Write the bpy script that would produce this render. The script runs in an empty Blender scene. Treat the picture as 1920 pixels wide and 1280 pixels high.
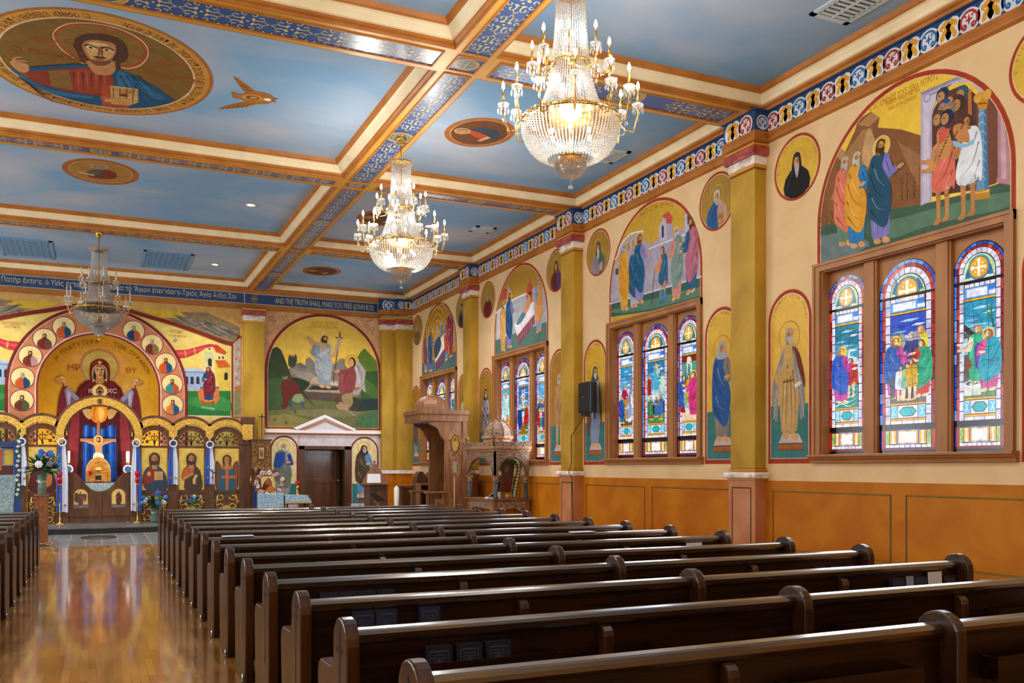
import bpy, bmesh, math, random
from mathutils import Vector
random.seed(11)
R = random.random
SC = bpy.context.scene
COL = SC.collection
PI = math.pi
# ---- the camera of the photograph (level, 24.7 deg to the right of the nave axis)
F, YAW, CY, HC = 1694.7, math.radians(24.7), 877.3, 1.5
SY, CW = math.sin(YAW), math.cos(YAW)
def ray(px, py):
    u = (px - 960) / F; v = (CY - py) / F
    return (SY + u * CW, CW - u * SY, v)
def AX(px, py, X):
    r = ray(px, py); t = X / r[0]; return (X, r[1] * t, HC + r[2] * t)
def AY(px, py, Y):
    r = ray(px, py); t = Y / r[1]; return (r[0] * t, Y, HC + r[2] * t)
def AZ(px, py, Z):
    r = ray(px, py); t = (Z - HC) / r[2]; return (r[0] * t, r[1] * t, Z)
def YX(px, X): return AX(px, 800, X)[1]
def XY(px, Y): return AY(px, 800, Y)[0]

def s2l(c): return c / 12.92 if c <= .04045 else ((c + .055) / 1.055) ** 2.4
def rgb(h):
    h = h.lstrip('G#')
    return tuple(s2l(int(h[i:i + 2], 16) / 255) for i in (0, 2, 4))
def sh(h, f):
    """a lighter (f>1) or darker tone of a paint colour"""
    g = 'G' if h[0] == 'G' else ''
    h = h.lstrip('G#')
    v = [int(h[i:i + 2], 16) for i in (0, 2, 4)]
    if f > 1: v = [x + (255 - x) * (f - 1) for x in v]
    else: v = [x * f for x in v]
    return g + '#%02x%02x%02x' % tuple(max(0, min(255, int(x))) for x in v)

# ---------------------------------------------------------------- materials
MATS = {}
def mat(name, col='#888888', rough=.6, metal=0., col2=None, scale=4., detail=4., stretch=(1, 1, 1), bump=0., coat=0., spec=.5,
        kind='noise', contrast=(.35, .65), attr=False, emit=0., trans=0.):
    if name in MATS: return MATS[name]
    m = bpy.data.materials.new(name); m.use_nodes = True
    nt = m.node_tree; N = nt.nodes; L = nt.links
    b = N['Principled BSDF']
    b.inputs['Roughness'].default_value = rough; b.inputs['Metallic'].default_value = metal
    b.inputs['Coat Weight'].default_value = coat; b.inputs['Coat Roughness'].default_value = .12
    b.inputs['Specular IOR Level'].default_value = spec
    b.inputs['Transmission Weight'].default_value = trans
    base = None
    if attr:
        a = N.new('ShaderNodeAttribute'); a.attribute_name = 'Col'; base = a.outputs['Color']
    tex = None
    if col2 or bump:
        tc = N.new('ShaderNodeTexCoord'); mp = N.new('ShaderNodeMapping')
        mp.inputs['Scale'].default_value = stretch
        L.new(tc.outputs['Object'], mp.inputs['Vector'])
        if kind == 'noise':
            t = N.new('ShaderNodeTexNoise'); t.inputs['Scale'].default_value = scale; t.inputs['Detail'].default_value = detail
            t.inputs['Distortion'].default_value = .6
            tex = t.outputs['Fac']
        elif kind == 'wave':
            t = N.new('ShaderNodeTexWave'); t.inputs['Scale'].default_value = scale; t.inputs['Distortion'].default_value = 6
            t.inputs['Detail'].default_value = 3; t.inputs['Detail Scale'].default_value = 1.5
            tex = t.outputs['Fac']
        else:
            t = N.new('ShaderNodeTexVoronoi'); t.inputs['Scale'].default_value = scale; tex = t.outputs['Distance']
        L.new(mp.outputs['Vector'], t.inputs['Vector'])
    if col2:
        rp = N.new('ShaderNodeValToRGB')
        rp.color_ramp.elements[0].position, rp.color_ramp.elements[1].position = contrast
        rp.color_ramp.elements[0].color = (*rgb(col), 1); rp.color_ramp.elements[1].color = (*rgb(col2), 1)
        L.new(tex, rp.inputs['Fac'])
        if attr:
            mx = N.new('ShaderNodeMix'); mx.data_type = 'RGBA'; mx.blend_type = 'MULTIPLY'; mx.inputs['Factor'].default_value = 1
            L.new(base, mx.inputs['A']); L.new(rp.outputs['Color'], mx.inputs['B']); base = mx.outputs['Result']
        else: base = rp.outputs['Color']
    if base is not None: L.new(base, b.inputs['Base Color'])
    else: b.inputs['Base Color'].default_value = (*rgb(col), 1)
    if bump:
        bp = N.new('ShaderNodeBump'); bp.inputs['Strength'].default_value = bump; bp.inputs['Distance'].default_value = .01
        L.new(tex, bp.inputs['Height']); L.new(bp.outputs['Normal'], b.inputs['Normal'])
    if emit:
        b.inputs['Emission Strength'].default_value = emit
        if base is not None: L.new(base, b.inputs['Emission Color'])
        else: b.inputs['Emission Color'].default_value = (*rgb(col), 1)
    MATS[name] = m
    return m

M_PAINT = mat('painted_plaster', '#e6e6e6', .75, col2='#ffffff', scale=6, attr=True, spec=.25)
M_GOLD = mat('gold_leaf', '#efe9da', .45, .12, col2='#ffffff', scale=5, detail=6, attr=True)
M_ICON = mat('icon_panel', '#f0f0f0', .4, col2='#ffffff', scale=5, attr=True)
M_TINT = mat('tinted', '#e9e9e9', .7, col2='#ffffff', scale=9, attr=True, spec=.3)
M_GLOSS = mat('tinted_gloss', '#e0e0e0', .28, col2='#ffffff', scale=9, attr=True)
M_WALL = mat('wall_plaster', '#dab788', .85, col2='#e3c496', scale=1.6, detail=8, spec=.2)
M_OLIVE = mat('gilded_plaster', '#a07812', .6, .05, col2='#c69c2c', scale=1.8, detail=9, stretch=(1, 1, .6), contrast=(.3, .72), bump=.1)
M_WAIN = mat('faux_marble_orange', '#a85a00', .5, col2='#c47a10', scale=1.5, detail=10, contrast=(.3, .75), spec=.2)
M_WAIN2 = mat('faux_marble_pink', '#b0693c', .5, col2='#c58a5e', scale=2.2, detail=10, contrast=(.3, .75))
M_MARW = mat('white_marble', '#b9a9a4', .35, col2='#f1ebe6', scale=5, detail=6, stretch=(1, 1, 3), contrast=(.35, .55))
M_MARR = mat('red_marble', '#7c2320', .35, col2='#b5544a', scale=9, detail=6, stretch=(1, 1, 2), contrast=(.35, .65))
M_BROWN = mat('moulding_brown', '#a05f1e', .5, col2='#b3702a', scale=3, spec=.4)
M_BROWN2 = mat('window_casing', '#9a6434', .5, col2='#ab7440', scale=3, stretch=(1, 1, .3))
M_CREAM = mat('moulding_cream', '#e3cfa4', .6, col2='#eddcb6', scale=3)
M_YEL = mat('beam_yellow', '#cc9026', .42, .1, col2='#d89e34', scale=2)
M_SKY = mat('painted_sky', '#7ba3c6', .8, col2='#b6b9c0', scale=.42, detail=7, stretch=(.8, 1.3, 1), contrast=(.4, .72), spec=.25)
M_NAVY = mat('navy_paint', '#14365f', .45, col2='#1b4274', scale=4)
M_BLUEP = mat('blue_panel_paint', '#1c4a86', .35, col2='#28599c', scale=4)
M_PEW = mat('dark_pew_wood', '#0f0602', .34, col2='#331a0a', scale=3.5, detail=8, stretch=(.5, 9, 14), contrast=(.3, .8), coat=.1, bump=.03, spec=.25)
M_RAIL = mat('polished_rail_wood', '#1a0c05', .3, col2='#3a1e0d', scale=3.5, detail=6, stretch=(.5, 6, 8), contrast=(.3, .8), coat=1., bump=.01)
M_PEWE = mat('pew_end_wood', '#200e04', .36, col2='#4c280c', scale=3, detail=6, stretch=(5, 5, .6), contrast=(.3, .75), coat=.2, bump=.03, spec=.35)
M_OAK = mat('carved_oak', '#6e4322', .5, col2='#8e5c34', scale=4, detail=7, stretch=(3, 3, .5), bump=.08)
M_OAKD = mat('dark_oak', '#472816', .5, col2='#633c22', scale=4, detail=7, stretch=(3, 3, .5), bump=.06)
M_ICONO = mat('walnut', '#4f2d18', .5, col2='#6d4226', scale=3, detail=7, stretch=(3, 3, .6), bump=.05)
M_DOOR = mat('door_wood', '#452716', .32, col2='#603820', scale=3, detail=7, stretch=(3, 3, .4), coat=.3)
M_GILT = mat('gilt_carving', '#b8882a', .32, .7, col2='#f2cf6a', scale=40, detail=3, bump=.6, contrast=(.4, .6))
M_BRASS = mat('brass', '#c89a44', .25, .9)
M_CHROME = mat('chrome', '#c8ccd0', .2, 1.)
M_BLACK = mat('black_plastic', '#0c0d10', .35)
M_WAX = mat('white_wax', '#e8e4da', .5)
M_PAPER = mat('paper', '#e6e9f2', .7)
M_NAVYB = mat('navy_cover', '#0d1222', .4, col2='#151c33', scale=20)
M_WHITEC = mat('white_satin', '#d4d8ea', .5)
M_BLUEC = mat('blue_satin', '#1a4fae', .45)
M_LBLUE = mat('light_blue_brocade', '#7ba6c8', .5, col2='#b7cbd0', scale=30, detail=4, contrast=(.45, .6))
M_GBLUE = mat('grey_blue_brocade', '#6f8c9c', .5, col2='#9fb0ae', scale=24, detail=4, contrast=(.45, .6))
M_LEAF = mat('green_leaf', '#244a28', .5, col2='#4a7440', scale=20)
M_TILE = mat('grey_tile', '#4e5153', .3, col2='#6c6f72', scale=3, coat=.2)
M_STEP = mat('dark_step', '#1e1b1e', .4)
M_REDG = mat('red_glass', '#a00c18', .1, emit=.12)
M_BULB = mat('lit_bulb', '#fff6e6', .3, emit=28.)
M_BULBO = mat('clear_bulb', '#cfc3a8', .15)
M_LAMP = mat('lamp_lens', '#ffffff', .3, emit=9.)
M_HEAT = mat('heater_enamel', '#b9bbbd', .4)

def mk_floor():
    m = bpy.data.materials.new('wood_strip_floor'); m.use_nodes = True
    N = m.node_tree.nodes; L = m.node_tree.links; b = N['Principled BSDF']
    tc = N.new('ShaderNodeTexCoord'); mp = N.new('ShaderNodeMapping'); mp.inputs['Rotation'].default_value = (0, 0, PI / 2)
    br = N.new('ShaderNodeTexBrick'); br.inputs['Scale'].default_value = 1
    br.inputs['Brick Width'].default_value = .62; br.inputs['Row Height'].default_value = .057; br.inputs['Mortar Size'].default_value = .0012
    br.inputs['Color1'].default_value = (*rgb('#986020'), 1); br.inputs['Color2'].default_value = (*rgb('#c89048'), 1)
    br.inputs['Mortar'].default_value = (*rgb('#5b3412'), 1); br.offset = .37
    nz = N.new('ShaderNodeTexNoise'); nz.inputs['Scale'].default_value = .9; nz.inputs['Detail'].default_value = 4
    rp = N.new('ShaderNodeValToRGB'); rp.color_ramp.elements[0].color = (.72, .7, .66, 1); rp.color_ramp.elements[1].color = (1.1, 1.1, 1.1, 1)
    mx = N.new('ShaderNodeMix'); mx.data_type = 'RGBA'; mx.blend_type = 'MULTIPLY'; mx.inputs['Factor'].default_value = 1
    L.new(tc.outputs['Object'], mp.inputs['Vector']); L.new(mp.outputs['Vector'], br.inputs['Vector'])
    L.new(tc.outputs['Object'], nz.inputs['Vector']); L.new(nz.outputs['Fac'], rp.inputs['Fac'])
    L.new(br.outputs['Color'], mx.inputs['A']); L.new(rp.outputs['Color'], mx.inputs['B'])
    L.new(mx.outputs['Result'], b.inputs['Base Color'])
    b.inputs['Roughness'].default_value = .2; b.inputs['Coat Weight'].default_value = .6; b.inputs['Coat Roughness'].default_value = .07
    bp = N.new('ShaderNodeBump'); bp.inputs['Strength'].default_value = .12; bp.inputs['Distance'].default_value = .004
    n2 = N.new('ShaderNodeTexNoise'); n2.inputs['Scale'].default_value = 5; L.new(tc.outputs['Object'], n2.inputs['Vector'])
    L.new(n2.outputs['Fac'], bp.inputs['Height']); L.new(bp.outputs['Normal'], b.inputs['Normal']); L.new(bp.outputs['Normal'], b.inputs['Coat Normal'])
    return m
M_FLOOR = mk_floor()
b_ = M_RAIL.node_tree.nodes['Principled BSDF']; b_.inputs['Coat Roughness'].default_value = .17; b_.inputs['Coat IOR'].default_value = 2.3

def mk_glass():
    """backlit stained glass: each pane glows with daylight in its own colour, streaked like antique glass"""
    m = bpy.data.materials.new('stained_glass'); m.use_nodes = True
    N = m.node_tree.nodes; L = m.node_tree.links
    for n in list(N): N.remove(n)
    o = N.new('ShaderNodeOutputMaterial'); a = N.new('ShaderNodeAttribute'); a.attribute_name = 'Col'
    tc = N.new('ShaderNodeTexCoord'); nz = N.new('ShaderNodeTexNoise'); nz.inputs['Scale'].default_value = 9; nz.inputs['Detail'].default_value = 5
    nz.inputs['Distortion'].default_value = 1.5
    rp = N.new('ShaderNodeValToRGB'); rp.color_ramp.elements[0].position = .3; rp.color_ramp.elements[1].position = .7
    rp.color_ramp.elements[0].color = (.6, .6, .66, 1); rp.color_ramp.elements[1].color = (1.2, 1.2, 1.15, 1)
    mx = N.new('ShaderNodeMix'); mx.data_type = 'RGBA'; mx.blend_type = 'MULTIPLY'; mx.inputs['Factor'].default_value = 1
    e = N.new('ShaderNodeEmission'); e.inputs['Strength'].default_value = .98
    g = N.new('ShaderNodeBsdfGlossy'); g.inputs['Roughness'].default_value = .2; g.inputs['Color'].default_value = (.04, .04, .04, 1)
    ad = N.new('ShaderNodeAddShader')
    L.new(tc.outputs['Object'], nz.inputs['Vector']); L.new(nz.outputs['Fac'], rp.inputs['Fac'])
    L.new(a.outputs['Color'], mx.inputs['A']); L.new(rp.outputs['Color'], mx.inputs['B'])
    L.new(mx.outputs['Result'], e.inputs['Color']); L.new(e.outputs[0], ad.inputs[0]); L.new(g.outputs[0], ad.inputs[1])
    L.new(ad.outputs[0], o.inputs['Surface'])
    return m
M_GLASS = mk_glass()

def mk_crystal():
    m = bpy.data.materials.new('cut_crystal'); m.use_nodes = True
    N = m.node_tree.nodes; L = m.node_tree.links
    for n in list(N): N.remove(n)
    o = N.new('ShaderNodeOutputMaterial')
    d = N.new('ShaderNodeBsdfTranslucent'); d.inputs['Color'].default_value = (.95, .93, .88, 1)
    g = N.new('ShaderNodeBsdfGlossy'); g.inputs['Roughness'].default_value = .12; g.inputs['Color'].default_value = (.95, .94, .92, 1)
    t = N.new('ShaderNodeBsdfTransparent'); t.inputs['Color'].default_value = (.93, .93, .93, 1)
    m1 = N.new('ShaderNodeMixShader'); m1.inputs[0].default_value = .55
    m2 = N.new('ShaderNodeMixShader'); m2.inputs[0].default_value = .42
    L.new(d.outputs[0], m1.inputs[1]); L.new(g.outputs[0], m1.inputs[2])
    L.new(m1.outputs[0], m2.inputs[1]); L.new(t.outputs[0], m2.inputs[2]); L.new(m2.outputs[0], o.inputs['Surface'])
    return m
M_CRYS = mk_crystal()

# ---------------------------------------------------------------- mesh builder
def wloc(o):
    v = Vector((0, 0, 0))
    while o is not None:
        v += o.location; o = o.parent
    return v
class MB:
    def __init__(s): s.v = []; s.f = []; s.m = []; s.c = []; s.s = []
    def add(s, vs, fs, m=0, c=(1, 1, 1), sm=0):
        n = len(s.v); s.v.extend(vs)
        for f in fs:
            s.f.append([i + n for i in f]); s.m.append(m); s.c.append(c); s.s.append(sm)
        return s
    def box(s, x0, y0, z0, x1, y1, z1, m=0, c=(1, 1, 1)):
        vs = [(x, y, z) for x in (x0, x1) for y in (y0, y1) for z in (z0, z1)]
        return s.add(vs, [(0, 1, 3, 2), (4, 6, 7, 5), (0, 4, 5, 1), (2, 3, 7, 6), (0, 2, 6, 4), (1, 5, 7, 3)], m, c)
    def prism(s, pts, ax, a, b, m=0, c=(1, 1, 1), sm=0):
        """pts: outline in the two other axes (x: y,z / y: x,z / z: x,y), extruded from a to b"""
        def q(p, t): return (t, p[0], p[1]) if ax == 'x' else (p[0], t, p[1]) if ax == 'y' else (p[0], p[1], t)
        n = len(pts)
        s.add([q(p, a) for p in pts] + [q(p, b) for p in pts], [tuple(range(n)), tuple(range(2 * n - 1, n - 1, -1))], m, c)
        k = len(s.v) - 2 * n
        for i in range(n):
            j = (i + 1) % n
            s.f.append([k + i, k + j, k + n + j, k + n + i]); s.m.append(m); s.c.append(c); s.s.append(sm)
        return s
    def tube(s, pts, r, n=8, m=0, c=(1, 1, 1), cap=True):
        pts = [Vector(p) for p in pts]; rs = r if isinstance(r, (list, tuple)) else [r] * len(pts)
        vs = []; prev = None
        for i, p in enumerate(pts):
            d = (pts[min(i + 1, len(pts) - 1)] - pts[max(i - 1, 0)]).normalized()
            if prev is None:
                a = d.orthogonal().normalized()
            else:
                a = (prev - d * prev.dot(d)).normalized()
            prev = a; b = d.cross(a)
            for k in range(n):
                t = 2 * PI * k / n
                vs.append(tuple(p + (a * math.cos(t) + b * math.sin(t)) * rs[i]))
        fs = [(i * n + k, i * n + (k + 1) % n, (i + 1) * n + (k + 1) % n, (i + 1) * n + k) for i in range(len(pts) - 1) for k in range(n)]
        if cap: fs += [tuple(range(n))[::-1], tuple((len(pts) - 1) * n + k for k in range(n))]
        return s.add(vs, fs, m, c, 1)
    def lathe(s, prof, cx=0, cy=0, n=24, m=0, c=(1, 1, 1), sm=1, squash=1.):
        vs = []; fs = []
        for (r, z) in prof:
            for k in range(n):
                t = 2 * PI * k / n; vs.append((cx + r * math.cos(t), cy + r * math.sin(t) * squash, z))
        for i in range(len(prof) - 1):
            for k in range(n):
                k2 = (k + 1) % n; fs.append((i * n + k, i * n + k2, (i + 1) * n + k2, (i + 1) * n + k))
        if prof[0][0] > 1e-4: fs.append(tuple(range(n))[::-1])
        if prof[-1][0] > 1e-4: fs.append(tuple((len(prof) - 1) * n + k for k in range(n)))
        return s.add(vs, fs, m, c, sm)
    def ball(s, x, y, z, r, n=8, m=0, c=(1, 1, 1), rz=None):
        rz = rz or r; k = max(3, n // 2)
        return s.lathe([(max(r * math.sin(PI * i / k), 1e-5), z - rz * math.cos(PI * i / k)) for i in range(k + 1)], x, y, n, m, c)
    def octa(s, x, y, z, r, rz, m=0, c=(1, 1, 1)):
        return s.add([(x + r, y, z), (x, y + r, z), (x - r, y, z), (x, y - r, z), (x, y, z + rz), (x, y, z - rz)],
                     [(0, 1, 4), (1, 2, 4), (2, 3, 4), (3, 0, 4), (1, 0, 5), (2, 1, 5), (3, 2, 5), (0, 3, 5)], m, c)
    def build(s, name, mats, parent=None, bevel=0., fix=True, label=None, cat=None, group=None, kind=None, keep=False):
        if not isinstance(mats, (list, tuple)): mats = [mats]
        if parent is not None: off = wloc(parent)
        elif keep: off = Vector((0, 0, 0))
        else:
            xs = [p[0] for p in s.v]; ys = [p[1] for p in s.v]
            off = Vector(((min(xs) + max(xs)) / 2, (min(ys) + max(ys)) / 2, min(p[2] for p in s.v)))
        me = bpy.data.meshes.new(name)
        me.from_pydata([(p[0] - off.x, p[1] - off.y, p[2] - off.z) for p in s.v], [], s.f)
        for m in mats: me.materials.append(m)
        me.polygons.foreach_set('material_index', s.m)
        me.polygons.foreach_set('use_smooth', [bool(x) for x in s.s])
        ca = me.color_attributes.new('Col', 'FLOAT_COLOR', 'CORNER')
        buf = []
        for f, c in zip(s.f, s.c): buf.extend((c[0], c[1], c[2], 1.) * len(f))
        ca.data.foreach_set('color', buf)
        if fix:
            bm = bmesh.new(); bm.from_mesh(me); bmesh.ops.recalc_face_normals(bm, faces=bm.faces); bm.to_mesh(me); bm.free()
        me.update()
        o = bpy.data.objects.new(name, me); COL.objects.link(o)
        if parent is not None: o.parent = parent
        else: o.location = off
        if bevel:
            b = o.modifiers.new('bevel', 'BEVEL'); b.width = bevel; b.segments = 2; b.limit_method = 'ANGLE'; b.angle_limit = .6
        tag(o, label, cat, group, kind)
        return o
def tag(o, label=None, cat=None, group=None, kind=None):
    if label: o['label'] = label
    if cat: o['category'] = cat
    if group: o['group'] = group
    if kind: o['kind'] = kind
    return o
def T(name, loc, label, cat, group=None):
    o = bpy.data.objects.new(name, None); COL.objects.link(o); o.location = loc; o.empty_display_size = .1
    return tag(o, label, cat, group)
def copy_tree(o, parent=None):
    c = o.copy(); COL.objects.link(c); c.parent = parent
    for ch in list(o.children): copy_tree(ch, c)
    return c
def struct(name, mb, mats, **k):
    return mb.build(name, mats, kind='structure', keep=True, **k)

# ---------------------------------------------------------------- flat paintings
def cr(pts, closed=True, n=4):
    """Catmull-Rom smoothing"""
    m = len(pts); out = []
    for i in range(m if closed else m - 1):
        g = (lambda k: pts[k % m]) if closed else (lambda k: pts[max(0, min(m - 1, k))])
        p0, p1, p2, p3 = g(i - 1), g(i), g(i + 1), g(i + 2)
        for j in range(n):
            t = j / n
            out.append(tuple(.5 * (2 * p1[q] + (p2[q] - p0[q]) * t + (2 * p0[q] - 5 * p1[q] + 4 * p2[q] - p3[q]) * t * t
                                   + (3 * p1[q] - p0[q] - 3 * p2[q] + p3[q]) * t ** 3) for q in (0, 1)))
    if not closed: out.append(tuple(pts[-1]))
    return out
_glyph = {}
def glyphs(txt):
    if txt in _glyph: return _glyph[txt]
    cu = bpy.data.curves.new('t', 'FONT'); cu.body = txt; cu.size = 1; cu.resolution_u = 3; cu.fill_mode = 'FRONT'
    ob = bpy.data.objects.new('t', cu); COL.objects.link(ob)
    bpy.context.view_layer.update()
    dg = bpy.context.evaluated_depsgraph_get(); me = ob.evaluated_get(dg).to_mesh()
    vs = [(v.co.x, v.co.y) for v in me.vertices]; fs = [tuple(p.vertices) for p in me.polygons]
    ob.evaluated_get(dg).to_mesh_clear()
    bpy.data.objects.remove(ob); bpy.data.curves.remove(cu)
    _glyph[txt] = (vs, fs)
    return _glyph[txt]
class Art:
    """a picture laid on a real plane: shapes stacked in thin paint layers. ax/val name the plane; u,v are metres on it."""
    def __init__(s, ax, val, base=.003, eps=.0006, warp=None):
        s.ax = ax; s.val = val; s.base = base; s.eps = eps; s.sh = []; s.k = (0, 0, 1.); s.warp = warp; s.clip = None
    def crop(s, x0, y0, k): s.k = (x0, y0, k); return s
    def uv(s, x, y):
        px, py = s.k[0] + x / s.k[2], s.k[1] + y / s.k[2]
        if s.ax == 'x': p = AX(px, py, s.val); return (-p[1], p[2])
        if s.ax == 'y': p = AY(px, py, s.val); return (p[0], p[2])
        p = AZ(px, py, s.val); return (p[0], -p[1])
    def w(s, u, v, d):
        if s.warp: return s.warp(u, v, d)
        if s.ax == 'x': return (s.val - d, -u, v)
        if s.ax == 'y': return (u, s.val - d, v)
        return (u, -v, s.val - d)
    def tr(s, t):
        if isinstance(t, str): return [s.uv(*map(float, p.split(','))) for p in t.split()]
        return list(t)
    def raw(s, vs, fs, c, lay=None):
        us = [p[0] for p in vs]; ws = [p[1] for p in vs]
        s.sh.append((vs, fs, c, (min(us), min(ws), max(us), max(ws)), lay)); return s
    def P(s, c, t, sm=0, lay=None):
        p = s.tr(t)
        if sm: p = cr(p)
        return s.raw(p, [tuple(range(len(p)))], c, lay)
    def S(s, c, t, lay=None): return s.P(c, t, 1, lay)
    def E(s, c, u, v, ru, rv=None, n=20, a0=0, a1=2 * PI, lay=None):
        rv = rv or ru
        pts = [(u + ru * math.cos(a0 + (a1 - a0) * i / n), v + rv * math.sin(a0 + (a1 - a0) * i / n)) for i in range(n + (a1 - a0 < 6.28))]
        return s.P(c, pts, lay=lay)
    def ring(s, c, u, v, r0, r1, n=32, a0=0, a1=2 * PI, asp=1., lay=None):
        vs = []; full = (a1 - a0) > 6.28; m = n if full else n + 1
        for i in range(m):
            a = a0 + (a1 - a0) * i / n
            for r in (r0, r1): vs.append((u + r * math.cos(a), v + r * math.sin(a) * asp))
        fs = [(2 * i, 2 * i + 1, (2 * i + 3) % (2 * m), (2 * i + 2) % (2 * m)) for i in range(n)]
        return s.raw(vs, fs, c, lay)
    def L(s, c, w, t, sm=1, taper=0, lay=None):
        """a brush line of width w metres"""
        p = s.tr(t)
        if sm and len(p) > 2: p = cr(p, False)
        vs = []; n = len(p)
        for i in range(n):
            a = p[max(i - 1, 0)]; b = p[min(i + 1, n - 1)]
            dx, dy = b[0] - a[0], b[1] - a[1]; l = math.hypot(dx, dy) or 1
            q = w / 2 * ((1 - i / (n - 1)) * .85 + .15 if taper else 1)
            vs += [(p[i][0] - dy / l * q, p[i][1] + dx / l * q), (p[i][0] + dy / l * q, p[i][1] - dx / l * q)]
        return s.raw(vs, [(2 * i, 2 * i + 1, 2 * i + 3, 2 * i + 2) for i in range(n - 1)], c, lay)
    def text(s, txt, c, u, v, h, width=None, rot=0., al='l', lay=None):
        vs, fs = glyphs(txt)
        if not vs: return s
        x1 = max(p[0] for p in vs); k = h / .7; kx = (width / x1) if width else k
        ox = {'l': 0, 'c': -x1 * kx / 2, 'r': -x1 * kx}[al]
        ca, sa = math.cos(rot), math.sin(rot)
        q = [((x * kx + ox), y * k) for x, y in vs]
        return s.raw([(u + x * ca - y * sa, v + x * sa + y * ca) for x, y in q], fs, c, lay)
    def rect(s, c, u0, v0, u1, v1, lay=None): return s.P(c, [(u0, v0), (u1, v0), (u1, v1), (u0, v1)], lay=lay)
    def arch(s, c, u0, u1, v0, v1, n=14, lay=None):
        """rectangle with a half-round head, v1 is the crown"""
        r = (u1 - u0) / 2; cu = (u0 + u1) / 2
        return s.P(c, [(u0, v0), (u1, v0)] + [(cu + r * math.cos(PI * i / n), v1 - r + r * math.sin(PI * i / n)) for i in range(n + 1)], lay=lay)
    def build(s, name, parent=None, mats=None, **k):
        mb = MB(); done = []
        for vs, fs, c, bb, lay in s.sh:
            if lay is None:
                lay = 0
                for b2, l2 in done:
                    if l2 >= lay and bb[0] < b2[2] and bb[2] > b2[0] and bb[1] < b2[3] and bb[3] > b2[1]: lay = l2 + 1
            done.append((bb, lay))
            d = s.base + lay * s.eps; col = rgb(c); m = 1 if c[0] == 'G' else 0
            if s.warp:
                bm = bmesh.new(); bv = [bm.verts.new((p[0], p[1], 0)) for p in vs]
                for f in fs:
                    try: bm.faces.new([bv[i] for i in f])
                    except ValueError: pass
                bmesh.ops.triangulate(bm, faces=bm.faces)
                for it in range(5):
                    ed = [e for e in bm.edges if e.calc_length() > .16]
                    if not ed: break
                    bmesh.ops.subdivide_edges(bm, edges=ed, cuts=1); bmesh.ops.triangulate(bm, faces=bm.faces)
                bm.verts.index_update()
                mb.add([s.w(q.co.x, q.co.y, d) for q in bm.verts], [tuple(q.index for q in f.verts) for f in bm.faces], m, col, 1); bm.free()
            else: mb.add([s.w(p[0], p[1], d) for p in vs], fs, m, col)
        return mb.build(name, mats or [M_PAINT, M_GOLD], parent, fix=False, **k)

SKIN = '#d9a066'; SKIND = '#a8703c'
def bust(A, u, v, r, robe, mant=None, hair='#4a2c18', beard=None, hood=None, halo='#c9a24a', book=None, ms=1, det=1):
    """head-and-shoulders saint filling a disc of radius r centred on (u,v)"""
    q = lambda x, y: (u + x * r * ms, v + y * r)
    A.ring(halo, u, v + .28 * r, .42 * r, .45 * r, 24)
    sho = [q(-.14, .1), q(-.3, .02), q(-.56, -.2), q(-.66, -.5), q(-.6, -.76), q(-.3, -.93), q(0, -.98), q(.3, -.93), q(.6, -.76), q(.66, -.5), q(.56, -.2), q(.3, .02), q(.14, .1)]
    A.P(robe, sho)
    if mant: A.P(mant, [q(.14, .12), q(.02, -.3), q(.1, -.98), q(.3, -.93), q(.6, -.76), q(.66, -.5), q(.56, -.2), q(.3, .03)])
    if det:
        for x in (-.45, -.28, -.1, .2, .42): A.L(sh(robe if x < .15 or not mant else mant, .6), .022 * r, [q(x * .5, -.08), q(x * .85, -.5), q(x, -.82)], taper=1)
        A.L(sh(robe, 1.25), .025 * r, [q(-.2, -.05), q(-.42, -.4), q(-.46, -.7)], taper=1)
    A.P(SKIND, [q(-.09, .2), q(.09, .2), q(.11, .0), q(0, -.07), q(-.11, .0)])
    if hood: A.S(hood, [q(-.21, .3), q(-.15, .52), q(0, .6), q(.15, .52), q(.21, .3), q(.24, .0), q(.12, -.06), q(0, .3), q(-.12, -.06), q(-.24, .0)])
    else: A.S(hair, [q(-.19, .3), q(-.15, .48), q(0, .53), q(.15, .48), q(.19, .3), q(.17, .12), q(.08, .05), q(-.08, .05), q(-.17, .12)])
    if hood: A.E(sh(hood, 1.1), u, v + .34 * r, .19 * r, .2 * r)
    A.E(SKIN, u - .01 * r * ms, v + .27 * r, .125 * r, .165 * r)
    A.P(SKIND, [q(.02, .42), q(.1, .36), q(.11, .2), q(.03, .12)])
    if beard: A.S(beard, [q(-.12, .22), q(-.07, .17), q(0, .19), q(.07, .17), q(.12, .22), q(.12, .04), q(.02, -.08 - (.22 if hood else .0)), q(-.1, .04)])
    if det:
        for x in (-.055, .045): A.E('#2a1810', *q(x, .3), .018 * r, .012 * r, 6)
        A.L('#6a3d1c', .014 * r, [q(-.1, .335), q(-.05, .35), q(-.012, .33)]); A.L('#6a3d1c', .014 * r, [q(.1, .335), q(.05, .35), q(.012, .33)])
        A.L('#8a5428', .014 * r, [q(-.01, .32), q(-.015, .23)])
    if book: A.P(book, [q(.1, -.5), q(.42, -.42), q(.4, -.8), q(.1, -.86)]); A.E(SKIN, *q(.18, -.72), .1 * r, .07 * r)

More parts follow.
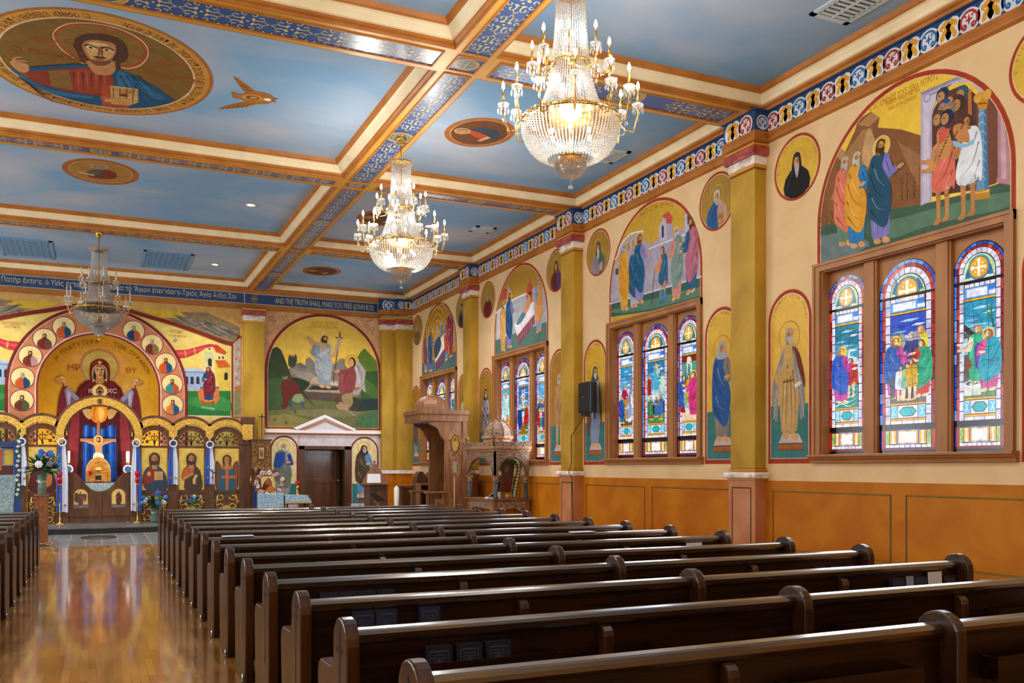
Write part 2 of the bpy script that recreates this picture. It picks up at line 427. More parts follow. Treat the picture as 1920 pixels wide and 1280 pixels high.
def fig(A, u, v, h, robe, mant=None, d=1, hair='#4a2c18', beard=None, halo=None, arm='point', hood=None, short=0, feet=SKIN, lean=0., skin=SKIN, sleeve=None, hem=None, wd=1.):
    """one standing painted figure: feet at (u,v), h metres tall, d=+1 looks to the right of the picture"""
    q = lambda x, y: (u + (x * d * wd + lean * y) * h, v + y * h)
    dk = sh(robe, .6); lt = sh(robe, 1.35)
    if halo: A.E(halo, *q(.01, .905), .1 * h, .1 * h, 24); A.ring('#e9c9b0', *q(.01, .905), .098 * h, .108 * h, 24)
    y0 = .32 if short else .055
    for x, e in ((-.055, 0), (.05, -.012)):
        if short: A.P(skin, [q(x - .03, .34), q(x + .035, .34), q(x + .02, .04), q(x - .02, .04)])
        A.S(feet, [q(x - .025, .05 + e), q(x + .02, .055 + e), q(x + .065, .005 + e), q(x + .02, -.01 + e), q(x - .025, .01 + e)])
    A.P(robe, [q(-.1, y0), q(-.02, y0 - .02), q(.1, y0), q(.125, .35), q(.1, .6), q(.115, .8), q(.045, .845), q(-.05, .845), q(-.11, .8), q(-.12, .6), q(-.13, .35)])
    for x, y in ((-.08, .5), (-.03, .55), (.03, .45), (.075, .5)): A.L(dk, .014 * h, [q(x * .6, y + .1), q(x, y - .15), q(x * 1.15, y0 + .02)], taper=1)
    A.L(lt, .016 * h, [q(-.05, .5), q(-.07, .3), q(-.075, y0 + .03)], taper=1)
    if hem: A.L(hem, .014 * h, [q(-.1, y0 + .01), q(-.02, y0 - .01), q(.1, y0 + .01)])
    if mant:
        mk = sh(mant, .58); ml = sh(mant, 1.35); b = max(y0 - .02, .14)
        A.S(mant, [q(-.06, .85), q(.05, .84), q(.02, .72), q(.11, .55), q(.135, .4), q(.09, b + .04), q(.02, b), q(-.08, b + .08), q(-.15, .3), q(-.155, .6), q(-.125, .79)])
        for a in ([(-.1, .78), (-.02, .6), (.1, .5)], [(-.12, .68), (-.05, .5), (.09, .38)], [(-.13, .5), (-.06, .36), (.05, .26)], [(-.12, .34), (-.05, .25), (.02, b + .03)]):
            A.L(mk, .014 * h, [q(*p) for p in a], taper=1)
        A.L(ml, .018 * h, [q(-.07, .72), q(-.02, .6), q(.06, .52)], taper=1); A.L(ml, .016 * h, [q(-.1, .45), q(-.04, .34), q(.04, .3)], taper=1)
    sl = sleeve or robe
    def armm(p):
        A.L(sl, .075 * h, [q(*p[0]), q(*p[1])]); A.L(sl, .062 * h, [q(*p[1]), q(*p[2])]); A.E(sl, *q(*p[1]), .035 * h, .035 * h, 10)
        A.L(sh(sl, .6), .012 * h, [q(p[0][0], p[0][1] - .03), q(p[1][0], p[1][1] - .02)], taper=1)
        x, y = p[2]; A.L(skin, .03 * h, [q(x, y), q(x + .03, y + .005)]); A.S(skin, [q(x + .02, y + .02), q(x + .06, y + .025), q(x + .085, y + .012), q(x + .06, y - .012), q(x + .025, y - .016)])
    if arm == 'point': armm([(.075, .78), (.13, .62), (.2, .65)])
    elif arm == 'up': armm([(.075, .79), (.15, .74), (.2, .86)])
    elif arm == 'in': armm([(.085, .78), (.13, .6), (.04, .62)])
    elif arm == 'both': armm([(.08, .78), (.12, .63), (.2, .68)]); armm([(.07, .74), (.11, .58), (.19, .58)])
    elif arm == 'open': armm([(.085, .79), (.14, .7), (.17, .82)]); d2 = d; 
    elif arm == 'down': armm([(.09, .78), (.12, .62), (.12, .47)])
    A.P(SKIND, [q(-.025, .87), q(.03, .87), q(.04, .83), q(-.04, .83)])
    hx = .012
    if hood: A.S(hood, [q(-.055, .92), q(-.03, .98), q(.02, .985), q(.06, .95), q(.06, .9), q(.08, .82), q(0, .8), q(-.09, .82), q(-.065, .88)])
    elif hair: A.S(hair, [q(-.05, .92), q(-.03, .968), q(.015, .98), q(.055, .955), q(.05, .92), q(.0, .9), q(-.03, .855), q(-.055, .87)])
    A.E(skin, *q(hx, .91), .037 * h, .05 * h, 14)
    A.S(sh(skin, .75), [q(hx - .035, .93), q(hx - .005, .94), q(hx - .008, .88), q(hx - .028, .875)])
    if beard: A.S(beard, [q(hx - .035, .9), q(hx, .893), q(hx + .036, .9), q(hx + .03, .85), q(hx + .012, .825), q(hx - .022, .85)])
    for x in (.0, .028): A.E('#24140c', *q(hx + x, .918), .0062 * h, .005 * h, 6)
    A.L('#7a4a24', .006 * h, [q(hx + .016, .918), q(hx + .02, .895)])
# ================================================================ the room
XW, XL, YB, YD = 8.25, -8.12, -3.2, 25.2
ZS, ZB = 6.55, 6.30                      # painted ceiling, underside of the beams
WIN = [7.40, 12.48, 17.56, 22.62]        # window centres along the right wall
PIL = [4.86, 9.95, 15.03, 20.1]
BEAM = [(-.4, .1), (4.62, 5.18), (9.70, 10.31), (14.84, 15.29), (19.93, 20.4)]
LB = [(-4.13, -3.63), (3.75, 4.25)]
struct('floor', MB().box(XL, YB, -.2, XW, 19.15, 0), M_FLOOR)
t = MB().box(XL, 19.15, -.2, XW, YD, .004)
struct('trim_1', t, M_TILE)
# grey tile joints
a = Art('z', .004, base=-.001)
gj = MB()
for i in range(20): gj.box(XL, 19.2 + i * .3, .004, XW, 19.206 + i * .3, .006)
for i in range(30): gj.box(-4.4 + i * .3, 19.15, .004, -4.394 + i * .3, 22.6, .006)
struct('trim_2', gj, M_HEAT)
# right wall with four openings
w = MB(); ys = [YB]
for c in WIN: ys += [c - 1.27, c + 1.27]
ys.append(26.6)
for i in range(0, len(ys), 2): w.box(XW, ys[i], 0, XW + .3, ys[i + 1], 6.8)
for c in WIN: w.box(XW, c - 1.27, 0, XW + .3, c + 1.27, 1.66); w.box(XW, c - 1.27, 3.97, XW + .3, c + 1.27, 6.8)
struct('wall_right', w, M_WALL)
struct('wall_left', MB().box(XL - .3, YB, 0, XL, 26.6, 6.8), M_WALL)
struct('wall_back', MB().box(XL, YB - .3, 0, XW, YB, 6.8), M_WALL)
# far wall, with the niche and the side door cut out
NC, NR = .08, XY(297, YD) - .08          # apse opening: centre, half width
NT = AY(187, 628, YD)[2]; NZ = NT - NR
DX0, DX1, DZ = XY(569, YD), XY(647, YD), AY(600, 841, YD)[2]
w = MB()
arc = [(NC - NR, 0)] + [(NC - NR * math.cos(PI * i / 24), NZ + NR * math.sin(PI * i / 24)) for i in range(25)] + [(NC + NR, 0)]
top = [(NC - NR * 1.0, 6.8)] + [(arc[i + 1][0], 6.8) for i in range(25)] + [(NC + NR, 6.8)]
for i in range(1, 25): w.prism([arc[i], arc[i + 1], (arc[i + 1][0], 6.8), (arc[i][0], 6.8)], 'y', YD, YD + .2)
w.box(XL, YD, 0, NC - NR, YD + .2, 6.8); w.box(NC + NR, YD, 0, DX0, YD + .2, 6.8)
w.box(DX0, YD, DZ, DX1, YD + .2, 6.8); w.box(DX1, YD, 0, XW, YD + .2, 6.8)
struct('wall_far', w, M_WALL)
# room beyond the side door
w = MB().box(DX0 - .6, 28.2, 0, DX1 + 1.2, 28.3, 3).box(DX0 - .7, YD + .2, 0, DX0 - .6, 28.2, 3).box(DX1 + 1.2, YD + .2, 0, DX1 + 1.3, 28.2, 3).box(DX0 - .7, YD + .2, 2.8, DX1 + 1.3, 28.3, 2.9).box(DX0 - .7, YD + .2, -.1, DX1 + 1.3, 28.3, 0)
struct('wall_vestry', w, M_CREAM)
# apse niche: shallow curved shell behind the opening
ND = 1.15
def nich(u, v):
    """depth behind the far wall of the niche surface"""
    if v > NZ: q = 1 - ((u - NC) ** 2 + (v - NZ) ** 2) / NR ** 2
    else: q = 1 - ((u - NC) / NR) ** 2
    return ND * math.sqrt(max(q, 0))
NS = [(0, .999), (.1, .99)]
mb = MB(); nu, nv = 28, 30; g = []
def nval(i, j):
    th = -PI / 2 + PI * i / nu
    if j <= 12: z = .1 + (NZ - .1) * j / 12; return (NC + NR * math.sin(th), YD + ND * math.cos(th), z)
    ph = PI / 2 * (j - 12) / (nv - 12)
    return (NC + NR * math.sin(th) * math.cos(ph), YD + ND * math.cos(th) * math.cos(ph), NZ + NR * math.sin(ph))
vs = [nval(i, j) for j in range(nv + 1) for i in range(nu + 1)]
fs = [(j * (nu + 1) + i, j * (nu + 1) + i + 1, (j + 1) * (nu + 1) + i + 1, (j + 1) * (nu + 1) + i) for j in range(nv) for i in range(nu)]
struct('wall_apse', mb.add(vs, fs, 0, rgb('#c99418'), 1), M_GOLD)
def nwarp(u, v, d):
    # follow the line of sight of the tracing plane onto the curved shell
    t = 1.
    for k in range(14):
        uu, vv = u * t, HC + (v - HC) * t
        t = (YD + nich(uu, vv) - .03 - d) / YD
    uu, vv = u * t, HC + (v - HC) * t
    return (uu, YD + nich(uu, vv) - .03 - d, vv)
struct('floor_apse', MB().box(NC - NR, YD, -.1, NC + NR, YD + ND + .1, .12), M_TILE)
struct('ceiling', MB().box(XL, YB, ZS, XW, 26.4, ZS + .1), M_SKY)

# ---------------------------------------------------------------- beams and coffer mouldings
n = 0
def trim(mb, mats, **k):
    global n; n += 1
    return struct('trim_%d' % (n + 2), mb, mats, **k)
for (y0, y1) in BEAM: trim(MB().box(XL, y0, ZB, XW, y1, ZS), M_YEL)
for (x0, x1) in LB:
    m = MB(); e = [YB] + [q for b in BEAM for q in b] + [YD]
    for i in range(0, len(e), 2): m.box(x0, e[i], ZB, x1, e[i + 1], ZS)
    trim(m, M_YEL)
PROF = [(-.002, .0, 0), (.012, .0, 0), (.018, .03, 0), (.05, .045, 0), (.055, .075, 0), (.06, .08, 1), (.072, .082, 1), (.09, .12, 1), (.125, .165, 1), (.15, .18, 1), (.155, .19, 0), (.17, .2, 0), (.185, .225, 0), (.2, .25, 0)]
def coffer(mb, x0, x1, y0, y1, z0=ZB):
    for k in range(len(PROF) - 1):
        (d0, h0, m0), (d1, h1, m1) = PROF[k], PROF[k + 1]
        a = [(x0 + d0, y0 + d0, z0 + h0), (x1 - d0, y0 + d0, z0 + h0), (x1 - d0, y1 - d0, z0 + h0), (x0 + d0, y1 - d0, z0 + h0)]
        b = [(x0 + d1, y0 + d1, z0 + h1), (x1 - d1, y0 + d1, z0 + h1), (x1 - d1, y1 - d1, z0 + h1), (x0 + d1, y1 - d1, z0 + h1)]
        for i in range(4):
            j = (i + 1) % 4; mb.add([a[i], a[j], b[j], b[i]], [(0, 1, 2, 3)], m1)
XS = [(-8.06, -4.13), (-3.63, 3.75), (4.25, 8.19)]
YS = [(YB + .06, -.4)] + [(BEAM[i][1], BEAM[i + 1][0]) for i in range(4)] + [(20.4, 25.14)]
for (y0, y1) in YS:
    for (x0, x1) in XS:
        m = MB(); coffer(m, x0, x1, y0, y1); trim(m, [M_BROWN, M_CREAM], fix=False)

# ---------------------------------------------------------------- frieze along the right wall (breaks forward over the pilasters)
def molding(mb, path, prof, m=0):
    """sweep (offset into the room, z) along a plan path of (x,y) with the room on its left"""
    n_ = len(path)
    def nrm(a, b): dx, dy = b[0] - a[0], b[1] - a[1]; l = math.hypot(dx, dy); return (-dy / l, dx / l)
    offs = []
    for i in range(n_):
        n1 = nrm(path[i - 1], path[i]) if i else None; n2 = nrm(path[i], path[i + 1]) if i < n_ - 1 else None
        if n1 is None: n1 = n2
        if n2 is None: n2 = n1
        k = 1 + n1[0] * n2[0] + n1[1] * n2[1]; offs.append(((n1[0] + n2[0]) / k, (n1[1] + n2[1]) / k))
    vs = [(path[i][0] + offs[i][0] * d, path[i][1] + offs[i][1] * d, z) for (d, z) in prof for i in range(n_)]
    fs = [(j * n_ + i, j * n_ + i + 1, (j + 1) * n_ + i + 1, (j + 1) * n_ + i) for j in range(len(prof) - 1) for i in range(n_ - 1)]
    mb.add(vs, fs, m)
path = [(XW, YB)]
for c in PIL: path += [(XW, c - .3), (8.03, c - .3), (8.03, c + .3), (XW, c + .3)]
path += [(XW, 24.74), (7.78, 24.74), (7.78, 24.98), (7.4, 24.98), (7.4, YD)]
m = MB(); molding(m, path, [(0, 5.88), (.02, 5.885), (.045, 5.9), (.05, 5.93), (.035, 5.94), (.035, 5.97), (.05, 5.99), (.05, 6.02), (.03, 6.025)])
trim(m, M_BROWN, fix=False)
m = MB(); molding(m, path, [(.03, 6.0), (.03, 6.285), (.06, 6.29), (.06, 6.31)]); trim(m, M_NAVY, fix=False)
# left wall gets the plain continuation
m = MB().box(XL, YB, 5.88, XL + .05, YD, 6.0, 0).box(XL, YB, 6.0, XL + .03, YD, 6.3, 1); trim(m, [M_BROWN, M_NAVY])

# frieze ornament: blue and red roundels between pairs of yellow leaves, outlined in white
def unit(A, u, v, s, kind):
    c = {'b': '#2b6fa8', 'r': '#a8302a', 'y': '#dd9f28'}[kind]
    if kind != 'y':
        A.E('#dfe0e6', u, v, .132 * s, .128 * s, 18, lay=1)
        A.ring(c, u, v, .082 * s, .108 * s, 18, -1.0, PI + 1.0, lay=2)
        for sgn in (-1, 1):
            A.L(c, .026 * s, [(u + sgn * .05 * s, v - .085 * s), (u + sgn * .035 * s, v - .05 * s), (u + sgn * .065 * s, v - .03 * s)], lay=3)
        A.P(c, [(u - .014 * s, v + .02 * s), (u, v + .07 * s), (u + .014 * s, v + .02 * s), (u + .055 * s, v + .008 * s), (u + .014 * s, v - .006 * s), (u, v - .05 * s), (u - .014 * s, v - .006 * s), (u - .055 * s, v + .008 * s)], lay=3)
        for sgn in (-1, 1): A.L(c, .016 * s, [(u + sgn * .06 * s, v + .055 * s), (u + sgn * .035 * s, v + .05 * s), (u + sgn * .04 * s, v + .03 * s)], lay=3)
    else:
        for sgn in (-1, 1):
            x = u + sgn * .055 * s
            A.E('#dfe0e6', x, v + .0 * s, .1 * s, .128 * s, 12, lay=1)
            A.L(c, .05 * s, [(x - sgn * .04 * s, v + .1 * s), (x + sgn * .012 * s, v + .06 * s), (x - sgn * .012 * s, v + .01 * s), (x + sgn * .02 * s, v - .05 * s), (x + sgn * .01 * s, v - .085 * s)], lay=2)
            A.E(c, x + sgn * .028 * s, v + .052 * s, .028 * s, .03 * s, 8, lay=3)
            A.E('#dfe0e6', x + sgn * .002 * s, v + .03 * s, .012 * s, lay=4, n=8)
        A.P('#1a2b4a', [(u, v + .012 * s), (u + .008 * s, v), (u, v - .012 * s), (u - .008 * s, v)], lay=4)
def frieze_run(A, u0, u1, v, first=0):
    k = max(1, round((u1 - u0) / .245)); st = (u1 - u0) / k
    for i in range(k): unit(A, u0 + st * (i + .5), v, st / .245, 'yb' [0] if (i + first) % 2 else ('r' if ((i + first) // 2) % 2 else 'b'))
A1 = Art('x', XW - .03, base=.002); A2 = Art('x', 8.0, base=.002)
edges = [2.0] + [q for c in PIL for q in (c - .3, c + .3)] + [24.7]
for i in range(0, len(edges), 2):
    lo, hi = edges[i], edges[i + 1]
    if hi > 4: frieze_run(A1, -hi, -lo, 6.14, i)
for c in PIL: frieze_run(A2, -c - .27, -c + .27, 6.14, 1)
A1.build('trim_60', keep=True, kind='structure'); A2.build('trim_61', keep=True, kind='structure')
A3 = Art('y', 24.95, base=.002); frieze_run(A3, 7.42, 7.76, 6.14); A3.build('trim_62', keep=True, kind='structure')
A4 = Art('y', 24.71, base=.002); frieze_run(A4, 7.8, 8.2, 6.14); A4.build('trim_63', keep=True, kind='structure')
for c in PIL:
    A5 = Art('y', c - .33, base=.002); frieze_run(A5, 8.03, 8.22, 6.14, 0)
    A5.build('trim_64', keep=True, kind='structure')

# ---------------------------------------------------------------- wainscot, pilasters
m = MB().box(XW - .025, YB, 0, XW, 24.8, 1.333).box(XL, YB, 0, XL + .02, 25.2, 1.333)
struct('baseboard_right', m, M_WAIN)
struct('baseboard_far', MB().box(7.42, YD - .025, 0, XW, YD, 1.36), M_WAIN)
A6 = Art('x', XW - .025)
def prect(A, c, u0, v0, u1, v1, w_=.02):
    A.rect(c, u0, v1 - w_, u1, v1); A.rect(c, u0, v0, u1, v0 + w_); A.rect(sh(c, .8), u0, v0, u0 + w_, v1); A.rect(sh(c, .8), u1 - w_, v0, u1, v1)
pe = [0.] + PIL + [24.9]
for i in range(5):
    lo, hi = pe[i] + .4, pe[i + 1] - .42; md = (lo + hi) / 2 + .05
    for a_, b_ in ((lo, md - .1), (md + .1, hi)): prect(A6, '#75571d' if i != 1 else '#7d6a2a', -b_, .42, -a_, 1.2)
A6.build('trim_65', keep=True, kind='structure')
for c in PIL:
    p = T('pilaster', (8.15, c, 0), {9.95: 'nearest gilded pilaster between the two largest windows', 15.03: 'gilded pilaster with the black loudspeaker and its cable', 20.1: 'gilded pilaster behind the carved shrine and throne', 4.86: 'gilded pilaster beyond the right edge of the picture'}[c], 'pilaster', 'gilded pilasters of the right wall')
    MB().box(8.06, c - .255, 1.45, XW, c + .255, 5.58).build('shaft', M_OLIVE, p)
    m = MB().box(8.045, c - .28, 0, XW, c + .28, 1.34); m.build('pedestal', M_WAIN2, p)
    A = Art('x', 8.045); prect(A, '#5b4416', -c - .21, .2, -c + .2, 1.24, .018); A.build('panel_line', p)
    m = MB().prism([(8.0 + .0, 1.36), (7.985, 1.375), (7.98, 1.4), (7.985, 1.425), (8.0, 1.44), (XW, 1.44), (XW, 1.36)], 'y', c - .33, c + .33, 0, sm=0)
    m.build('marble_base', M_MARW, p, bevel=.012)
    MB().box(8.03, c - .29, 1.34, XW, c + .29, 1.362).box(8.035, c - .285, 1.44, XW, c + .285, 1.455).box(8.03, c - .29, 1.465, XW, c + .29, 1.485).build('base_moulding', M_YEL, p)
    for q_ in ((8.055, c - .26, 1.488, XW, c + .26, 1.497), (8.05, c - .265, 5.535, XW, c + .265, 5.55)): MB().box(*q_).build('red_line', mat('oxide_red', '#8a3a14', .6), p)
    for q_ in ((8.04, c - .27, 5.555, XW, c + .27, 5.6), (8.0, c - .31, 5.84, XW, c + .31, 5.87)): MB().box(*q_).build('neck_moulding', M_YEL, p)
    MB().box(8.035, c - .275, 5.6, XW, c + .275, 5.71).build('white_marble_band', M_MARW, p)
    MB().box(7.985, c - .325, 5.71, XW, c + .325, 5.84).build('red_marble_band', M_MARR, p, bevel=.015)
def farpil(x0, x1, y, lab, z0=1.45, last=False):
    p = T('pilaster', ((x0 + x1) / 2, y, 0), lab, 'pilaster')
    MB().box(x0, y, z0, x1, YD, 5.42).build('shaft', M_OLIVE, p)
    if z0 > 1: MB().box(x0 - .03, y - .05, 1.34, x1, YD, 1.44).build('marble_base', M_MARW, p, bevel=.012); MB().box(x0, y - .01, 0, x1, YD, 1.34).build('pedestal', M_WAIN, p)
    MB().box(x0 - .03, y - .03, 5.42, min(XW, x1 + .02), YD, 5.46).box(x0 - .06, y - .06, 5.74, min(XW, x1 + .05), YD, 5.78).build('neck_moulding', M_YEL, p)
    MB().box(x0 - .02, y - .02, 5.46, min(XW, x1 + .02), YD, 5.6).build('white_marble_band', M_MARW, p)
    MB().box(x0 - .05, y - .05, 5.6, min(XW, x1 + .04), YD, 5.74).build('red_marble_band', M_MARR, p, bevel=.015)
farpil(7.42, 7.8, 25.0, 'flat gilded pilaster at the right end of the far wall')
farpil(7.8, XW, 24.76, 'gilded corner pilaster where far and right walls meet')
farpil(XY(458, 25.0), XY(495, 25.0), 25.0, 'gilded pilaster between the icon screen and the side door', 0)
farpil(-4.0, -3.47, 25.0, 'gilded pilaster left of the icon screen', 0)

# ---------------------------------------------------------------- text bands on the far wall
ZT0, ZT1 = 5.955, 6.215
m = MB().box(-8, YD - .04, 5.8, 7.4, YD, ZT0 - .02, 0).box(-8, YD - .05, 5.8, 7.4, YD, 5.83, 0).box(-8, YD - .045, 5.9, 7.4, YD, 5.935, 0).box(-8, YD - .06, ZT1 + .01, 7.4, YD, 6.32, 0)
m.box(-8, YD - .035, ZT0 - .02, 7.4, YD, ZT0, 1).box(-8, YD - .035, ZT1 - .005, 7.4, YD, ZT1 + .012, 1)
m.box(-8, YD - .03, ZT0, 7.4, YD, ZT1, 2)
struct('trim_70', m, [M_BROWN, mat('pale_line', '#aeb8b6', .6), M_NAVY])
A = Art('y', YD - .03)
A.rect('#aeb8b6', 3.62, ZT0, 3.645, ZT1); A.rect('#aeb8b6', 7.33, ZT0, 7.35, ZT1)
A.rect('#b99a4a', 3.88, ZT0 + .02, 3.9, ZT1 - .02); A.rect('#b99a4a', 3.8, 6.08, 3.99, 6.1)
for x, z in ((3.8, 6.12), (3.92, 6.12), (3.8, 6.0), (3.92, 6.0)): prect(A, '#8f8152', x, z, x + .075, z + .07, .014)
u0 = AY(0, 520, YD)[0]; u1 = AY(445, 560, YD)[0]
A.text('\u03a0\u03b1\u03c4\u03ae\u03c1 \u1f14\u03ba\u03c4\u03b9\u03c3\u03b5. \u1f41 \u03a5\u1f31\u03cc\u03c2 \u1f10\u03c3\u03c4\u03b5\u03c1\u03ad\u03c9\u03c3\u03b5. \u03a0\u03bd\u03b5\u1fe6\u03bc\u03b1 \u03c4\u03cc \u1f0d\u03b3\u03b9\u03bf\u03bd \u1f10\u03c0\u03b5\u03c3\u03ba\u03af\u03b1\u03c3\u03b5-\u03a4\u03c1\u03b9\u03ac\u03c2 \u1f09\u03b3\u03af\u03b1 \u03b4\u03cc\u03be\u03b1 \u03a3\u03bf\u03b9', '#d8cfae', u0 + .02, 6.045, .125, width=u1 - u0 - .05)
A.text('AND THE TRUTH SHALL MAKE YOU FREE (JOHN 8:32)', '#c9bf95', XY(515, YD), 6.01, .15, width=XY(700, YD) - XY(515, YD))
A.build('trim_71', keep=True, kind='structure')

# ---------------------------------------------------------------- beam ornament: blue panels with gilt scrollwork
def spiral(u, v, r, a0, turns, sg):
    return [(u + r * (1 - .8 * i / 8) * math.cos(a0 + sg * turns * 2 * PI * i / 8), v + r * (1 - .8 * i / 8) * math.sin(a0 + sg * turns * 2 * PI * i / 8)) for i in range(9)]
def scroll(A, u, v, L_, W_, along):
    """one scroll repeat centred at u,v; L_ along the beam, W_ across"""
    def m_(x, y): return (u + x, v + y) if along == 'u' else (u + y, v + x)
    c = '#cfc08a'
    for sx in (-1, 1):
        for sy in (-1, 1):
            for (x, y, r, a0, tn, sg, w_) in ((.26, .2, .16, PI, .9, 1, .018), (.1, .34, .1, PI / 2, .8, -1, .015)):
                p = [m_(sx * L_ * .5 * 2 * px_, sy * W_ * py_) for px_, py_ in spiral(x, y, r, a0, tn, sg)]
                A.L(c, w_, p, sm=0, lay=2)
            A.L(c, .016, [m_(sx * L_ * .5, 0), m_(sx * L_ * .36, sy * W_ * .1), m_(sx * L_ * .3, sy * W_ * .4)], taper=1, lay=2)
            A.P(c, [m_(sx * L_ * .12, sy * W_ * .02), m_(sx * L_ * .2, sy * W_ * .12), m_(sx * L_ * .06, sy * W_ * .16)], lay=3)
            A.P(c, [m_(sx * L_ * .4, sy * W_ * .36), m_(sx * L_ * .46, sy * W_ * .46), m_(sx * L_ * .36, sy * W_ * .48)], lay=3)
    A.E(c, u, v, .018, lay=3, n=8)
def rosette(A, u, v, r, sq=0):
    A.E('#d7a63c', u, v, r * 1.0, r * 1.0, 28, lay=4); A.ring('#6f6a4a', u, v, r * .86, r * .9, 28, lay=5)
    A.E('#53606a', u, v, r * .8, r * .8, 28, lay=5); A.ring('#c3b588', u, v, r * .72, r * .78, 28, lay=6)
    for k in range(4):
        a_ = k * PI / 2 + PI / 4; x, y = u + r * .42 * math.cos(a_), v + r * .42 * math.sin(a_)
        A.ring('#c3b588', x, y, r * .14, r * .2, 10, a_ - 2, a_ + 2, lay=6)
        a_ = k * PI / 2; A.L('#c3b588', r * .1, [(u, v), (u + r * .66 * math.cos(a_), v + r * .66 * math.sin(a_))], lay=6)
def panel(A, F_, x0, y0, x1, y1, med=None):
    """blue soffit panel with moulded brown frame; F_ collects the frame"""
    for (a0, b0, a1, b1) in ((x0 - .02, y0 - .02, x1 + .02, y0), (x0 - .02, y1, x1 + .02, y1 + .02), (x0 - .02, y0, x0, y1), (x1, y0, x1 + .02, y1)):
        F_.box(a0, b0, ZB - .014, a1, b1, ZB + .001)
    A.rect('#1d4c8c', x0, -y1, x1, -y0, lay=0)
    al = 'u' if x1 - x0 > y1 - y0 else 'v'
    L_ = max(x1 - x0, y1 - y0); W_ = min(x1 - x0, y1 - y0)
    if L_ < W_ * 1.3: rosette(A, (x0 + x1) / 2, -(y0 + y1) / 2, W_ * .48); return
    st = .46; k = max(1, int((L_ - .06) / st)); st = (L_ - .06) / k
    for i in range(k):
        q = -L_ / 2 + .03 + st * (i + .5); cx, cy = (x0 + x1) / 2, -(y0 + y1) / 2
        if med is not None:
            p_ = (cx + q) if al == 'u' else (-(cy + q))
            if abs(p_ - med) < .38: continue
        scroll(A, cx + (q if al == 'u' else 0), cy + (q if al == 'v' else 0), st, W_ * 1.1, al)
    if med is not None:
        rosette(A, med if al == 'u' else (x0 + x1) / 2, -(y0 + y1) / 2 if al == 'u' else -med, W_ * .66)
        A.sh[-1] = A.sh[-1]
A = Art('z', ZB, base=.001, eps=.0008); Fm = MB()
for (bx0, bx1) in LB:
    for (y0, y1) in YS[1:]:
        panel(A, Fm, bx0 + .1, y0 + .0, bx1 - .085, y1 if y1 < 25 else 25.0, (y0 + y1) / 2 + .03)
    for (y0, y1) in BEAM[1:]: panel(A, Fm, bx0 + .09, y0 + .11, bx1 - .085, y1 - .13)
for (y0, y1) in BEAM[1:]:
    for (x0, x1) in XS:
        panel(A, Fm, x0 + (.12 if x0 > -8 else .2), y0 + .1, x1 - (.12 if x1 < 8 else .35), y1 - .12, (x0 + x1) / 2)
A.build('trim_72', mats=[mat('blue_panel_gloss', '#ffffff', .3, attr=True, coat=.3), M_GOLD], keep=True, kind='structure')
struct('trim_73', Fm, M_BROWN)
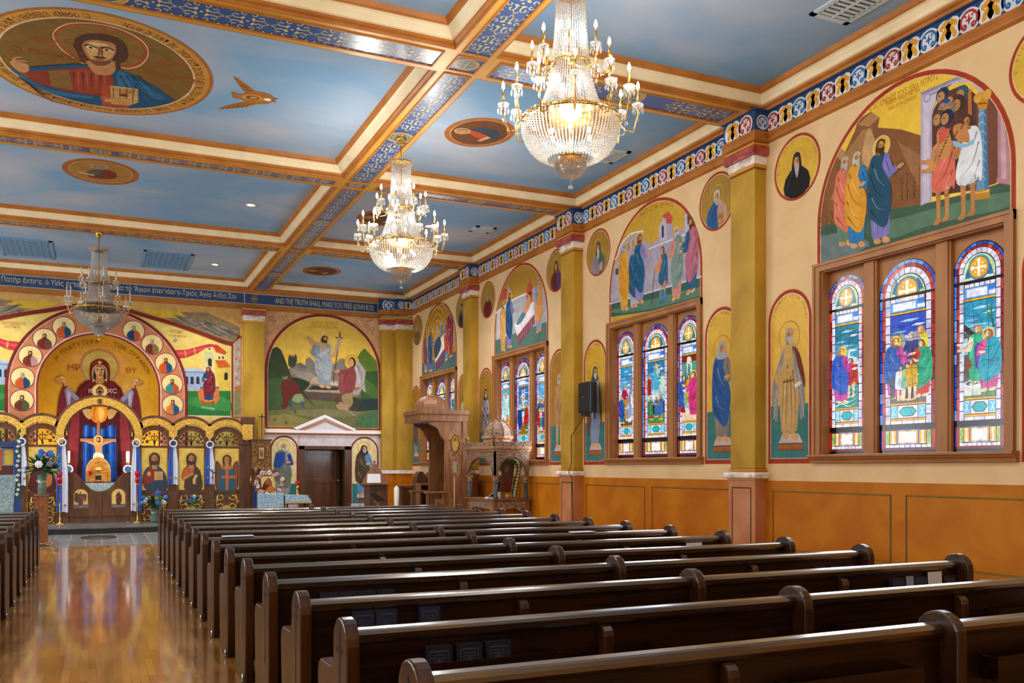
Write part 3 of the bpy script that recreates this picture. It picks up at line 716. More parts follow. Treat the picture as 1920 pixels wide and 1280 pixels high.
# ================================================================ pews
PY0, PP = 2.87, .93
def endprof(w=.115, top=.865, arm=.63, fr=.42):
    p = [(-.1, 0), (-.115, .3), (-w, .74)]
    p += [(-w * math.cos(PI * i / 10) + 0, .755 + (top - .755) * math.sin(PI * i / 10)) for i in range(11)]
    p += [(w, .7), (w + .01, arm + .02), (w + .05, arm), (fr - .06, arm - .005), (fr - .015, arm - .03), (fr, arm - .08), (fr - .02, .3), (fr - .03, 0)]
    return p
def make_pew(x0, xm, x1, row, label, group, side):
    """a long pew facing the altar (+Y); origin on the floor at its aisle end"""
    y = PY0 + PP * row
    t = T('church_pew', (x0 if side > 0 else x1, y, 0), label, 'pew', group)
    for x in (x0, xm - .03, x1 - .06):
        e = MB().prism([(y + a, b) for a, b in endprof()], 'x', x, x + .06).build('end_panel', M_PEWE, t, bevel=.008)
        if (x == x0 and side > 0) or (x > xm and side < 0):
            # carved cross on the aisle side of the end panel
            A = Art('x', x if side > 0 else x + .06, base=-.003 if side > 0 else -.003)
            A.val = x - .0005 if side > 0 else x + .0605
            A.base = .0006 if side > 0 else -.0006; A.eps = .0003 * side
            c = '#120904'
            A.P(c, [(-y - .006, .3), (-y + .006, .3), (-y + .006, .8), (-y - .006, .8)])
            A.P(c, [(-y - .035, .72), (-y + .035, .72), (-y + .035, .732), (-y - .035, .732)])
            for k in (-1, 1): A.P(c, [(-y + k * .04, .735), (-y + k * .052, .72), (-y + k * .04, .712), (-y + k * .03, .72)])
            A.P(c, [(-y - .03, .36), (-y, .3), (-y + .03, .36), (-y, .33)]); A.P(c, [(-y - .02, .78), (-y, .815), (-y + .02, .78)])
            A.build('carved_cross', e, mats=[M_TINT])
            # chrome foot plate
            s_ = -1 if side > 0 else 1
            cx = x if side > 0 else x + .06
            MB().box(min(cx, cx + s_ * .02), y - .07, 0, max(cx, cx + s_ * .02), y - .045, .012).ball(cx + s_ * .008, y - .055, .035, .013, 8, rz=.03).build('floor_bolt', M_CHROME, t)
    for a, b in ((x0 + .06, xm - .03), (xm + .03, x1 - .06)):
        # back: panel, cap rail with rounded top
        MB().prism([(y - .02, .14), (y + .03, .14), (y + .012, .79), (y - .018, .79)], 'x', a, b).build('backrest', M_PEW, t)
        MB().prism([(y - .034, .755), (y - .042, .772), (y - .042, .79), (y - .034, .804), (y - .022, .81), (y + .016, .814), (y + .026, .806), (y + .03, .785), (y + .022, .755)], 'x', a, b, sm=0).build('top_rail', M_RAIL, t)
        MB().prism([(y + .03, .4), (y + .4, .43), (y + .42, .415), (y + .41, .385), (y + .03, .36)], 'x', a, b).build('seat', M_PEW, t, bevel=.006)
        m_ = (a + b) / 2 + .02
        MB().prism([(y - .02, .16), (y - .085, .16), (y - .085, .7), (y - .078, .725), (y - .06, .742), (y - .035, .748), (y - .02, .748)], 'x', m_ - .028, m_ + .028).build('back_brace', M_PEWE, t, bevel=.006)
        k = MB().prism([(y - .06, .2), (y - .32, .2), (y - .33, .25), (y - .3, .27), (y - .08, .27), (y - .05, .25)], 'x', a + .04, b - .04, 0)
        kn = k.build('kneeler', M_BLACK, t)
        MB().box(a + .02, y - .32, .15, a + .042, y - .24, .2).box(b - .042, y - .32, .15, b - .02, y - .24, .2).build('kneeler_foot', mat('light_pine', '#b0702c', .5), kn)
        for c0, c1 in ((a + .2, m_ - .25), (m_ + .25, b - .2)):
            if row > 8 and c0 > a + .3: pass
            MB().box(c0, y - .1, .545, c1, y - .02, .56).prism([(y - .1, .56), (y - .11, .56), (y - .11, .655), (y - .1, .655)], 'x', c0, c1).box(c0, y - .1, .56, c0 + .014, y - .02, .65).box(c1 - .014, y - .1, .56, c1, y - .02, .65).build('book_rack', M_PEW, t)
    return t
# ordinals down the block: row 0 is the nearest
ordr = ['nearest', 'second', 'third', 'fourth', 'fifth', 'sixth', 'seventh', 'eighth', 'ninth', 'tenth', 'eleventh', 'twelfth', 'thirteenth', 'fourteenth', 'farthest']
RX = (.94, 3.43, 5.86)
marks = {0: 'dark pew at the bottom edge of the picture', 1: 'dark pew with three prayer books spread along its left rack', 2: 'dark pew with two books side by side, one apart, and papers at right',
         3: 'dark pew with a row of four thin books by its left end', 14: 'front pew of the right block, nearest the flowers and the altar step'}
proto = make_pew(*RX, 0, marks[0], 'pews right of the aisle', 1)
for r in range(1, 15):
    c = copy_tree(proto); c.location.y = PY0 + PP * r
    c['label'] = marks.get(r, '%s dark wooden pew from the front of the picture, right of the aisle' % ordr[r])
lproto = make_pew(-5.7, -3.3, -.82, 4, 'dark pew left of the aisle, %s from the altar' % 'eleventh', 'pews left of the aisle', -1)
for r in range(5, 15):
    c = copy_tree(lproto); c.location.y = PY0 + PP * r
    c['label'] = ('front pew left of the aisle, beside the carved flower pedestal' if r == 14 else 'dark pew left of the aisle, %s from the altar' % ['', 'front', 'second', 'third', 'fourth', 'fifth', 'sixth', 'seventh', 'eighth', 'ninth', 'tenth'][15 - r])

# ---------------------------------------------------------------- books in the racks
def book(x, row, label, w=.125, h=.19, tilt=.06, cover='#10162a', th=.03, group='prayer books in the pew racks', name='prayer_book', plain=0, z=.563):
    y = PY0 + PP * row - .06
    t = T(name, (x, y, z), label, 'book', group)
    MB().box(x, y - .002, z, x + w, y + .002, z + h).box(x, y + th - .004, z, x + w, y + th, z + h).box(x, y, z, x + .004, y + th, z + h).build('cover', mat('cover_' + cover[1:], cover, .4), t)
    MB().box(x + .004, y + .002, z + .004, x + w - .003, y + th - .004, z + h - .006).build('pages', M_PAPER, t)
    if not plain:
        A = Art('y', y - .002, base=.0004, eps=.0002)
        prect(A, '#4a5068', x + .018, z + .025, x + w - .018, z + h - .022, .004)
        for i, k in enumerate((.028, .034, .024)): A.rect('#39405a', x + w / 2 - k, z + h * .72 - i * .013, x + w / 2 + k, z + h * .72 - i * .013 + .005)
        A.P('#39405a', [(x + w / 2 - .012, z + .085), (x + w / 2, z + .07), (x + w / 2 + .012, z + .085), (x + w / 2, z + .1)])
        A.build('cover_stamp', t, mats=[M_ICON])
    t.rotation_euler = (-tilt, 0, 0)
    return t
L1 = 'black prayer book in the second rack, %s of its three'
for x, s_ in ((1.308, 'left'), (1.452, 'middle'), (1.594, 'right')): book(x, 1, L1 % s_, .125, .155)
book(1.225, 2, 'navy prayer book, left of the touching pair in the third rack', .12, .18, cover='#121a3a')
book(1.352, 2, 'navy prayer book, right of the touching pair in the third rack', .12, .18, cover='#121a3a')
book(1.597, 2, 'navy prayer book standing alone beside the touching pair', .12, .18, cover='#121a3a')
for x, s_ in ((1.265, 'leftmost'), (1.385, 'second'), (1.505, 'third'), (1.63, 'rightmost')): book(x, 3, 'thin dark book in the fourth rack, %s of its four' % s_, .115, .16, plain=1)
for x, s_ in ((1.3, 'left'), (1.43, 'middle'), (1.66, 'right')): book(x, 5, 'dark book in the sixth rack, %s of its three' % s_, .11, .165, plain=1)
book(5.1, 2, 'dark blue book leftmost in the rack near the right wall', .13, .155, cover='#16203c')
book(5.245, 2, 'grey booklet squeezed between two dark blue books at right', .07, .165, cover='#8a8ca8', th=.008, plain=1, name='booklet')
book(5.32, 2, 'dark blue book just left of the white magazine', .13, .155, cover='#16203c')
mg = book(5.46, 2, 'white magazine with a red block leaning in the right rack', .14, .185, cover='#c9c6cc', th=.006, plain=1, name='magazine')
A = Art('y', PY0 + PP * 2 - .062, base=.0006); A.rect('#8a2230', 5.48, .59, 5.57, .66); A.rect('#3b2630', 5.5, .6, 5.53, .64); A.build('cover_picture', mg)
book(5.62, 2, 'black book right of the white magazine', .13, .15, cover='#0c0d14')
for x, s_ in ((5.26, 'left'), (5.44, 'middle'), (5.57, 'right')): book(x, 3, 'dark book at the wall end of the fourth rack, %s of its three' % s_, .12, .145, plain=1)
book(5.35, 5, 'white framed leaflet standing in a far right rack', .19, .19, cover='#c8cdda', th=.006, plain=1, name='leaflet')
book(5.58, 5, 'small dark booklet beside the white leaflet', .1, .155, cover='#20222e', th=.01, plain=1, name='booklet')
for (px, py, w_, s_) in ((1104, 998, .26, 'beside the middle divider'), (447, 1004.5, .3, 'near the aisle end')):
    x, y, _ = AZ(px, py, .82); row = round((y - PY0) / PP)
    MB().box(x - w_ / 2, PY0 + PP * row - .03, .816, x + w_ / 2, PY0 + PP * row + .1, .822).build('paper_sheet', M_PAPER, label='white paper lying on a pew top rail %s' % s_, cat='paper')
# ================================================================ windows of the right wall, painted murals and saints
GX = 8.36
LEAD = '#050507'
def gfig(A, u, v, h, robe, mant=None, **k):
    h *= 1.1
    k.setdefault('wd', 1.45); k.setdefault('skin', '#f6d9b8'); k.setdefault('feet', '#f2d0a8')
    fig(A, u, v, h, robe, mant, **k)
def lancet(A, cu, hw, scene, seed):
    rnd = random.Random(seed)
    z0, H_ = 1.685, 2.175
    Z = lambda f: z0 + H_ * f
    q = lambda x, f: (cu + x * hw, Z(f))
    A.arch(LEAD, cu - hw - .012, cu + hw + .012, z0 - .02, z0 + H_ + .012)
    R_ = hw; zc = z0 + H_ - hw
    rings = [(.0, .085, ['#2a50c8', '#3f7fe0', '#2440a0', '#6aa0ee'], 13), (.1, .19, ['#c02818', '#8a1412', '#d8401c'], 13), (.205, .37, ['#d8cfe4', '#c8bed8', '#e4def0'], 11)]
    for a, b, cs, n in rings:
        r0, r1 = hw * (1 - b), hw * (1 - a)
        for i in range(n):
            t0, t1 = PI * i / n + .012, PI * (i + 1) / n - .012
            A.ring(rnd.choice(cs), cu, zc, r0, r1, 3, t0, t1)
        zl = Z(.145); seg = .115 if a < .2 else .1
        m_ = int((zc - zl) / seg); st = (zc - zl) / m_
        for sg in (-1, 1):
            cl = cs if a > .05 or sg < 0 else ['#a02018', '#c83020', '#7a1010']
            if a == .1 and sg > 0: cl = ['#c02818', '#8a1412']
            for i in range(m_): A.rect(rnd.choice(cl), *( (cu + sg * r0, zl + i * st + .005) if sg > 0 else (cu - r1, zl + i * st + .005)), *((cu + r1, zl + (i + 1) * st - .005) if sg > 0 else (cu - r0, zl + (i + 1) * st - .005)))
    iw = .61                                            # inner half width, fraction of hw
    # head: green ground, blue lobes, roundel with cross
    A.E('#bfe0a8', cu, zc - .005, hw * iw, n=20, a0=0, a1=PI)
    A.rect('#cfe6ba', cu - hw * iw, Z(.822), cu + hw * iw, zc)
    A.S('#3a66a8', [q(-.55, .84), q(-.36, .9), q(-.3, .85), q(-.34, .835)]); A.S('#3a66a8', [q(.55, .84), q(.36, .9), q(.3, .85), q(.34, .835)])
    for sg in (-1, 1): A.L('#1d6a2c', .006, [(cu + sg * hw * .58, Z(.83)), (cu + sg * hw * .42, Z(.87)), (cu + sg * hw * .38, Z(.9))])
    ru = hw * .36; zr = zc + hw * .12
    A.E(LEAD, cu, zr, ru * 1.2); A.ring('#4aa0e0', cu, zr, ru * 1.06, ru * 1.16, 16); A.E('#f2a818', cu, zr, ru, n=20)
    A.P('#fbf6e0', [(cu - .12 * ru, zr - .75 * ru), (cu + .12 * ru, zr - .75 * ru), (cu + .12 * ru, zr - .12 * ru), (cu + .75 * ru, zr - .12 * ru), (cu + .75 * ru, zr + .12 * ru), (cu + .12 * ru, zr + .12 * ru), (cu + .12 * ru, zr + .75 * ru), (cu - .12 * ru, zr + .75 * ru), (cu - .12 * ru, zr + .12 * ru), (cu - .75 * ru, zr + .12 * ru), (cu - .75 * ru, zr - .12 * ru), (cu - .12 * ru, zr - .12 * ru)])
    for k in range(4):
        a_ = k * PI / 2; A.E('#fbf6e0', cu + .66 * ru * math.cos(a_), zr + .66 * ru * math.sin(a_), .2 * ru, n=8)
        a_ += PI / 4; A.P('#fbf6e0', [(cu + .62 * ru * math.cos(a_ - .25), zr + .62 * ru * math.sin(a_ - .25)), (cu + .62 * ru * math.cos(a_ + .25), zr + .62 * ru * math.sin(a_ + .25)), (cu + .45 * ru * math.cos(a_), zr + .45 * ru * math.sin(a_))])
    A.rect(LEAD, cu - hw, Z(.808), cu + hw, Z(.822))
    for i in range(6): A.rect('#e8e2ee', cu + hw * (-.6 + i * .2) + .004, Z(.789), cu + hw * (-.4 + i * .2) - .004, Z(.806))
    A.rect('#4f9ae0', *q(-iw, .735), *q(iw, .787)); A.rect('#f1effb', *q(-.5, .742), *q(.3, .78)); A.rect('#2f78d0', *q(.36, .765), *q(iw, .787))
    A.rect('#f1effb', *q(.36, .742), *q(iw, .76))
    A.rect('#f0a820', *q(-iw, .724), *q(iw, .733))
    # picture light
    scene(A, lambda x, y: (cu + x * hw * iw, Z(.257 + y * .463)), hw * iw, H_ * .463)
    for y in (.18, .36, .54, .72, .88): A.L(LEAD, .0045, [q(-iw, .257 + .463 * (y + rnd.uniform(-.03, .03))), q(-.2, .257 + .463 * (y + rnd.uniform(-.04, .04))), q(.2, .257 + .463 * (y + rnd.uniform(-.04, .04))), q(iw, .257 + .463 * (y + rnd.uniform(-.03, .03)))])
    for x in (-.25, .3): A.L(LEAD, .0045, [q(x, .257), q(x + rnd.uniform(-.12, .12), .4), q(x + rnd.uniform(-.12, .12), .56), q(x, .72)])
    # band with the hexagon
    A.rect('#f0a820', *q(-iw, .165), *q(iw, .255)); A.rect(LEAD, *q(-iw, .174), *q(iw, .178)); A.rect(LEAD, *q(-iw, .243), *q(iw, .247))
    A.rect('#efe9f0', *q(-iw, .18), *q(iw, .241))
    for sg in (-1, 1):
        A.rect('#58c0e8', *(q(-iw, .182) if sg < 0 else q(.36, .182)), *(q(-.36, .239) if sg < 0 else q(iw, .239)))
        A.L('#f0fbff', .008, [q(sg * .42, .19), q(sg * .5, .21), q(sg * .42, .232)]); A.L('#f0fbff', .008, [q(sg * .56, .19), q(sg * .5, .21), q(sg * .56, .232)])
        A.rect(LEAD, *q(sg * .345 - .01, .178), *q(sg * .345 + .01, .243))
    A.P(LEAD, [q(-.32, .21), q(-.17, .235), q(.17, .235), q(.32, .21), q(.17, .185), q(-.17, .185)]); A.P('#12b0b8', [q(-.29, .21), q(-.155, .231), q(.155, .231), q(.29, .21), q(.155, .189), q(-.155, .189)])
    for i in range(3): A.rect('#efe9f0', *q(-iw + i * .407 + .01, .147), *q(-iw + (i + 1) * .407 - .01, .163))
    for sg in (-1, 1): A.rect('#f8f8f4', *q(sg * .715 - .07, .147), *q(sg * .715 + .07, .163)); A.E('#203a80', *q(sg * .715, .155), .008, n=6)
    A.rect(LEAD, cu - hw, Z(.118), cu + hw, Z(.142))
    # bottom light: open book between pillars
    A.rect('#7a1216', *q(-.97, .01), *q(.97, .118)); A.rect('#b02018', *q(-.95, .022), *q(-.82, .112)); A.rect('#b02018', *q(.82, .022), *q(.95, .112)); A.rect('#2440b0', *q(-.97, .02), *q(-.93, .112))
    A.rect(LEAD, *q(-.81, .02), *q(.81, .116)); A.rect('#a9cf7c', *q(-.79, .042), *q(-.66, .112)); A.rect('#a9cf7c', *q(.66, .042), *q(.79, .112))
    A.rect('#f0a820', *q(-.63, .042), *q(-.4, .112)); A.rect('#f0a820', *q(.4, .042), *q(.63, .112))
    for sg in (-1, 1):
        A.P('#fdfae8', [q(sg * .45, .045), q(sg * .58, .045), q(sg * .54, .06), q(sg * .54, .1), q(sg * .57, .108), q(sg * .46, .108), q(sg * .49, .1), q(sg * .49, .06)])
        A.L('#3f7a2c', .008, [q(sg * .72, .05), q(sg * .7, .065), q(sg * .75, .08), q(sg * .71, .1)])
    A.rect('#3a70d8', *q(-.38, .036), *q(.38, .116)); A.P('#f0a820', [q(-.35, .044), q(-.17, .04), q(0, .046), q(.17, .04), q(.35, .044), q(.35, .11), q(.17, .114), q(0, .108), q(-.17, .114), q(-.35, .11)])
    A.P('#fbfaf6', [q(-.29, .05), q(-.17, .047), q(0, .052), q(.17, .047), q(.29, .05), q(.29, .104), q(.17, .107), q(0, .102), q(-.17, .107), q(-.29, .104)])
    for i in range(7): A.rect('#e6e0ea', *q(-.66 + i * .19, .023), *q(-.66 + i * .19 + .17, .037))
    for sg in (-1, 1): A.rect('#f8fcf0', *q(sg * .73 - .06, .023), *q(sg * .73 + .06, .039))
def sky(A, q, top, mid, low, y0=.3):
    A.P(top, [q(-1, .7), q(1, .72), q(1, 1), q(-1, 1)]); A.P(mid, [q(-1, y0), q(1, y0), q(1, .75), q(-1, .78)])
    A.S(low, [q(-1, y0), q(1, y0), q(1, .55), q(.3, .62), q(-.3, .55), q(-1, .6)])
    for i, (x0, x1) in enumerate(((-1, .1), (-.3, 1), (-1, -.2), (.0, 1), (-.8, .5), (-1, 0), (.2, 1), (-.5, .7))):
        y = .5 + .06 * i; A.P(['#dfeefa', '#b8d4f0', '#8ab4e4'][i % 3], [q(x0, y), q(x0 * .6 + x1 * .4, y + .022), q(x1, y + .012), q(x0 * .4 + x1 * .6, y - .008)])
def s_sea(A, q, w, h):
    sky(A, q, '#1a7a94', '#3f9fb8', '#bcd8e6'); A.S('#fbfdff', [q(.05, .45), q(.2, .72), q(.35, .6), q(.6, .55), q(.5, .42)])
    A.rect('#7a5530', *q(-.2, .3), *q(1, .42)); A.P('#1a8f8c', [q(-1, 0), q(1, 0), q(1, .26), q(.3, .33), q(-1, .24)])
    for i in range(9): A.L(['#d8f6f4', '#0b5f68'][i % 2], .016, [q(-.95, .02 + i * .026), q(-.4, .05 + i * .026), q(.2, .01 + i * .028), q(.95, .06 + i * .026)], taper=1)
    for x in (.6, .85): A.E('#e8c8a0', *q(x, .54), .025); A.rect('#2a2a70', *q(x - .12, .42), *q(x + .12, .51))
    gfig(A, *q(.42, .12), h * .44, '#d8c020', '#c02018', d=-1, arm='both', short=1)
    gfig(A, *q(-.42, .06), h * .62, '#c83a98', '#2a58c0', halo='#f8d018', hair='#c87830', arm='both')
def s_kids(A, q, w, h):
    sky(A, q, '#2a4fc0', '#5a8fd8', '#cfe2f8'); A.rect('#8f8a80', *q(-1, .2), *q(-.2, .78)); A.rect('#a8a298', *q(-.32, .2), *q(-.14, .76)); A.P('#6b6258', [q(-1, 0), q(1, 0), q(1, .2), q(-1, .2)])
    for i in range(4): A.L('#4f8a4a', .012, [q(-.9 + i * .16, .78), q(-.86 + i * .16, .88)], taper=1)
    for x, y, c, hd in ((.75, .3, '#d8d040', '#d89030'), (.45, .25, '#7a7aa0', '#9a98b0'), (.25, .25, '#384078', '#b8b0b8')): gfig(A, *q(x, y), h * .5, c, hood=hd, d=-1)
    gfig(A, *q(.82, .06), h * .58, '#c82818', '#12a078', d=-1, hair='#8a4a20', arm='in')
    gfig(A, *q(-.7, .06), h * .64, '#c84a9c', '#2a5fb0', halo='#f8d018', hair='#b06a28', arm='both')
    A.rect('#5a5560', *q(-1, .06), *q(-.72, .3))
    for x, c, k in ((-.38, '#e8eef8', .36), (.0, '#78b898', .38), (.3, '#d8a818', .42)): gfig(A, *q(x, .03), h * k, c, short=1, hair='#6a4018', d=-1 if x > 0 else 1)
def s_well(A, q, w, h):
    sky(A, q, '#1f96b8', '#58b8d0', '#d8f0f8'); A.rect('#5f5148', *q(-1, .15), *q(-.6, .68)); A.P('#3a2c24', [q(-1, .78), q(-.25, .66), q(-.3, .62), q(-1, .7)]); A.rect('#9ad0e8', *q(-1, .45), *q(-.75, .62))
    A.rect('#b8b4ac', *q(.3, .2), *q(.95, .64)); A.rect('#d8d4cc', *q(.2, .2), *q(.36, .66))
    A.L('#1f5a50', .03, [q(.9, .7), q(.75, .85), q(.82, .98)], taper=1)
    for i in range(7): A.L('#2a7a5a', .012, [q(.78, .84), q(.3 + i * .09, .8 + (i % 3) * .07), q(.1 + i * .12, .78 + (i % 4) * .05)], taper=1)
    A.P('#5a8a5a', [q(-1, 0), q(1, 0), q(1, .2), q(-1, .2)])
    A.rect('#d8d8d0', *q(-1, .02), *q(.1, .13)); A.E('#ecece4', *q(-.45, .14), w * .58, h * .04); A.E('#3a5a78', *q(-.5, .145), w * .38, h * .022)
    gfig(A, *q(-.1, .14), h * .56, '#20b888', None, d=-1, hair='#d89040', arm='both', sleeve='#f4dcc0'); A.S('#6a30a0', [q(-.28, .52), q(0, .56), q(.12, .5), q(.2, .32), q(-.2, .3)])
    A.E('#8a3a20', *q(-.72, .35), .04, .06); A.rect('#b8c0d0', *q(.7, .08), *q(1, .26))
    gfig(A, *q(.62, .06), h * .58, '#d05090', '#1aa0b8', d=-1, halo='#f8b818', hair='#a05820', arm='in')
def s_glory(A, q, w, h):
    sky(A, q, '#0f7ab0', '#38a0c0', '#88c8d0', .35); A.P('#4a8a4a', [q(-1, 0), q(1, 0), q(1, .16), q(-1, .14)])
    for k in range(10):
        a_ = k * PI / 5; A.P('#f4d860', [q(.0, .8), (q(0, .8)[0] + .12 * math.cos(a_), q(0, .8)[1] + .12 * math.sin(a_)), (q(0, .8)[0] + .12 * math.cos(a_ + .25), q(0, .8)[1] + .12 * math.sin(a_ + .25))])
    for x in (-.7, -.3, .1, .5, .8): A.E('#f4f6fa', *q(x, .44 + .03 * math.sin(x * 9)), .06, .035)
    A.E('#8a88b0', *q(-.8, .48), .06, .05); A.E('#8a88b0', *q(.8, .48), .06, .05)
    gfig(A, *q(-.8, .45), h * .3, '#b01818', d=1, halo='#f0b020'); gfig(A, *q(.82, .47), h * .3, '#c8e0c8', d=-1, halo='#f0b020')
    gfig(A, *q(0, .45), h * .46, '#a8d8f0', '#48a8c8', halo='#f8e040', arm='up', hair='#c08030')
    gfig(A, *q(-.6, .06), h * .34, '#b82020', '#2a8a50', halo='#f0b020'); gfig(A, *q(.1, .1), h * .3, '#3868a8', None, d=-1, halo='#f0b020'); gfig(A, *q(.6, .05), h * .36, '#b08028', '#2a6ab0', d=-1, halo='#f0b020')
def s_mount(A, q, w, h):
    sky(A, q, '#2a8fc0', '#58a8d8', '#d0e4f4'); A.S('#8a86a8', [q(.2, .3), q(.6, .62), q(.8, .8), q(1, .86), q(1, .3)]); A.P('#584838', [q(-1, 0), q(1, 0), q(1, .2), q(-1, .2)])
    A.S('#e8e4f0', [q(.5, .1), q(.8, .44), q(1, .5), q(1, .1)])
    gfig(A, *q(-.25, .22), h * .42, '#c81858', '#b01848', halo='#f8b818'); gfig(A, *q(-.7, .04), h * .44, '#18808a', '#2a48a0'); gfig(A, *q(.25, .08), h * .4, '#c89040', None, d=-1, arm='up'); gfig(A, *q(.65, .05), h * .34, '#e0e8f0', '#88a0c8', d=-1)
def s_pool(A, q, w, h):
    A.rect('#4a9a90', *q(-1, .6), *q(1, .9)); A.rect('#7a2818', *q(-1, .9), *q(1, 1)); A.rect('#585048', *q(-1, .3), *q(1, .66)); A.rect('#e8c8b0', *q(-1, 0), *q(1, .32))
    A.S('#f0e0c8', [q(-.3, .95), q(0, .98), q(.3, .94), q(.35, .74), q(.2, .72), q(.15, .86), q(-.15, .86), q(-.2, .72), q(-.35, .72)]); A.rect('#3a88d0', *q(.1, .55), *q(.5, .72))
    gfig(A, *q(-.75, .1), h * .56, '#b01818', '#2a58a8', hair='#382018'); gfig(A, *q(-.15, .12), h * .42, '#e0f0e8', '#88b8a8'); gfig(A, *q(.12, .25), h * .42, '#c8a020', None, d=-1); gfig(A, *q(.75, .05), h * .64, '#d83088', '#c82878', d=-1, halo='#f8b818', arm='both')
def s_angel(A, q, w, h):
    sky(A, q, '#48b0d8', '#78c8e0', '#c8ecf4'); A.P('#b85028', [q(-1, 0), q(1, 0), q(1, .2), q(-1, .16)])
    A.S('#e8f4f8', [q(-.2, .8), q(-.7, .9), q(-.6, .5)]); A.S('#e8f4f8', [q(.2, .8), q(.7, .9), q(.6, .5)])
    gfig(A, *q(0, .3), h * .56, '#e8f6f4', '#b8e4e4', halo='#f8c020', arm='up'); gfig(A, *q(-.6, .03), h * .34, '#d02020', None); gfig(A, *q(.6, .03), h * .38, '#c82820', '#f0b020', d=-1, halo='#f0b020')
def s_cross(A, q, w, h):
    sky(A, q, '#2a70b8', '#3a88c8', '#68a8d8', .1); A.P('#3f8a50', [q(-1, 0), q(1, 0), q(1, .14), q(-1, .14)])
    A.rect('#6a3018', *q(-.08, .05), *q(.08, .98)); A.rect('#6a3018', *q(-.75, .74), *q(.75, .79)); A.E('#d8e8f4', *q(0, .84), .09, .1); A.rect('#4a2010', *q(-.1, .86), *q(.1, .92))
    A.S('#f4dcb4', [q(-.7, .8), q(-.2, .74), q(0, .7), q(.2, .74), q(.7, .8), q(.2, .68), q(.16, .5), q(.14, .3), q(0, .24), q(-.14, .3), q(-.16, .5), q(-.2, .68)])
    A.S('#f8f8f0', [q(-.17, .5), q(.17, .5), q(.16, .38), q(-.14, .4)]); A.E('#7a4a20', *q(0, .79), .03, .035); A.E('#f4dcb4', *q(0, .775), .022, .03)
    gfig(A, *q(-.65, .06), h * .52, '#2a50a8', '#1a3a80', halo='#f8c020', arm='up', hood='#d0d8e8'); gfig(A, *q(.62, .06), h * .52, '#1a8a40', '#c02020', d=-1, halo='#f8c020', arm='up')
    A.S('#b06020', [q(-.4, .02), q(-.2, .18), q(.1, .22), q(.4, .1), q(.45, .02)])
def s_crowd(A, q, w, h):
    sky(A, q, '#58b0e0', '#88c8ec', '#d8f0fa'); A.P('#706050', [q(-1, 0), q(1, 0), q(1, .14), q(-1, .14)])
    for x, y, c, m_, d_ in ((-.6, .14, '#c81828', '#1a6a40', 1), (.5, .16, '#d88018', '#2a58a8', -1), (-.1, .12, '#2a60b8', None, 1), (-.65, .03, '#d8b818', '#c02020', 1), (.1, .03, '#e8eef0', '#2aa060', -1), (.65, .02, '#c02078', '#2840a0', -1)):
        gfig(A, *q(x, y), h * (.5 if y > .1 else .42), c, m_, d=d_, halo='#f8c020', arm='in')
SCN = [[s_sea, s_kids, s_well], [s_mount, s_glory, s_pool], [s_angel, s_cross, s_crowd], [s_crowd, s_mount, s_sea]]
for k, c in enumerate(WIN):
    cg = c + .043; wt = T('window_%d' % (k + 1), (8.3, c, 1.55), None, None); wt['kind'] = 'structure'
    b = MB().box(8.372, c - 1.27, 1.66, 8.54, c + 1.27, 3.97).build('back_board', M_BROWN2, wt)
    for i, (o, hw) in enumerate(((.918, .303), (0, .397), (-.918, .303))):
        A = Art('x', 8.37, base=.002, eps=.0005); lancet(A, -(cg + o), hw, SCN[k][i], k * 7 + i)
        A.build('stained_glass_light', wt, mats=[M_GLASS])
    for o in (.508, -.508): MB().box(8.3, cg + o - .075, 1.67, 8.37, cg + o + .075, 3.95).box(8.32, cg + o - .1, 1.67, 8.37, cg + o + .1, 3.95).build('mullion', M_BROWN2, wt, bevel=.004)
    f = MB()
    for (y0, y1, z0, z1) in ((c - 1.375, c - 1.265, 1.66, 4.055), (c + 1.265, c + 1.375, 1.66, 4.055)): f.box(8.215, y0, z0, 8.26, y1, z1); f.box(8.2, y0 if y0 < c else y1 - .035, z0, 8.22, y0 + .035 if y0 < c else y1, z1)
    f.box(8.213, c - 1.375, 3.955, 8.26, c + 1.375, 4.055).box(8.198, c - 1.375, 4.02, 8.22, c + 1.375, 4.056)
    f.box(8.25, c + 1.24, 1.66, 8.37, c + 1.268, 3.97).box(8.25, c - 1.268, 1.66, 8.37, c - 1.24, 3.97).box(8.25, c - 1.24, 3.94, 8.37, c + 1.24, 3.97)
    f.build('casing', M_BROWN2, wt)
    MB().prism([(8.13, 1.64), (8.13, 1.668), (8.37, 1.675), (8.37, 1.56), (8.2, 1.56), (8.19, 1.6), (8.165, 1.615), (8.16, 1.635)], 'y', c - 1.41, c + 1.41).build('window_sill', M_BROWN2, wt, bevel=.004)

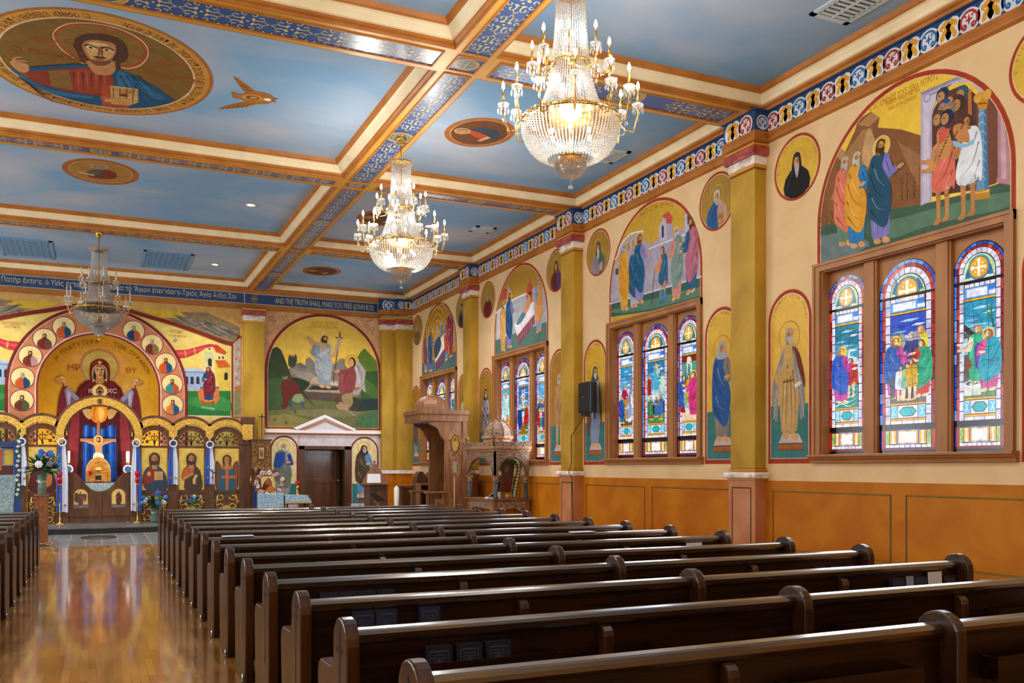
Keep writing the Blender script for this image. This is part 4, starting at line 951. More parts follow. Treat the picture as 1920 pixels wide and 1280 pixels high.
# ---------------------------------------------------------------- right wall murals
RED = '#a83c1c'; GB = 'G#d8ae34'; OG = 'G#b8902c'
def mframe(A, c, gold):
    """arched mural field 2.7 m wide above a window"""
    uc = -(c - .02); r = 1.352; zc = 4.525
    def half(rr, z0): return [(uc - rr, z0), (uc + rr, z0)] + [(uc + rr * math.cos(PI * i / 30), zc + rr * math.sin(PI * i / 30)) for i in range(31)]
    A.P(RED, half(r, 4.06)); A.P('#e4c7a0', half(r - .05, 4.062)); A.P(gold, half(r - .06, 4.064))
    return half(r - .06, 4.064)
def clip_poly(poly, clipper):
    """Sutherland-Hodgman: keep scene shapes inside the convex arch"""
    out = poly; m_ = len(clipper)
    for i in range(m_):
        a, b = clipper[i], clipper[(i + 1) % m_]; inp = out; out = []
        if not inp: break
        f = lambda p: (b[0] - a[0]) * (p[1] - a[1]) - (b[1] - a[1]) * (p[0] - a[0])
        for j in range(len(inp)):
            p, q = inp[j - 1], inp[j]; fp, fq = f(p), f(q)
            if fq >= 0:
                if fp < 0: t_ = fp / (fp - fq); out.append((p[0] + (q[0] - p[0]) * t_, p[1] + (q[1] - p[1]) * t_))
                out.append(q)
            elif fp >= 0: t_ = fp / (fp - fq); out.append((p[0] + (q[0] - p[0]) * t_, p[1] + (q[1] - p[1]) * t_))
    return out
def CP(A, cl, c, t, sm=0):
    p = A.tr(t)
    if sm: p = cr(p)
    p = clip_poly(p, cl)
    if len(p) > 2: A.P(c, p)
def PF(A, x, yf, yt, *a, **k):
    """figure given by its feet (x,yf) and crown yt in the current crop"""
    u, v = A.uv(x, yf); _, v1 = A.uv(x, yt); fig(A, u, v, v1 - v, *a, **k)
def TL(A, t, c, x0, y0, x1, y1, h):
    u0, v0 = A.uv(x0, y0); u1, v1 = A.uv(x1, y1); A.text(t, c, u0, v0, h, width=math.hypot(u1 - u0, v1 - v0), rot=math.atan2(v1 - v0, u1 - u0))
MN = 'arched_mural'
# 1: ten men healed
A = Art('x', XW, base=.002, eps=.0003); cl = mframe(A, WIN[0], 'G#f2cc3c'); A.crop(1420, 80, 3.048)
CP(A, cl, '#8a5a34', '340,960 375,770 440,650 480,600 500,630 560,500 575,440 650,395 700,430 690,485 820,495 935,530 960,980 345,1280')
CP(A, cl, '#a87c4e', '420,900 500,640 600,500 660,480 640,700 560,900'); CP(A, cl, '#c9a06a', '600,640 640,490 700,640 690,720 620,700', 1); CP(A, cl, '#b58556', '575,470 650,400 700,425 640,480')
CP(A, cl, '#a07048', '800,560 930,640 920,820 860,700'); CP(A, cl, '#b58c5c', '450,640 480,600 505,625 480,680')
CP(A, cl, '#44624f', '335,1060 500,1010 700,960 935,925 1250,850 1480,770 1480,1000 335,1290')
CP(A, cl, '#5f8068', '700,1040 900,980 1200,900 1470,850 1470,930 1000,1040 760,1120', 1); CP(A, cl, '#6c7f80', '345,1120 500,1090 640,1160 345,1260', 1)
for x, y, k in ((400, 1100, 1), (430, 1090, 1.2), (360, 1090, .8), (455, 1085, 1), (830, 900, 1.3), (860, 900, 1.6), (900, 890, 1.2)):
    A.L('#3f3a22', .012, '%g,%g %g,%g %g,%g' % (x, y, x - 3, y - 60 * k, x + 4, y - 110 * k), taper=1)
    for i in range(5): A.L('#4a4828', .012, '%g,%g %g,%g' % (x, y - 15 - 20 * i * k, x + (14 if i % 2 else -14), y - 30 - 20 * i * k), taper=1)
CP(A, cl, '#7a4836', '1240,300 1330,250 1420,260 1480,400 1480,760 1240,850'); CP(A, cl, '#5a3a34', '1000,880 1000,400 1060,290 1180,240 1255,300 1250,840')
CP(A, cl, '#b48a94', '1375,260 1440,330 1455,800 1375,775'); CP(A, cl, '#d0a8b0', '1390,280 1415,300 1425,790 1395,780'); CP(A, cl, '#c08a90', '1370,770 1460,790 1460,815 1368,800')
CP(A, cl, '#beb2cc', '935,285 1240,155 1330,170 1420,260 1330,265 1280,290 1210,225 1110,235 1030,300 1000,420 998,905 935,932')
CP(A, cl, '#d3cbe0', '950,320 1190,210 1120,232 1030,300 985,420 985,900 950,920'); CP(A, cl, '#9a8cab', '935,285 1240,155 1245,168 940,302')
A.E('#a89cba', *A.uv(973, 315), .05); A.E('#cfc6dc', *A.uv(973, 315), .035)
A.P('#c87838', '1205,270 1225,265 1228,560 1208,560'); CP(A, cl, '#6fa0c4', '1268,375 1312,375 1325,850 1252,850'); CP(A, cl, '#4a7aa4', '1295,375 1312,375 1325,850 1300,850')
for i in range(8): A.L('#b8d6e6', .012, '1265,%g 1290,%g 1310,%g' % (420 + i * 52, 400 + i * 52, 425 + i * 52), taper=1)
CP(A, cl, '#d0902a', '1243,300 1335,268 1312,380 1266,382'); A.L('#8a5010', .015, '1262,350 1315,345'); A.E('#e0a840', *A.uv(1262, 315), .05); A.E('#e0a840', *A.uv(1315, 295), .05); A.P('#d0902a', '1240,850 1330,835 1330,888 1240,900'); A.L('#f0c860', .012, '1243,862 1328,846')
PF(A, 500, 1155, 640, '#6a8a76', '#e07a60', hair='#b8b8b0', beard='#b0b0a8', arm='in'); PF(A, 570, 1165, 612, '#2f7cb8', '#e0a030', hair='#c8c8c0', beard='#c0bcb0', arm='in')
PF(A, 705, 1140, 540, '#8480c8', '#24546e', halo='G#e8c040', beard='#4a2c18', arm='point', hair='#5a3018')
for x, y, c in ((1060, 300, '#2c3448'), (1170, 290, '#3a5a60'), (1110, 330, '#5a3a28'), (1150, 345, '#4a3424'), (1070, 365, '#2c4a88'), (1095, 385, '#8a7a6c'), (1040, 430, '#5c4430'), (1085, 425, '#28304a')):
    A.E(c, *A.uv(x, y), .085, .085, 12); A.E('#c08a58', *A.uv(x - 10, y + 12), .05, .062, 12); A.E('#30180c', *A.uv(x - 16, y + 6), .012, .008, 6)
PF(A, 1205, 990, 398, '#dfe6f2', '#e8eef6', d=-1, short=1, hair='#4a3424', arm='point', sleeve='#c88a50', feet='#c08048', skin='#c88a50')
A.S('#c88a50', '1125,480 1160,462 1200,480 1215,560 1190,570 1145,555 1125,520'); A.S('#8fc4e4', '1120,560 1190,580 1240,550 1235,580 1180,600 1120,590')
PF(A, 1060, 1020, 470, '#e88a78', '#e0705c', d=-1, short=1, hair='#8a7c68', arm='both', sleeve='#cf9254', feet='#c08048', skin='#c88a50')
A.S('#cf9254', '1035,510 1090,495 1115,560 1110,640 1060,670 1035,600'); A.P('#d8604c', '1040,495 1110,490 1075,560 1045,580')
for i in range(16): A.E('#5a2c14', *A.uv(1045 + (i * 37) % 60, 520 + (i * 53) % 140), .009, n=6)
for i in range(10): A.E('#5a2c14', *A.uv(1130 + (i * 37) % 70, 450 + (i * 41) % 90), .008, n=6)
TL(A, 'I\u03f9 X\u03f9 I\u03a9M\u0395N\u039f\u03a3 T\u039f\u03a5\u03a3 \u0394\u0395KA \u039b\u0395\u03a0P\u039f\u03a5\u03a3', '#b85a18', 640, 395, 1035, 205, .07); TL(A, 'CHRIST HEALS THE TEN', '#b85a18', 735, 362, 930, 278, .042); TL(A, 'MEN WITH LEPROSY', '#b85a18', 750, 392, 912, 316, .042)
A.build(MN, label='arched mural with spotted men under a lilac arch, above the largest window', cat='mural', group=None)
# 2: the man given sight
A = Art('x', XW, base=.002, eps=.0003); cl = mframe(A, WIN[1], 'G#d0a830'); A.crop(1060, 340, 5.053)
CP(A, cl, '#aaa4b6', '400,1200 440,790 500,760 520,620 620,520 720,480 790,600 880,560 890,440 960,330 1010,380 1020,500 1130,440 1130,320 1180,280 1250,420 1310,560 1310,1100')
CP(A, cl, '#8d88a4', '510,780 545,620 640,545 730,520 720,560 620,600 560,680 540,800'); A.L('#e6e2f2', .03, '470,740 500,700 530,600 620,500 740,470'); A.L('#e6e2f2', .02, '790,640 990,560 1150,500 1250,470')
CP(A, cl, '#c4523c', '915,330 975,280 1020,340 1010,400 960,400 955,350'); CP(A, cl, '#bcb4d0', '885,440 930,345 960,400 965,560 890,575'); A.P('#3a3038', '915,430 925,410 935,430 935,530 915,535'); A.P('#4a4452', '475,830 505,820 505,880 478,888')
CP(A, cl, '#c2bcd4', '1130,320 1180,280 1240,400 1250,520 1140,480'); A.P('#544a5a', '1155,330 1180,320 1185,400 1160,410')
CP(A, cl, '#3f5f50', '400,1150 700,1080 1000,1000 1320,900 1320,1150 400,1290'); CP(A, cl, '#58806c', '420,1230 800,1120 1280,1000 1280,1080 700,1230', 1); A.L('#d6d4e2', .025, '420,1160 700,1080 1000,990 1290,900')
for x, y in ((590, 610), (640, 580), (680, 545)): A.E('#b8b0a8', *A.uv(x, y), .09, .09, 12); A.E('#c08a58', *A.uv(x + 6, y + 10), .055, .07, 12)
PF(A, 650, 1190, 600, '#a8b0b8', '#2a5a7a', hair='#9a9a92', beard='#a8a8a0', arm='none'); PF(A, 560, 1215, 570, '#e0a83c', '#d89828', hair='#9ab0b8', beard='#a8a8a0', arm='none')
PF(A, 705, 1150, 490, '#9088c8', '#1c5c86', halo='G#c8a038', hair='#7a4420', beard='#6a3c1c', arm='point')
PF(A, 925, 1145, 605, '#e08a5c', '#2f6486', d=-1, short=1, hair='#5a3420', arm='both', feet='#3a6a88'); A.L('#6a4a38', .012, '850,835 820,1170', sm=0)
for x in (905, 945): A.L('#4a88aa', .075, '%g,1030 %g,1130' % (x, x - 4), sm=0)
PF(A, 1055, 1110, 410, '#d08c80', '#7c928e', d=-1, hair='#c8c4bc', beard='#c0bcb4', arm='in'); PF(A, 1195, 1050, 330, '#2f5d88', '#b86a80', d=-1, hair='#5c3a20', beard='#5c3a20', arm='both')
for i, (x, y) in enumerate(((700, 345), (745, 310), (790, 285), (840, 262), (890, 250), (940, 235), (985, 240))): TL(A, ['XP', 'I\u03f9T', 'O\u03a3', 'IA', 'OM', 'EN', 'O\u03a3'][i], '#a8501a', x, y, x + 38, y - 14 + i * 2, .075)
A.build(MN, label='arched mural of a bent blind man before a lilac wall, above the second window', cat='mural')
# 3: sickbed with white sheet, 4: a second bedside
def bed(A, c, gold, v):
    cl = mframe(A, c, gold); q = lambda x, z: (-(c) + x, z)
    if v == 3:
        CP(A, cl, '#a9aeb8', [q(-1.4, 4.3), q(1.4, 4.3), q(1.4, 5.3), q(.3, 5.2), q(-1.4, 5.05)]); CP(A, cl, '#c8c8d2', [q(-1.2, 4.4), q(-.4, 4.4), q(-.4, 5.15), q(-1.2, 5.05)]); A.L('#e6e6ee', .04, [q(-1.25, 5.02), q(-.3, 5.16), q(.4, 5.18)])
        CP(A, cl, '#c8523a', [q(-1.05, 5.35), q(-.9, 5.5), q(-.6, 5.45), q(-.65, 5.25), q(-1.05, 5.25)]); CP(A, cl, '#b8bcc8', [q(-.7, 5.1), q(-.55, 5.55), q(-.4, 5.1)]); A.rect('#5c4650', *q(-.58, 5.12), *q(-.52, 5.3))
    else:
        for i in range(4): A.ring('G#d8a83c', *q(-.1, 5.1), .3 + i * .17, .36 + i * .17, 24, 0, PI)
        CP(A, cl, '#a8b0a8', [q(.5, 4.6), q(1.2, 4.6), q(1.2, 5.2), q(.9, 5.5), q(.5, 5.2)]); CP(A, cl, '#7a3a3a', [q(.7, 5.0), q(1.15, 5.0), q(1.05, 5.45), q(.7, 5.4)])
    CP(A, cl, '#54746a' if v == 3 else '#4c6468', [q(-1.4, 4), q(1.4, 4), q(1.4, 4.45), q(-1.4, 4.4)])
    if v == 3:
        fig(A, *q(-.85, 4.12), 1.12, '#d89a50', '#e0a860', hair='#8a8a88', beard='#888880'); fig(A, *q(.5, 4.55), .95, '#d0583c', '#c85038', d=-1, hood='#c85038', arm='in')
        A.P('#e6e2e4', [q(-.25, 4.62), q(.72, 4.98), q(.75, 4.7), q(-.1, 4.35)]); A.P('#8a4858', [q(-.1, 4.35), q(.75, 4.68), q(.75, 4.5), q(-.05, 4.14)])
        for i in range(7): A.L('#b87884', .02, [q(-.05 + .11 * i, 4.36 + .042 * i), q(-.04 + .11 * i, 4.2 + .04 * i)])
        A.S('#5c7890', [q(-.15, 4.62), q(.25, 4.85), q(.4, 4.8), q(.1, 4.6)]); A.S('#d09070', [q(.2, 4.85), q(.5, 5.1), q(.6, 5.0), q(.4, 4.78)]); A.E('#4a3020', *q(.52, 5.12), .07, .08); A.E(SKIN, *q(.5, 5.08), .045, .06)
        fig(A, *q(.95, 4.3), 1.15, '#8ca0b8', '#d8944c', d=-1, hair='#a8a8a0', beard='#a0a098', arm='both'); fig(A, *q(-.5, 4.15), 1.22, '#7f78b8', '#23507a', halo='G#d8a83c', beard='#5a3418', arm='point')
    else:
        fig(A, *q(.95, 4.35), 1.12, '#a03430', '#8a2c38', d=-1, hood='#8a2c38', arm='in'); fig(A, *q(.62, 4.3), 1.1, '#4a8cb8', '#b04038', d=-1, arm='in'); fig(A, *q(-1.0, 4.15), 1.1, '#9a8a8c', '#6c4458', hair='#3a3040')
        fig(A, *q(.25, 4.6), .8, '#8a9a88', '#6a7a70', d=-1, hood='#90a098'); fig(A, *q(-.05, 4.6), .78, '#a89880', None, hood='#a0a898')
        A.P('#e0d4c0', [q(-.3, 4.75), q(.45, 5.0), q(.5, 4.6), q(-.2, 4.3)]); A.P('#6a4460', [q(-.2, 4.32), q(.5, 4.62), q(.45, 4.3), q(-.15, 4.12)]); A.S('#24405a', [q(-.3, 4.8), q(.1, 4.98), q(.25, 4.7), q(-.2, 4.42)])
        fig(A, *q(-.6, 4.13), 1.18, '#5f5c94', '#24486c', halo='G#c8983c', beard='#5a3418', arm='both')
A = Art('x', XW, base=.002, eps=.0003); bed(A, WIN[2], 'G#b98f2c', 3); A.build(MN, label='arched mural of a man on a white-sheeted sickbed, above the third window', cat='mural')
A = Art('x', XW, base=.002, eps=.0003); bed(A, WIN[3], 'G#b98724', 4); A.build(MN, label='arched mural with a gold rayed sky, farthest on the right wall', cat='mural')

# medallions high beside the murals, standing saints beside the windows
def medal(c, o, label, **k):
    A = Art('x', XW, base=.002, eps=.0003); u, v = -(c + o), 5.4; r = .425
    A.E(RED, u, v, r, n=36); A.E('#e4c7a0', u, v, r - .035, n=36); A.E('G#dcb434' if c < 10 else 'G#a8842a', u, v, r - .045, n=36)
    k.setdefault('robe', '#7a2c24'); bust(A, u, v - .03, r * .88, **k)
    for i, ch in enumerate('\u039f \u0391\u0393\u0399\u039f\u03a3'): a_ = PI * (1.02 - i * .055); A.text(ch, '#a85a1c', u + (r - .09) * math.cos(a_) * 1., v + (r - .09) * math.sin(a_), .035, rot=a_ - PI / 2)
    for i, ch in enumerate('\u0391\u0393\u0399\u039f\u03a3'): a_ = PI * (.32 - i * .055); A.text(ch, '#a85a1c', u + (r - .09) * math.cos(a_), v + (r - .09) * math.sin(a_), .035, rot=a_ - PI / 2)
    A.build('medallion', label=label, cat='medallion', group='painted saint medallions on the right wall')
medal(WIN[0], 1.7, 'round medallion of a white-bearded monk in black, nearest on the right wall', robe='#1f1e20', hood='#1c1b1e', beard='#b8b0a8')
medal(WIN[0], -1.72, 'round medallion cut by the right edge of the photo', robe='#4a4038', hood='#2c2a2c', beard='#c0b8b0')
medal(WIN[1], -1.72, 'round medallion of a grey-bearded bishop in blue and pink, left of the nearest pilaster', robe='#2a5f94', mant='#c89a8c', beard='#b4aea4', hair='#c0bab0', book='#b07a30')
medal(WIN[1], 1.72, 'round medallion of a bearded monk in grey with black crosses', robe='#8f8890', mant='#4c6a64', hood='#3c423c', beard='#c4bcb8', book='#d0948c')
medal(WIN[2], -1.72, 'round medallion of a hooded woman in maroon, half behind the speaker pilaster', robe='#6a2420', mant='#54406c', hood='#5c2a20')
medal(WIN[2], 1.72, 'round medallion of a grey-bearded saint in a dark red robe', robe='#702420', hair='#8a8478', beard='#9a9488')
medal(WIN[3], -1.72, 'round medallion of a monk in black, behind the third pilaster', robe='#2c3440', hood='#23282c', beard='#8c8880')
medal(WIN[3], 1.72, 'small-looking brown medallion nearest the far corner', robe='#8a6a3c', hair='#a89a80', beard='#b8a890')
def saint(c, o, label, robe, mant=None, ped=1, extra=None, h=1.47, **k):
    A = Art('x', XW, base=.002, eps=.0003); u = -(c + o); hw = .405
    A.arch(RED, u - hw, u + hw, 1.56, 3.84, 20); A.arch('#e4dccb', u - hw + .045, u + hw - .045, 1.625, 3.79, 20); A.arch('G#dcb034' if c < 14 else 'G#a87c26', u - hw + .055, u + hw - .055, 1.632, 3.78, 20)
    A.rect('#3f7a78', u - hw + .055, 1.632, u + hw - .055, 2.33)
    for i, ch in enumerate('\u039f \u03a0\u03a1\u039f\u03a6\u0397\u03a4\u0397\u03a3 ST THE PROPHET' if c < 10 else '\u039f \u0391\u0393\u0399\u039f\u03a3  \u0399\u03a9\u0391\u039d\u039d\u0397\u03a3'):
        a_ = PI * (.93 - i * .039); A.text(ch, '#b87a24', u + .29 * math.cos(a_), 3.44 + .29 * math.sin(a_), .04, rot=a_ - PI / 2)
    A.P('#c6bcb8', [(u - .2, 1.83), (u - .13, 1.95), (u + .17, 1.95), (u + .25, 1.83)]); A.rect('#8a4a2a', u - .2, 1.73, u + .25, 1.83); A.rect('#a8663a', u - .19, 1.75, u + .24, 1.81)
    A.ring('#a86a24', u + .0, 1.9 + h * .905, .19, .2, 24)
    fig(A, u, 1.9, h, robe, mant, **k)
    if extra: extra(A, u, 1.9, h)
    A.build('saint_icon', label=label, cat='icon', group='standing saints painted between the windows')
def fur(A, u, v, h):
    q = lambda x, y: (u + x * h, v + y * h)
    A.S('#74322a', [q(.04, .8), q(.13, .74), q(.2, .5), q(.17, .42), q(.1, .6)]); A.S('#8f8a88', [q(-.06, .8), q(-.16, .62), q(-.22, .45), q(-.2, .2), q(-.15, .16), q(-.14, .4), q(-.1, .6)]); A.S('#8f8a88', [q(.06, .79), q(.12, .6), q(.19, .42), q(.19, .22), q(.14, .16), q(.12, .4), q(.07, .6)])
    for i in range(9): A.L('#c8c4c0', .009, [q(-.1 - .011 * i, .66 - .055 * i), q(-.14 - .009 * i, .61 - .055 * i)]); A.L('#c8c4c0', .009, [q(.09 + .011 * i, .62 - .05 * i), q(.13 + .008 * i, .57 - .05 * i)])
    A.S('#c89c5a', [q(-.18, .56), q(-.1, .62), q(-.02, .56), q(-.06, .48), q(-.15, .47)]); A.E(SKIN, *q(-.02, .6), .04, .025); A.E(SKIN, *q(.1, .47), .035, .03); A.L('#e8dcc8', .05, [q(.07, .45), q(.15, .48)])
    A.L('#8a5a24', .03, [q(-.08, .5), q(.07, .51)])
saint(WIN[0], 1.84, 'standing grey-bearded prophet in tan robe and fur cloak, beside the largest window', '#c8a264', None, extra=fur, arm='none', hair='#a8a29a', beard='#bcb6ae')
saint(WIN[0], -1.84, 'standing saint panel at the right edge of the photo', '#5a7a9a', '#8a8f98', beard='#a8a29a')
saint(WIN[1], -1.84, 'standing woman in blue mantle and white veil, left of the nearest pilaster', '#8d8178', '#2d5a98', hood='#a9aab4', arm='in')
def stole(A, u, v, h): A.L('#55386a', .07, [(u - .02, v + .66 * h), (u - .0, v + .34 * h)]); A.S('#6c4f38', [(u - .14 * h, v + .78 * h), (u - .2 * h, v + .35 * h), (u - .13 * h, v + .12 * h), (u - .07 * h, v + .6 * h)]); A.S('#6c4f38', [(u + .12 * h, v + .78 * h), (u + .17 * h, v + .4 * h), (u + .16 * h, v + .2 * h), (u + .1 * h, v + .58 * h)])
saint(WIN[1], 1.84, 'standing monk in brown cloak and pale blue robe, right of the loudspeaker', '#8497b4', None, extra=stole, hood='#3e4a48', beard='#c4bcb4', arm='in')
saint(WIN[2], -1.84, 'bare-legged ascetic saint, half hidden by the speaker pilaster', '#b88a5a', None, short=1, hair='#b8b0a4', beard='#b8b0a4', arm='in')
def chk(A, u, v, h):
    for i in range(26):
        x, y = (-.11 + .045 * (i % 5) + .02 * ((i // 5) % 2)), .2 + .11 * (i // 5); A.P(['#2c4a74', '#8a3a30', '#e0dcd8'][i % 3], [(u + x * h, v + y * h), (u + (x + .025) * h, v + (y + .03) * h), (u + x * h, v + (y + .06) * h), (u + (x - .025) * h, v + (y + .03) * h)])
saint(WIN[2], 1.84, 'bishop in blue, white and red checked vestment, above the carved shrine', '#b4b0b8', '#8c8a98', extra=chk, hood='#2c2624', beard='#c0b8b0', arm='in')
saint(WIN[3], -1.84, 'pale saint with scroll, seen behind the throne canopy', '#b8b4a8', None, arm='in', beard='#8a8278')
saint(WIN[3], 1.84, 'dim standing saint nearest the far right corner', '#a08a78', '#6a5548', beard='#8a8278', arm='in')
# ================================================================ far wall paintings, apse, icon screen, painted ceiling
# ---- Resurrection mural above the side door
A = Art('y', YD, base=.002); A.crop(480, 560, 5.119)
u0, u1 = A.uv(84, 800)[0], A.uv(1200, 800)[0]; v0 = A.uv(640, 1252)[1]; vt = A.uv(640, 145)[1]; cu = (u0 + u1) / 2; rr = (u1 - u0) / 2
def dome(c, i):
    r = rr - i; zc = vt - rr; return A.P(c, [(cu - r, v0 + i * .6), (cu + r, v0 + i * .6)] + [(cu + r * math.cos(PI * k / 36), zc + r * math.sin(PI * k / 36)) for k in range(37)])
A.rect('#dba978', u0, v0 + .3, u1, vt + .02)
for sg, xs in ((1, 130), (-1, 1120)):
    rn = random.Random(3)
    for i in range(46):
        x = xs + sg * rn.random() ** 1.5 * 200; y = 160 + rn.random() ** 1.3 * (230 - abs(x - xs) * .95)
        A.L('#8a6238', .012, '%g,%g %g,%g %g,%g' % (x, y, x + rn.uniform(-16, 16), y + rn.uniform(-14, 14), x + rn.uniform(-22, 22), y + rn.uniform(-18, 18)), taper=1)
dome('#8c2f1a', 0); dome('#d8cdb8', .075); dome('G#ecc44c', .09)
cl = [(cu - rr + .09, v0 + .055), (cu + rr - .09, v0 + .055)] + [(cu + (rr - .09) * math.cos(PI * k / 36), vt - rr + (rr - .09) * math.sin(PI * k / 36)) for k in range(37)]
CP(A, cl, '#6a6a42', '95,1240 95,820 300,900 760,930 1200,850 1200,1250')
CP(A, cl, '#8a8048', '95,1240 95,1130 300,1100 520,1160 420,1200 340,1240'); CP(A, cl, '#4a7048', '940,1240 1000,1120 1200,1060 1200,1250'); CP(A, cl, '#7d7850', '300,1080 700,1060 1000,1090 900,1130 500,1130', 1)
CP(A, cl, '#857a70', '300,680 400,620 470,640 480,575 510,560 545,590 560,615 620,600 700,640 780,610 800,580 835,570 865,600 880,660 900,900 560,900 400,860')
CP(A, cl, '#9a8e82', '330,670 420,690 540,720 600,760 530,800 420,760', 1); CP(A, cl, '#6f665e', '390,625 430,615 480,650 470,670 400,650', 1)
CP(A, cl, '#36442c', '95,780 110,520 150,480 200,460 240,490 270,560 300,640 330,720 330,800'); CP(A, cl, '#3f5a34', '95,770 340,750 420,760 520,800 500,870 420,1000 200,1070 95,1070'); CP(A, cl, '#2c3826', '330,750 470,780 540,840 470,880 400,870')
CP(A, cl, '#5f7a2c', '960,580 1010,500 1045,475 1075,510 1150,590 1200,660 1200,720 1060,700'); CP(A, cl, '#3c5a30', '1020,700 1200,690 1200,1060 1000,1080 1010,860'); CP(A, cl, '#4f7038', '1010,760 1100,800 1190,900 1190,960 1050,900', 1); CP(A, cl, '#2a3a3c', '1000,960 1190,960 1190,1060 960,1080')
A.S('#42443a', '312,640 310,570 325,535 345,560 350,530 365,560 375,530 392,560 385,630 350,660')
A.S('#c9a488', '520,860 530,780 570,750 640,770 760,790 810,800 800,870 650,900'); A.S('#e2cdb8', '560,850 600,810 700,800 780,820 770,860 650,880')
A.P('#8a7c72', '460,885 530,812 1015,850 985,925 850,905'); A.P('#3c342e', '500,872 540,830 800,850 780,878'); A.P('#5c4c42', '460,890 850,908 840,990 470,960'); A.P('#a89a90', '460,885 850,903 985,925 1020,855 1010,850 960,885 930,868 800,880 480,872')
fig(A, *A.uv(655, 850), A.uv(655, 345)[1] - A.uv(655, 850)[1], '#96a0a8', '#a4aeb6', hair='#4a2a16', beard='#4a2a16', halo='G#e4bc48', arm='none', wd=1.15)
hs = A.uv(655, 345)[1] - A.uv(655, 850)[1]
A.L('#c49a70', .14, '615,440 560,435 525,400'); A.L('#c49a70', .09, '540,420 510,385 490,375'); A.S('#c49a70', '500,392 470,372 485,368 515,378'); A.S('#8a96a0', '600,450 560,440 530,480 520,520 560,560 600,570 615,500'); A.L('#5c666e', .03, '560,450 545,500 570,550', taper=1); A.S('#c49a70', '640,430 680,430 670,480 640,500 620,460')
A.P('#b8c0c4', '590,540 690,470 720,490 620,570'); A.L('#6a4a2c', .03, '805,330 740,810', sm=0); A.L('#4a2f1a', .035, '762,372 832,376', sm=0); A.L('#4a2f1a', .03, '806,320 804,380', sm=0); A.S('#c8a890', '785,370 815,380 810,430 780,500 760,560 740,540 760,470 775,420'); A.L('#c49a70', .08, '700,560 745,540 760,530')
A.E('G#e4bc48', *A.uv(920, 612), .21); A.ring('#b8863a', *A.uv(920, 612), .2, .22); A.S('#b0a8a4', '960,610 1000,620 1050,700 1040,800 1050,900 1000,850 960,820 940,700'); A.L('#7c7674', .03, '975,640 1010,740 1020,860', taper=1); A.L('#e0dcd8', .03, '960,660 985,760 1000,850', taper=1)
A.S('#8c4444', '880,670 930,650 960,740 945,860 900,910 820,910 790,840 800,760 790,700'); A.L('#c49a70', .09, '800,690 755,705'); A.L('#5f2a2c', .03, '880,700 850,780 880,880', taper=1); A.L('#a86060', .03, '830,720 820,800 850,890', taper=1); A.E('#3a2418', *A.uv(920, 612), .11, .15); A.E(SKIN, *A.uv(912, 615), .08, .12)
A.S('#6a2824', '250,800 320,770 380,800 430,880 420,910 330,960 290,1050 245,1050 260,960 240,880'); A.E('#5a4030', *A.uv(318, 762), .09, .1); A.L('#b0a080', .02, '255,745 275,770 290,745 300,765'); A.S('#8f9a70', '370,920 440,920 450,990 350,990'); A.P('#4c6270', '340,980 370,985 365,1050 330,1050'); A.P('#4c6270', '420,985 455,985 470,1050 440,1050'); A.L('#2c2018', .03, '430,880 500,960 570,1040', taper=1)
A.S('#9a8458', '820,930 900,905 960,930 980,990 900,1040 850,1020'); A.S('#3a3c34', '930,940 1000,960 1020,1010 960,1070 900,1060 930,1000'); A.S('#b08a68', '780,950 830,1000 880,1000 880,1070 790,1060 765,1020 800,1010 770,970'); A.E('#5a4228', *A.uv(785, 968), .1, .08); A.L('#c8c0a0', .014, '870,1070 960,1130', sm=0)
for x, y in ((180, 1170), (290, 1200), (375, 1095)): A.L('#3a3a24', .02, '%g,%g %g,%g' % (x, y, x - 4, y - 30)); A.L('#3a3a24', .02, '%g,%g %g,%g' % (x - 12, y, x + 12, y - 16))
TL(A, '\u0397 \u0391\u039d\u0391\u03a3\u03a4\u0391\u03a3\u0399\u03a3 \u03a4\u039f\u03a5 \u03a7\u03a1\u0399\u03a3\u03a4\u039f\u03a5', '#a87c28', 515, 250, 790, 262, .1); TL(A, 'THE RESURRECTION OF CHRIST', '#a87c28', 508, 278, 795, 292, .07)
A.build('mural_painting', label='large arched Resurrection mural on the far wall above the side door', cat='mural')

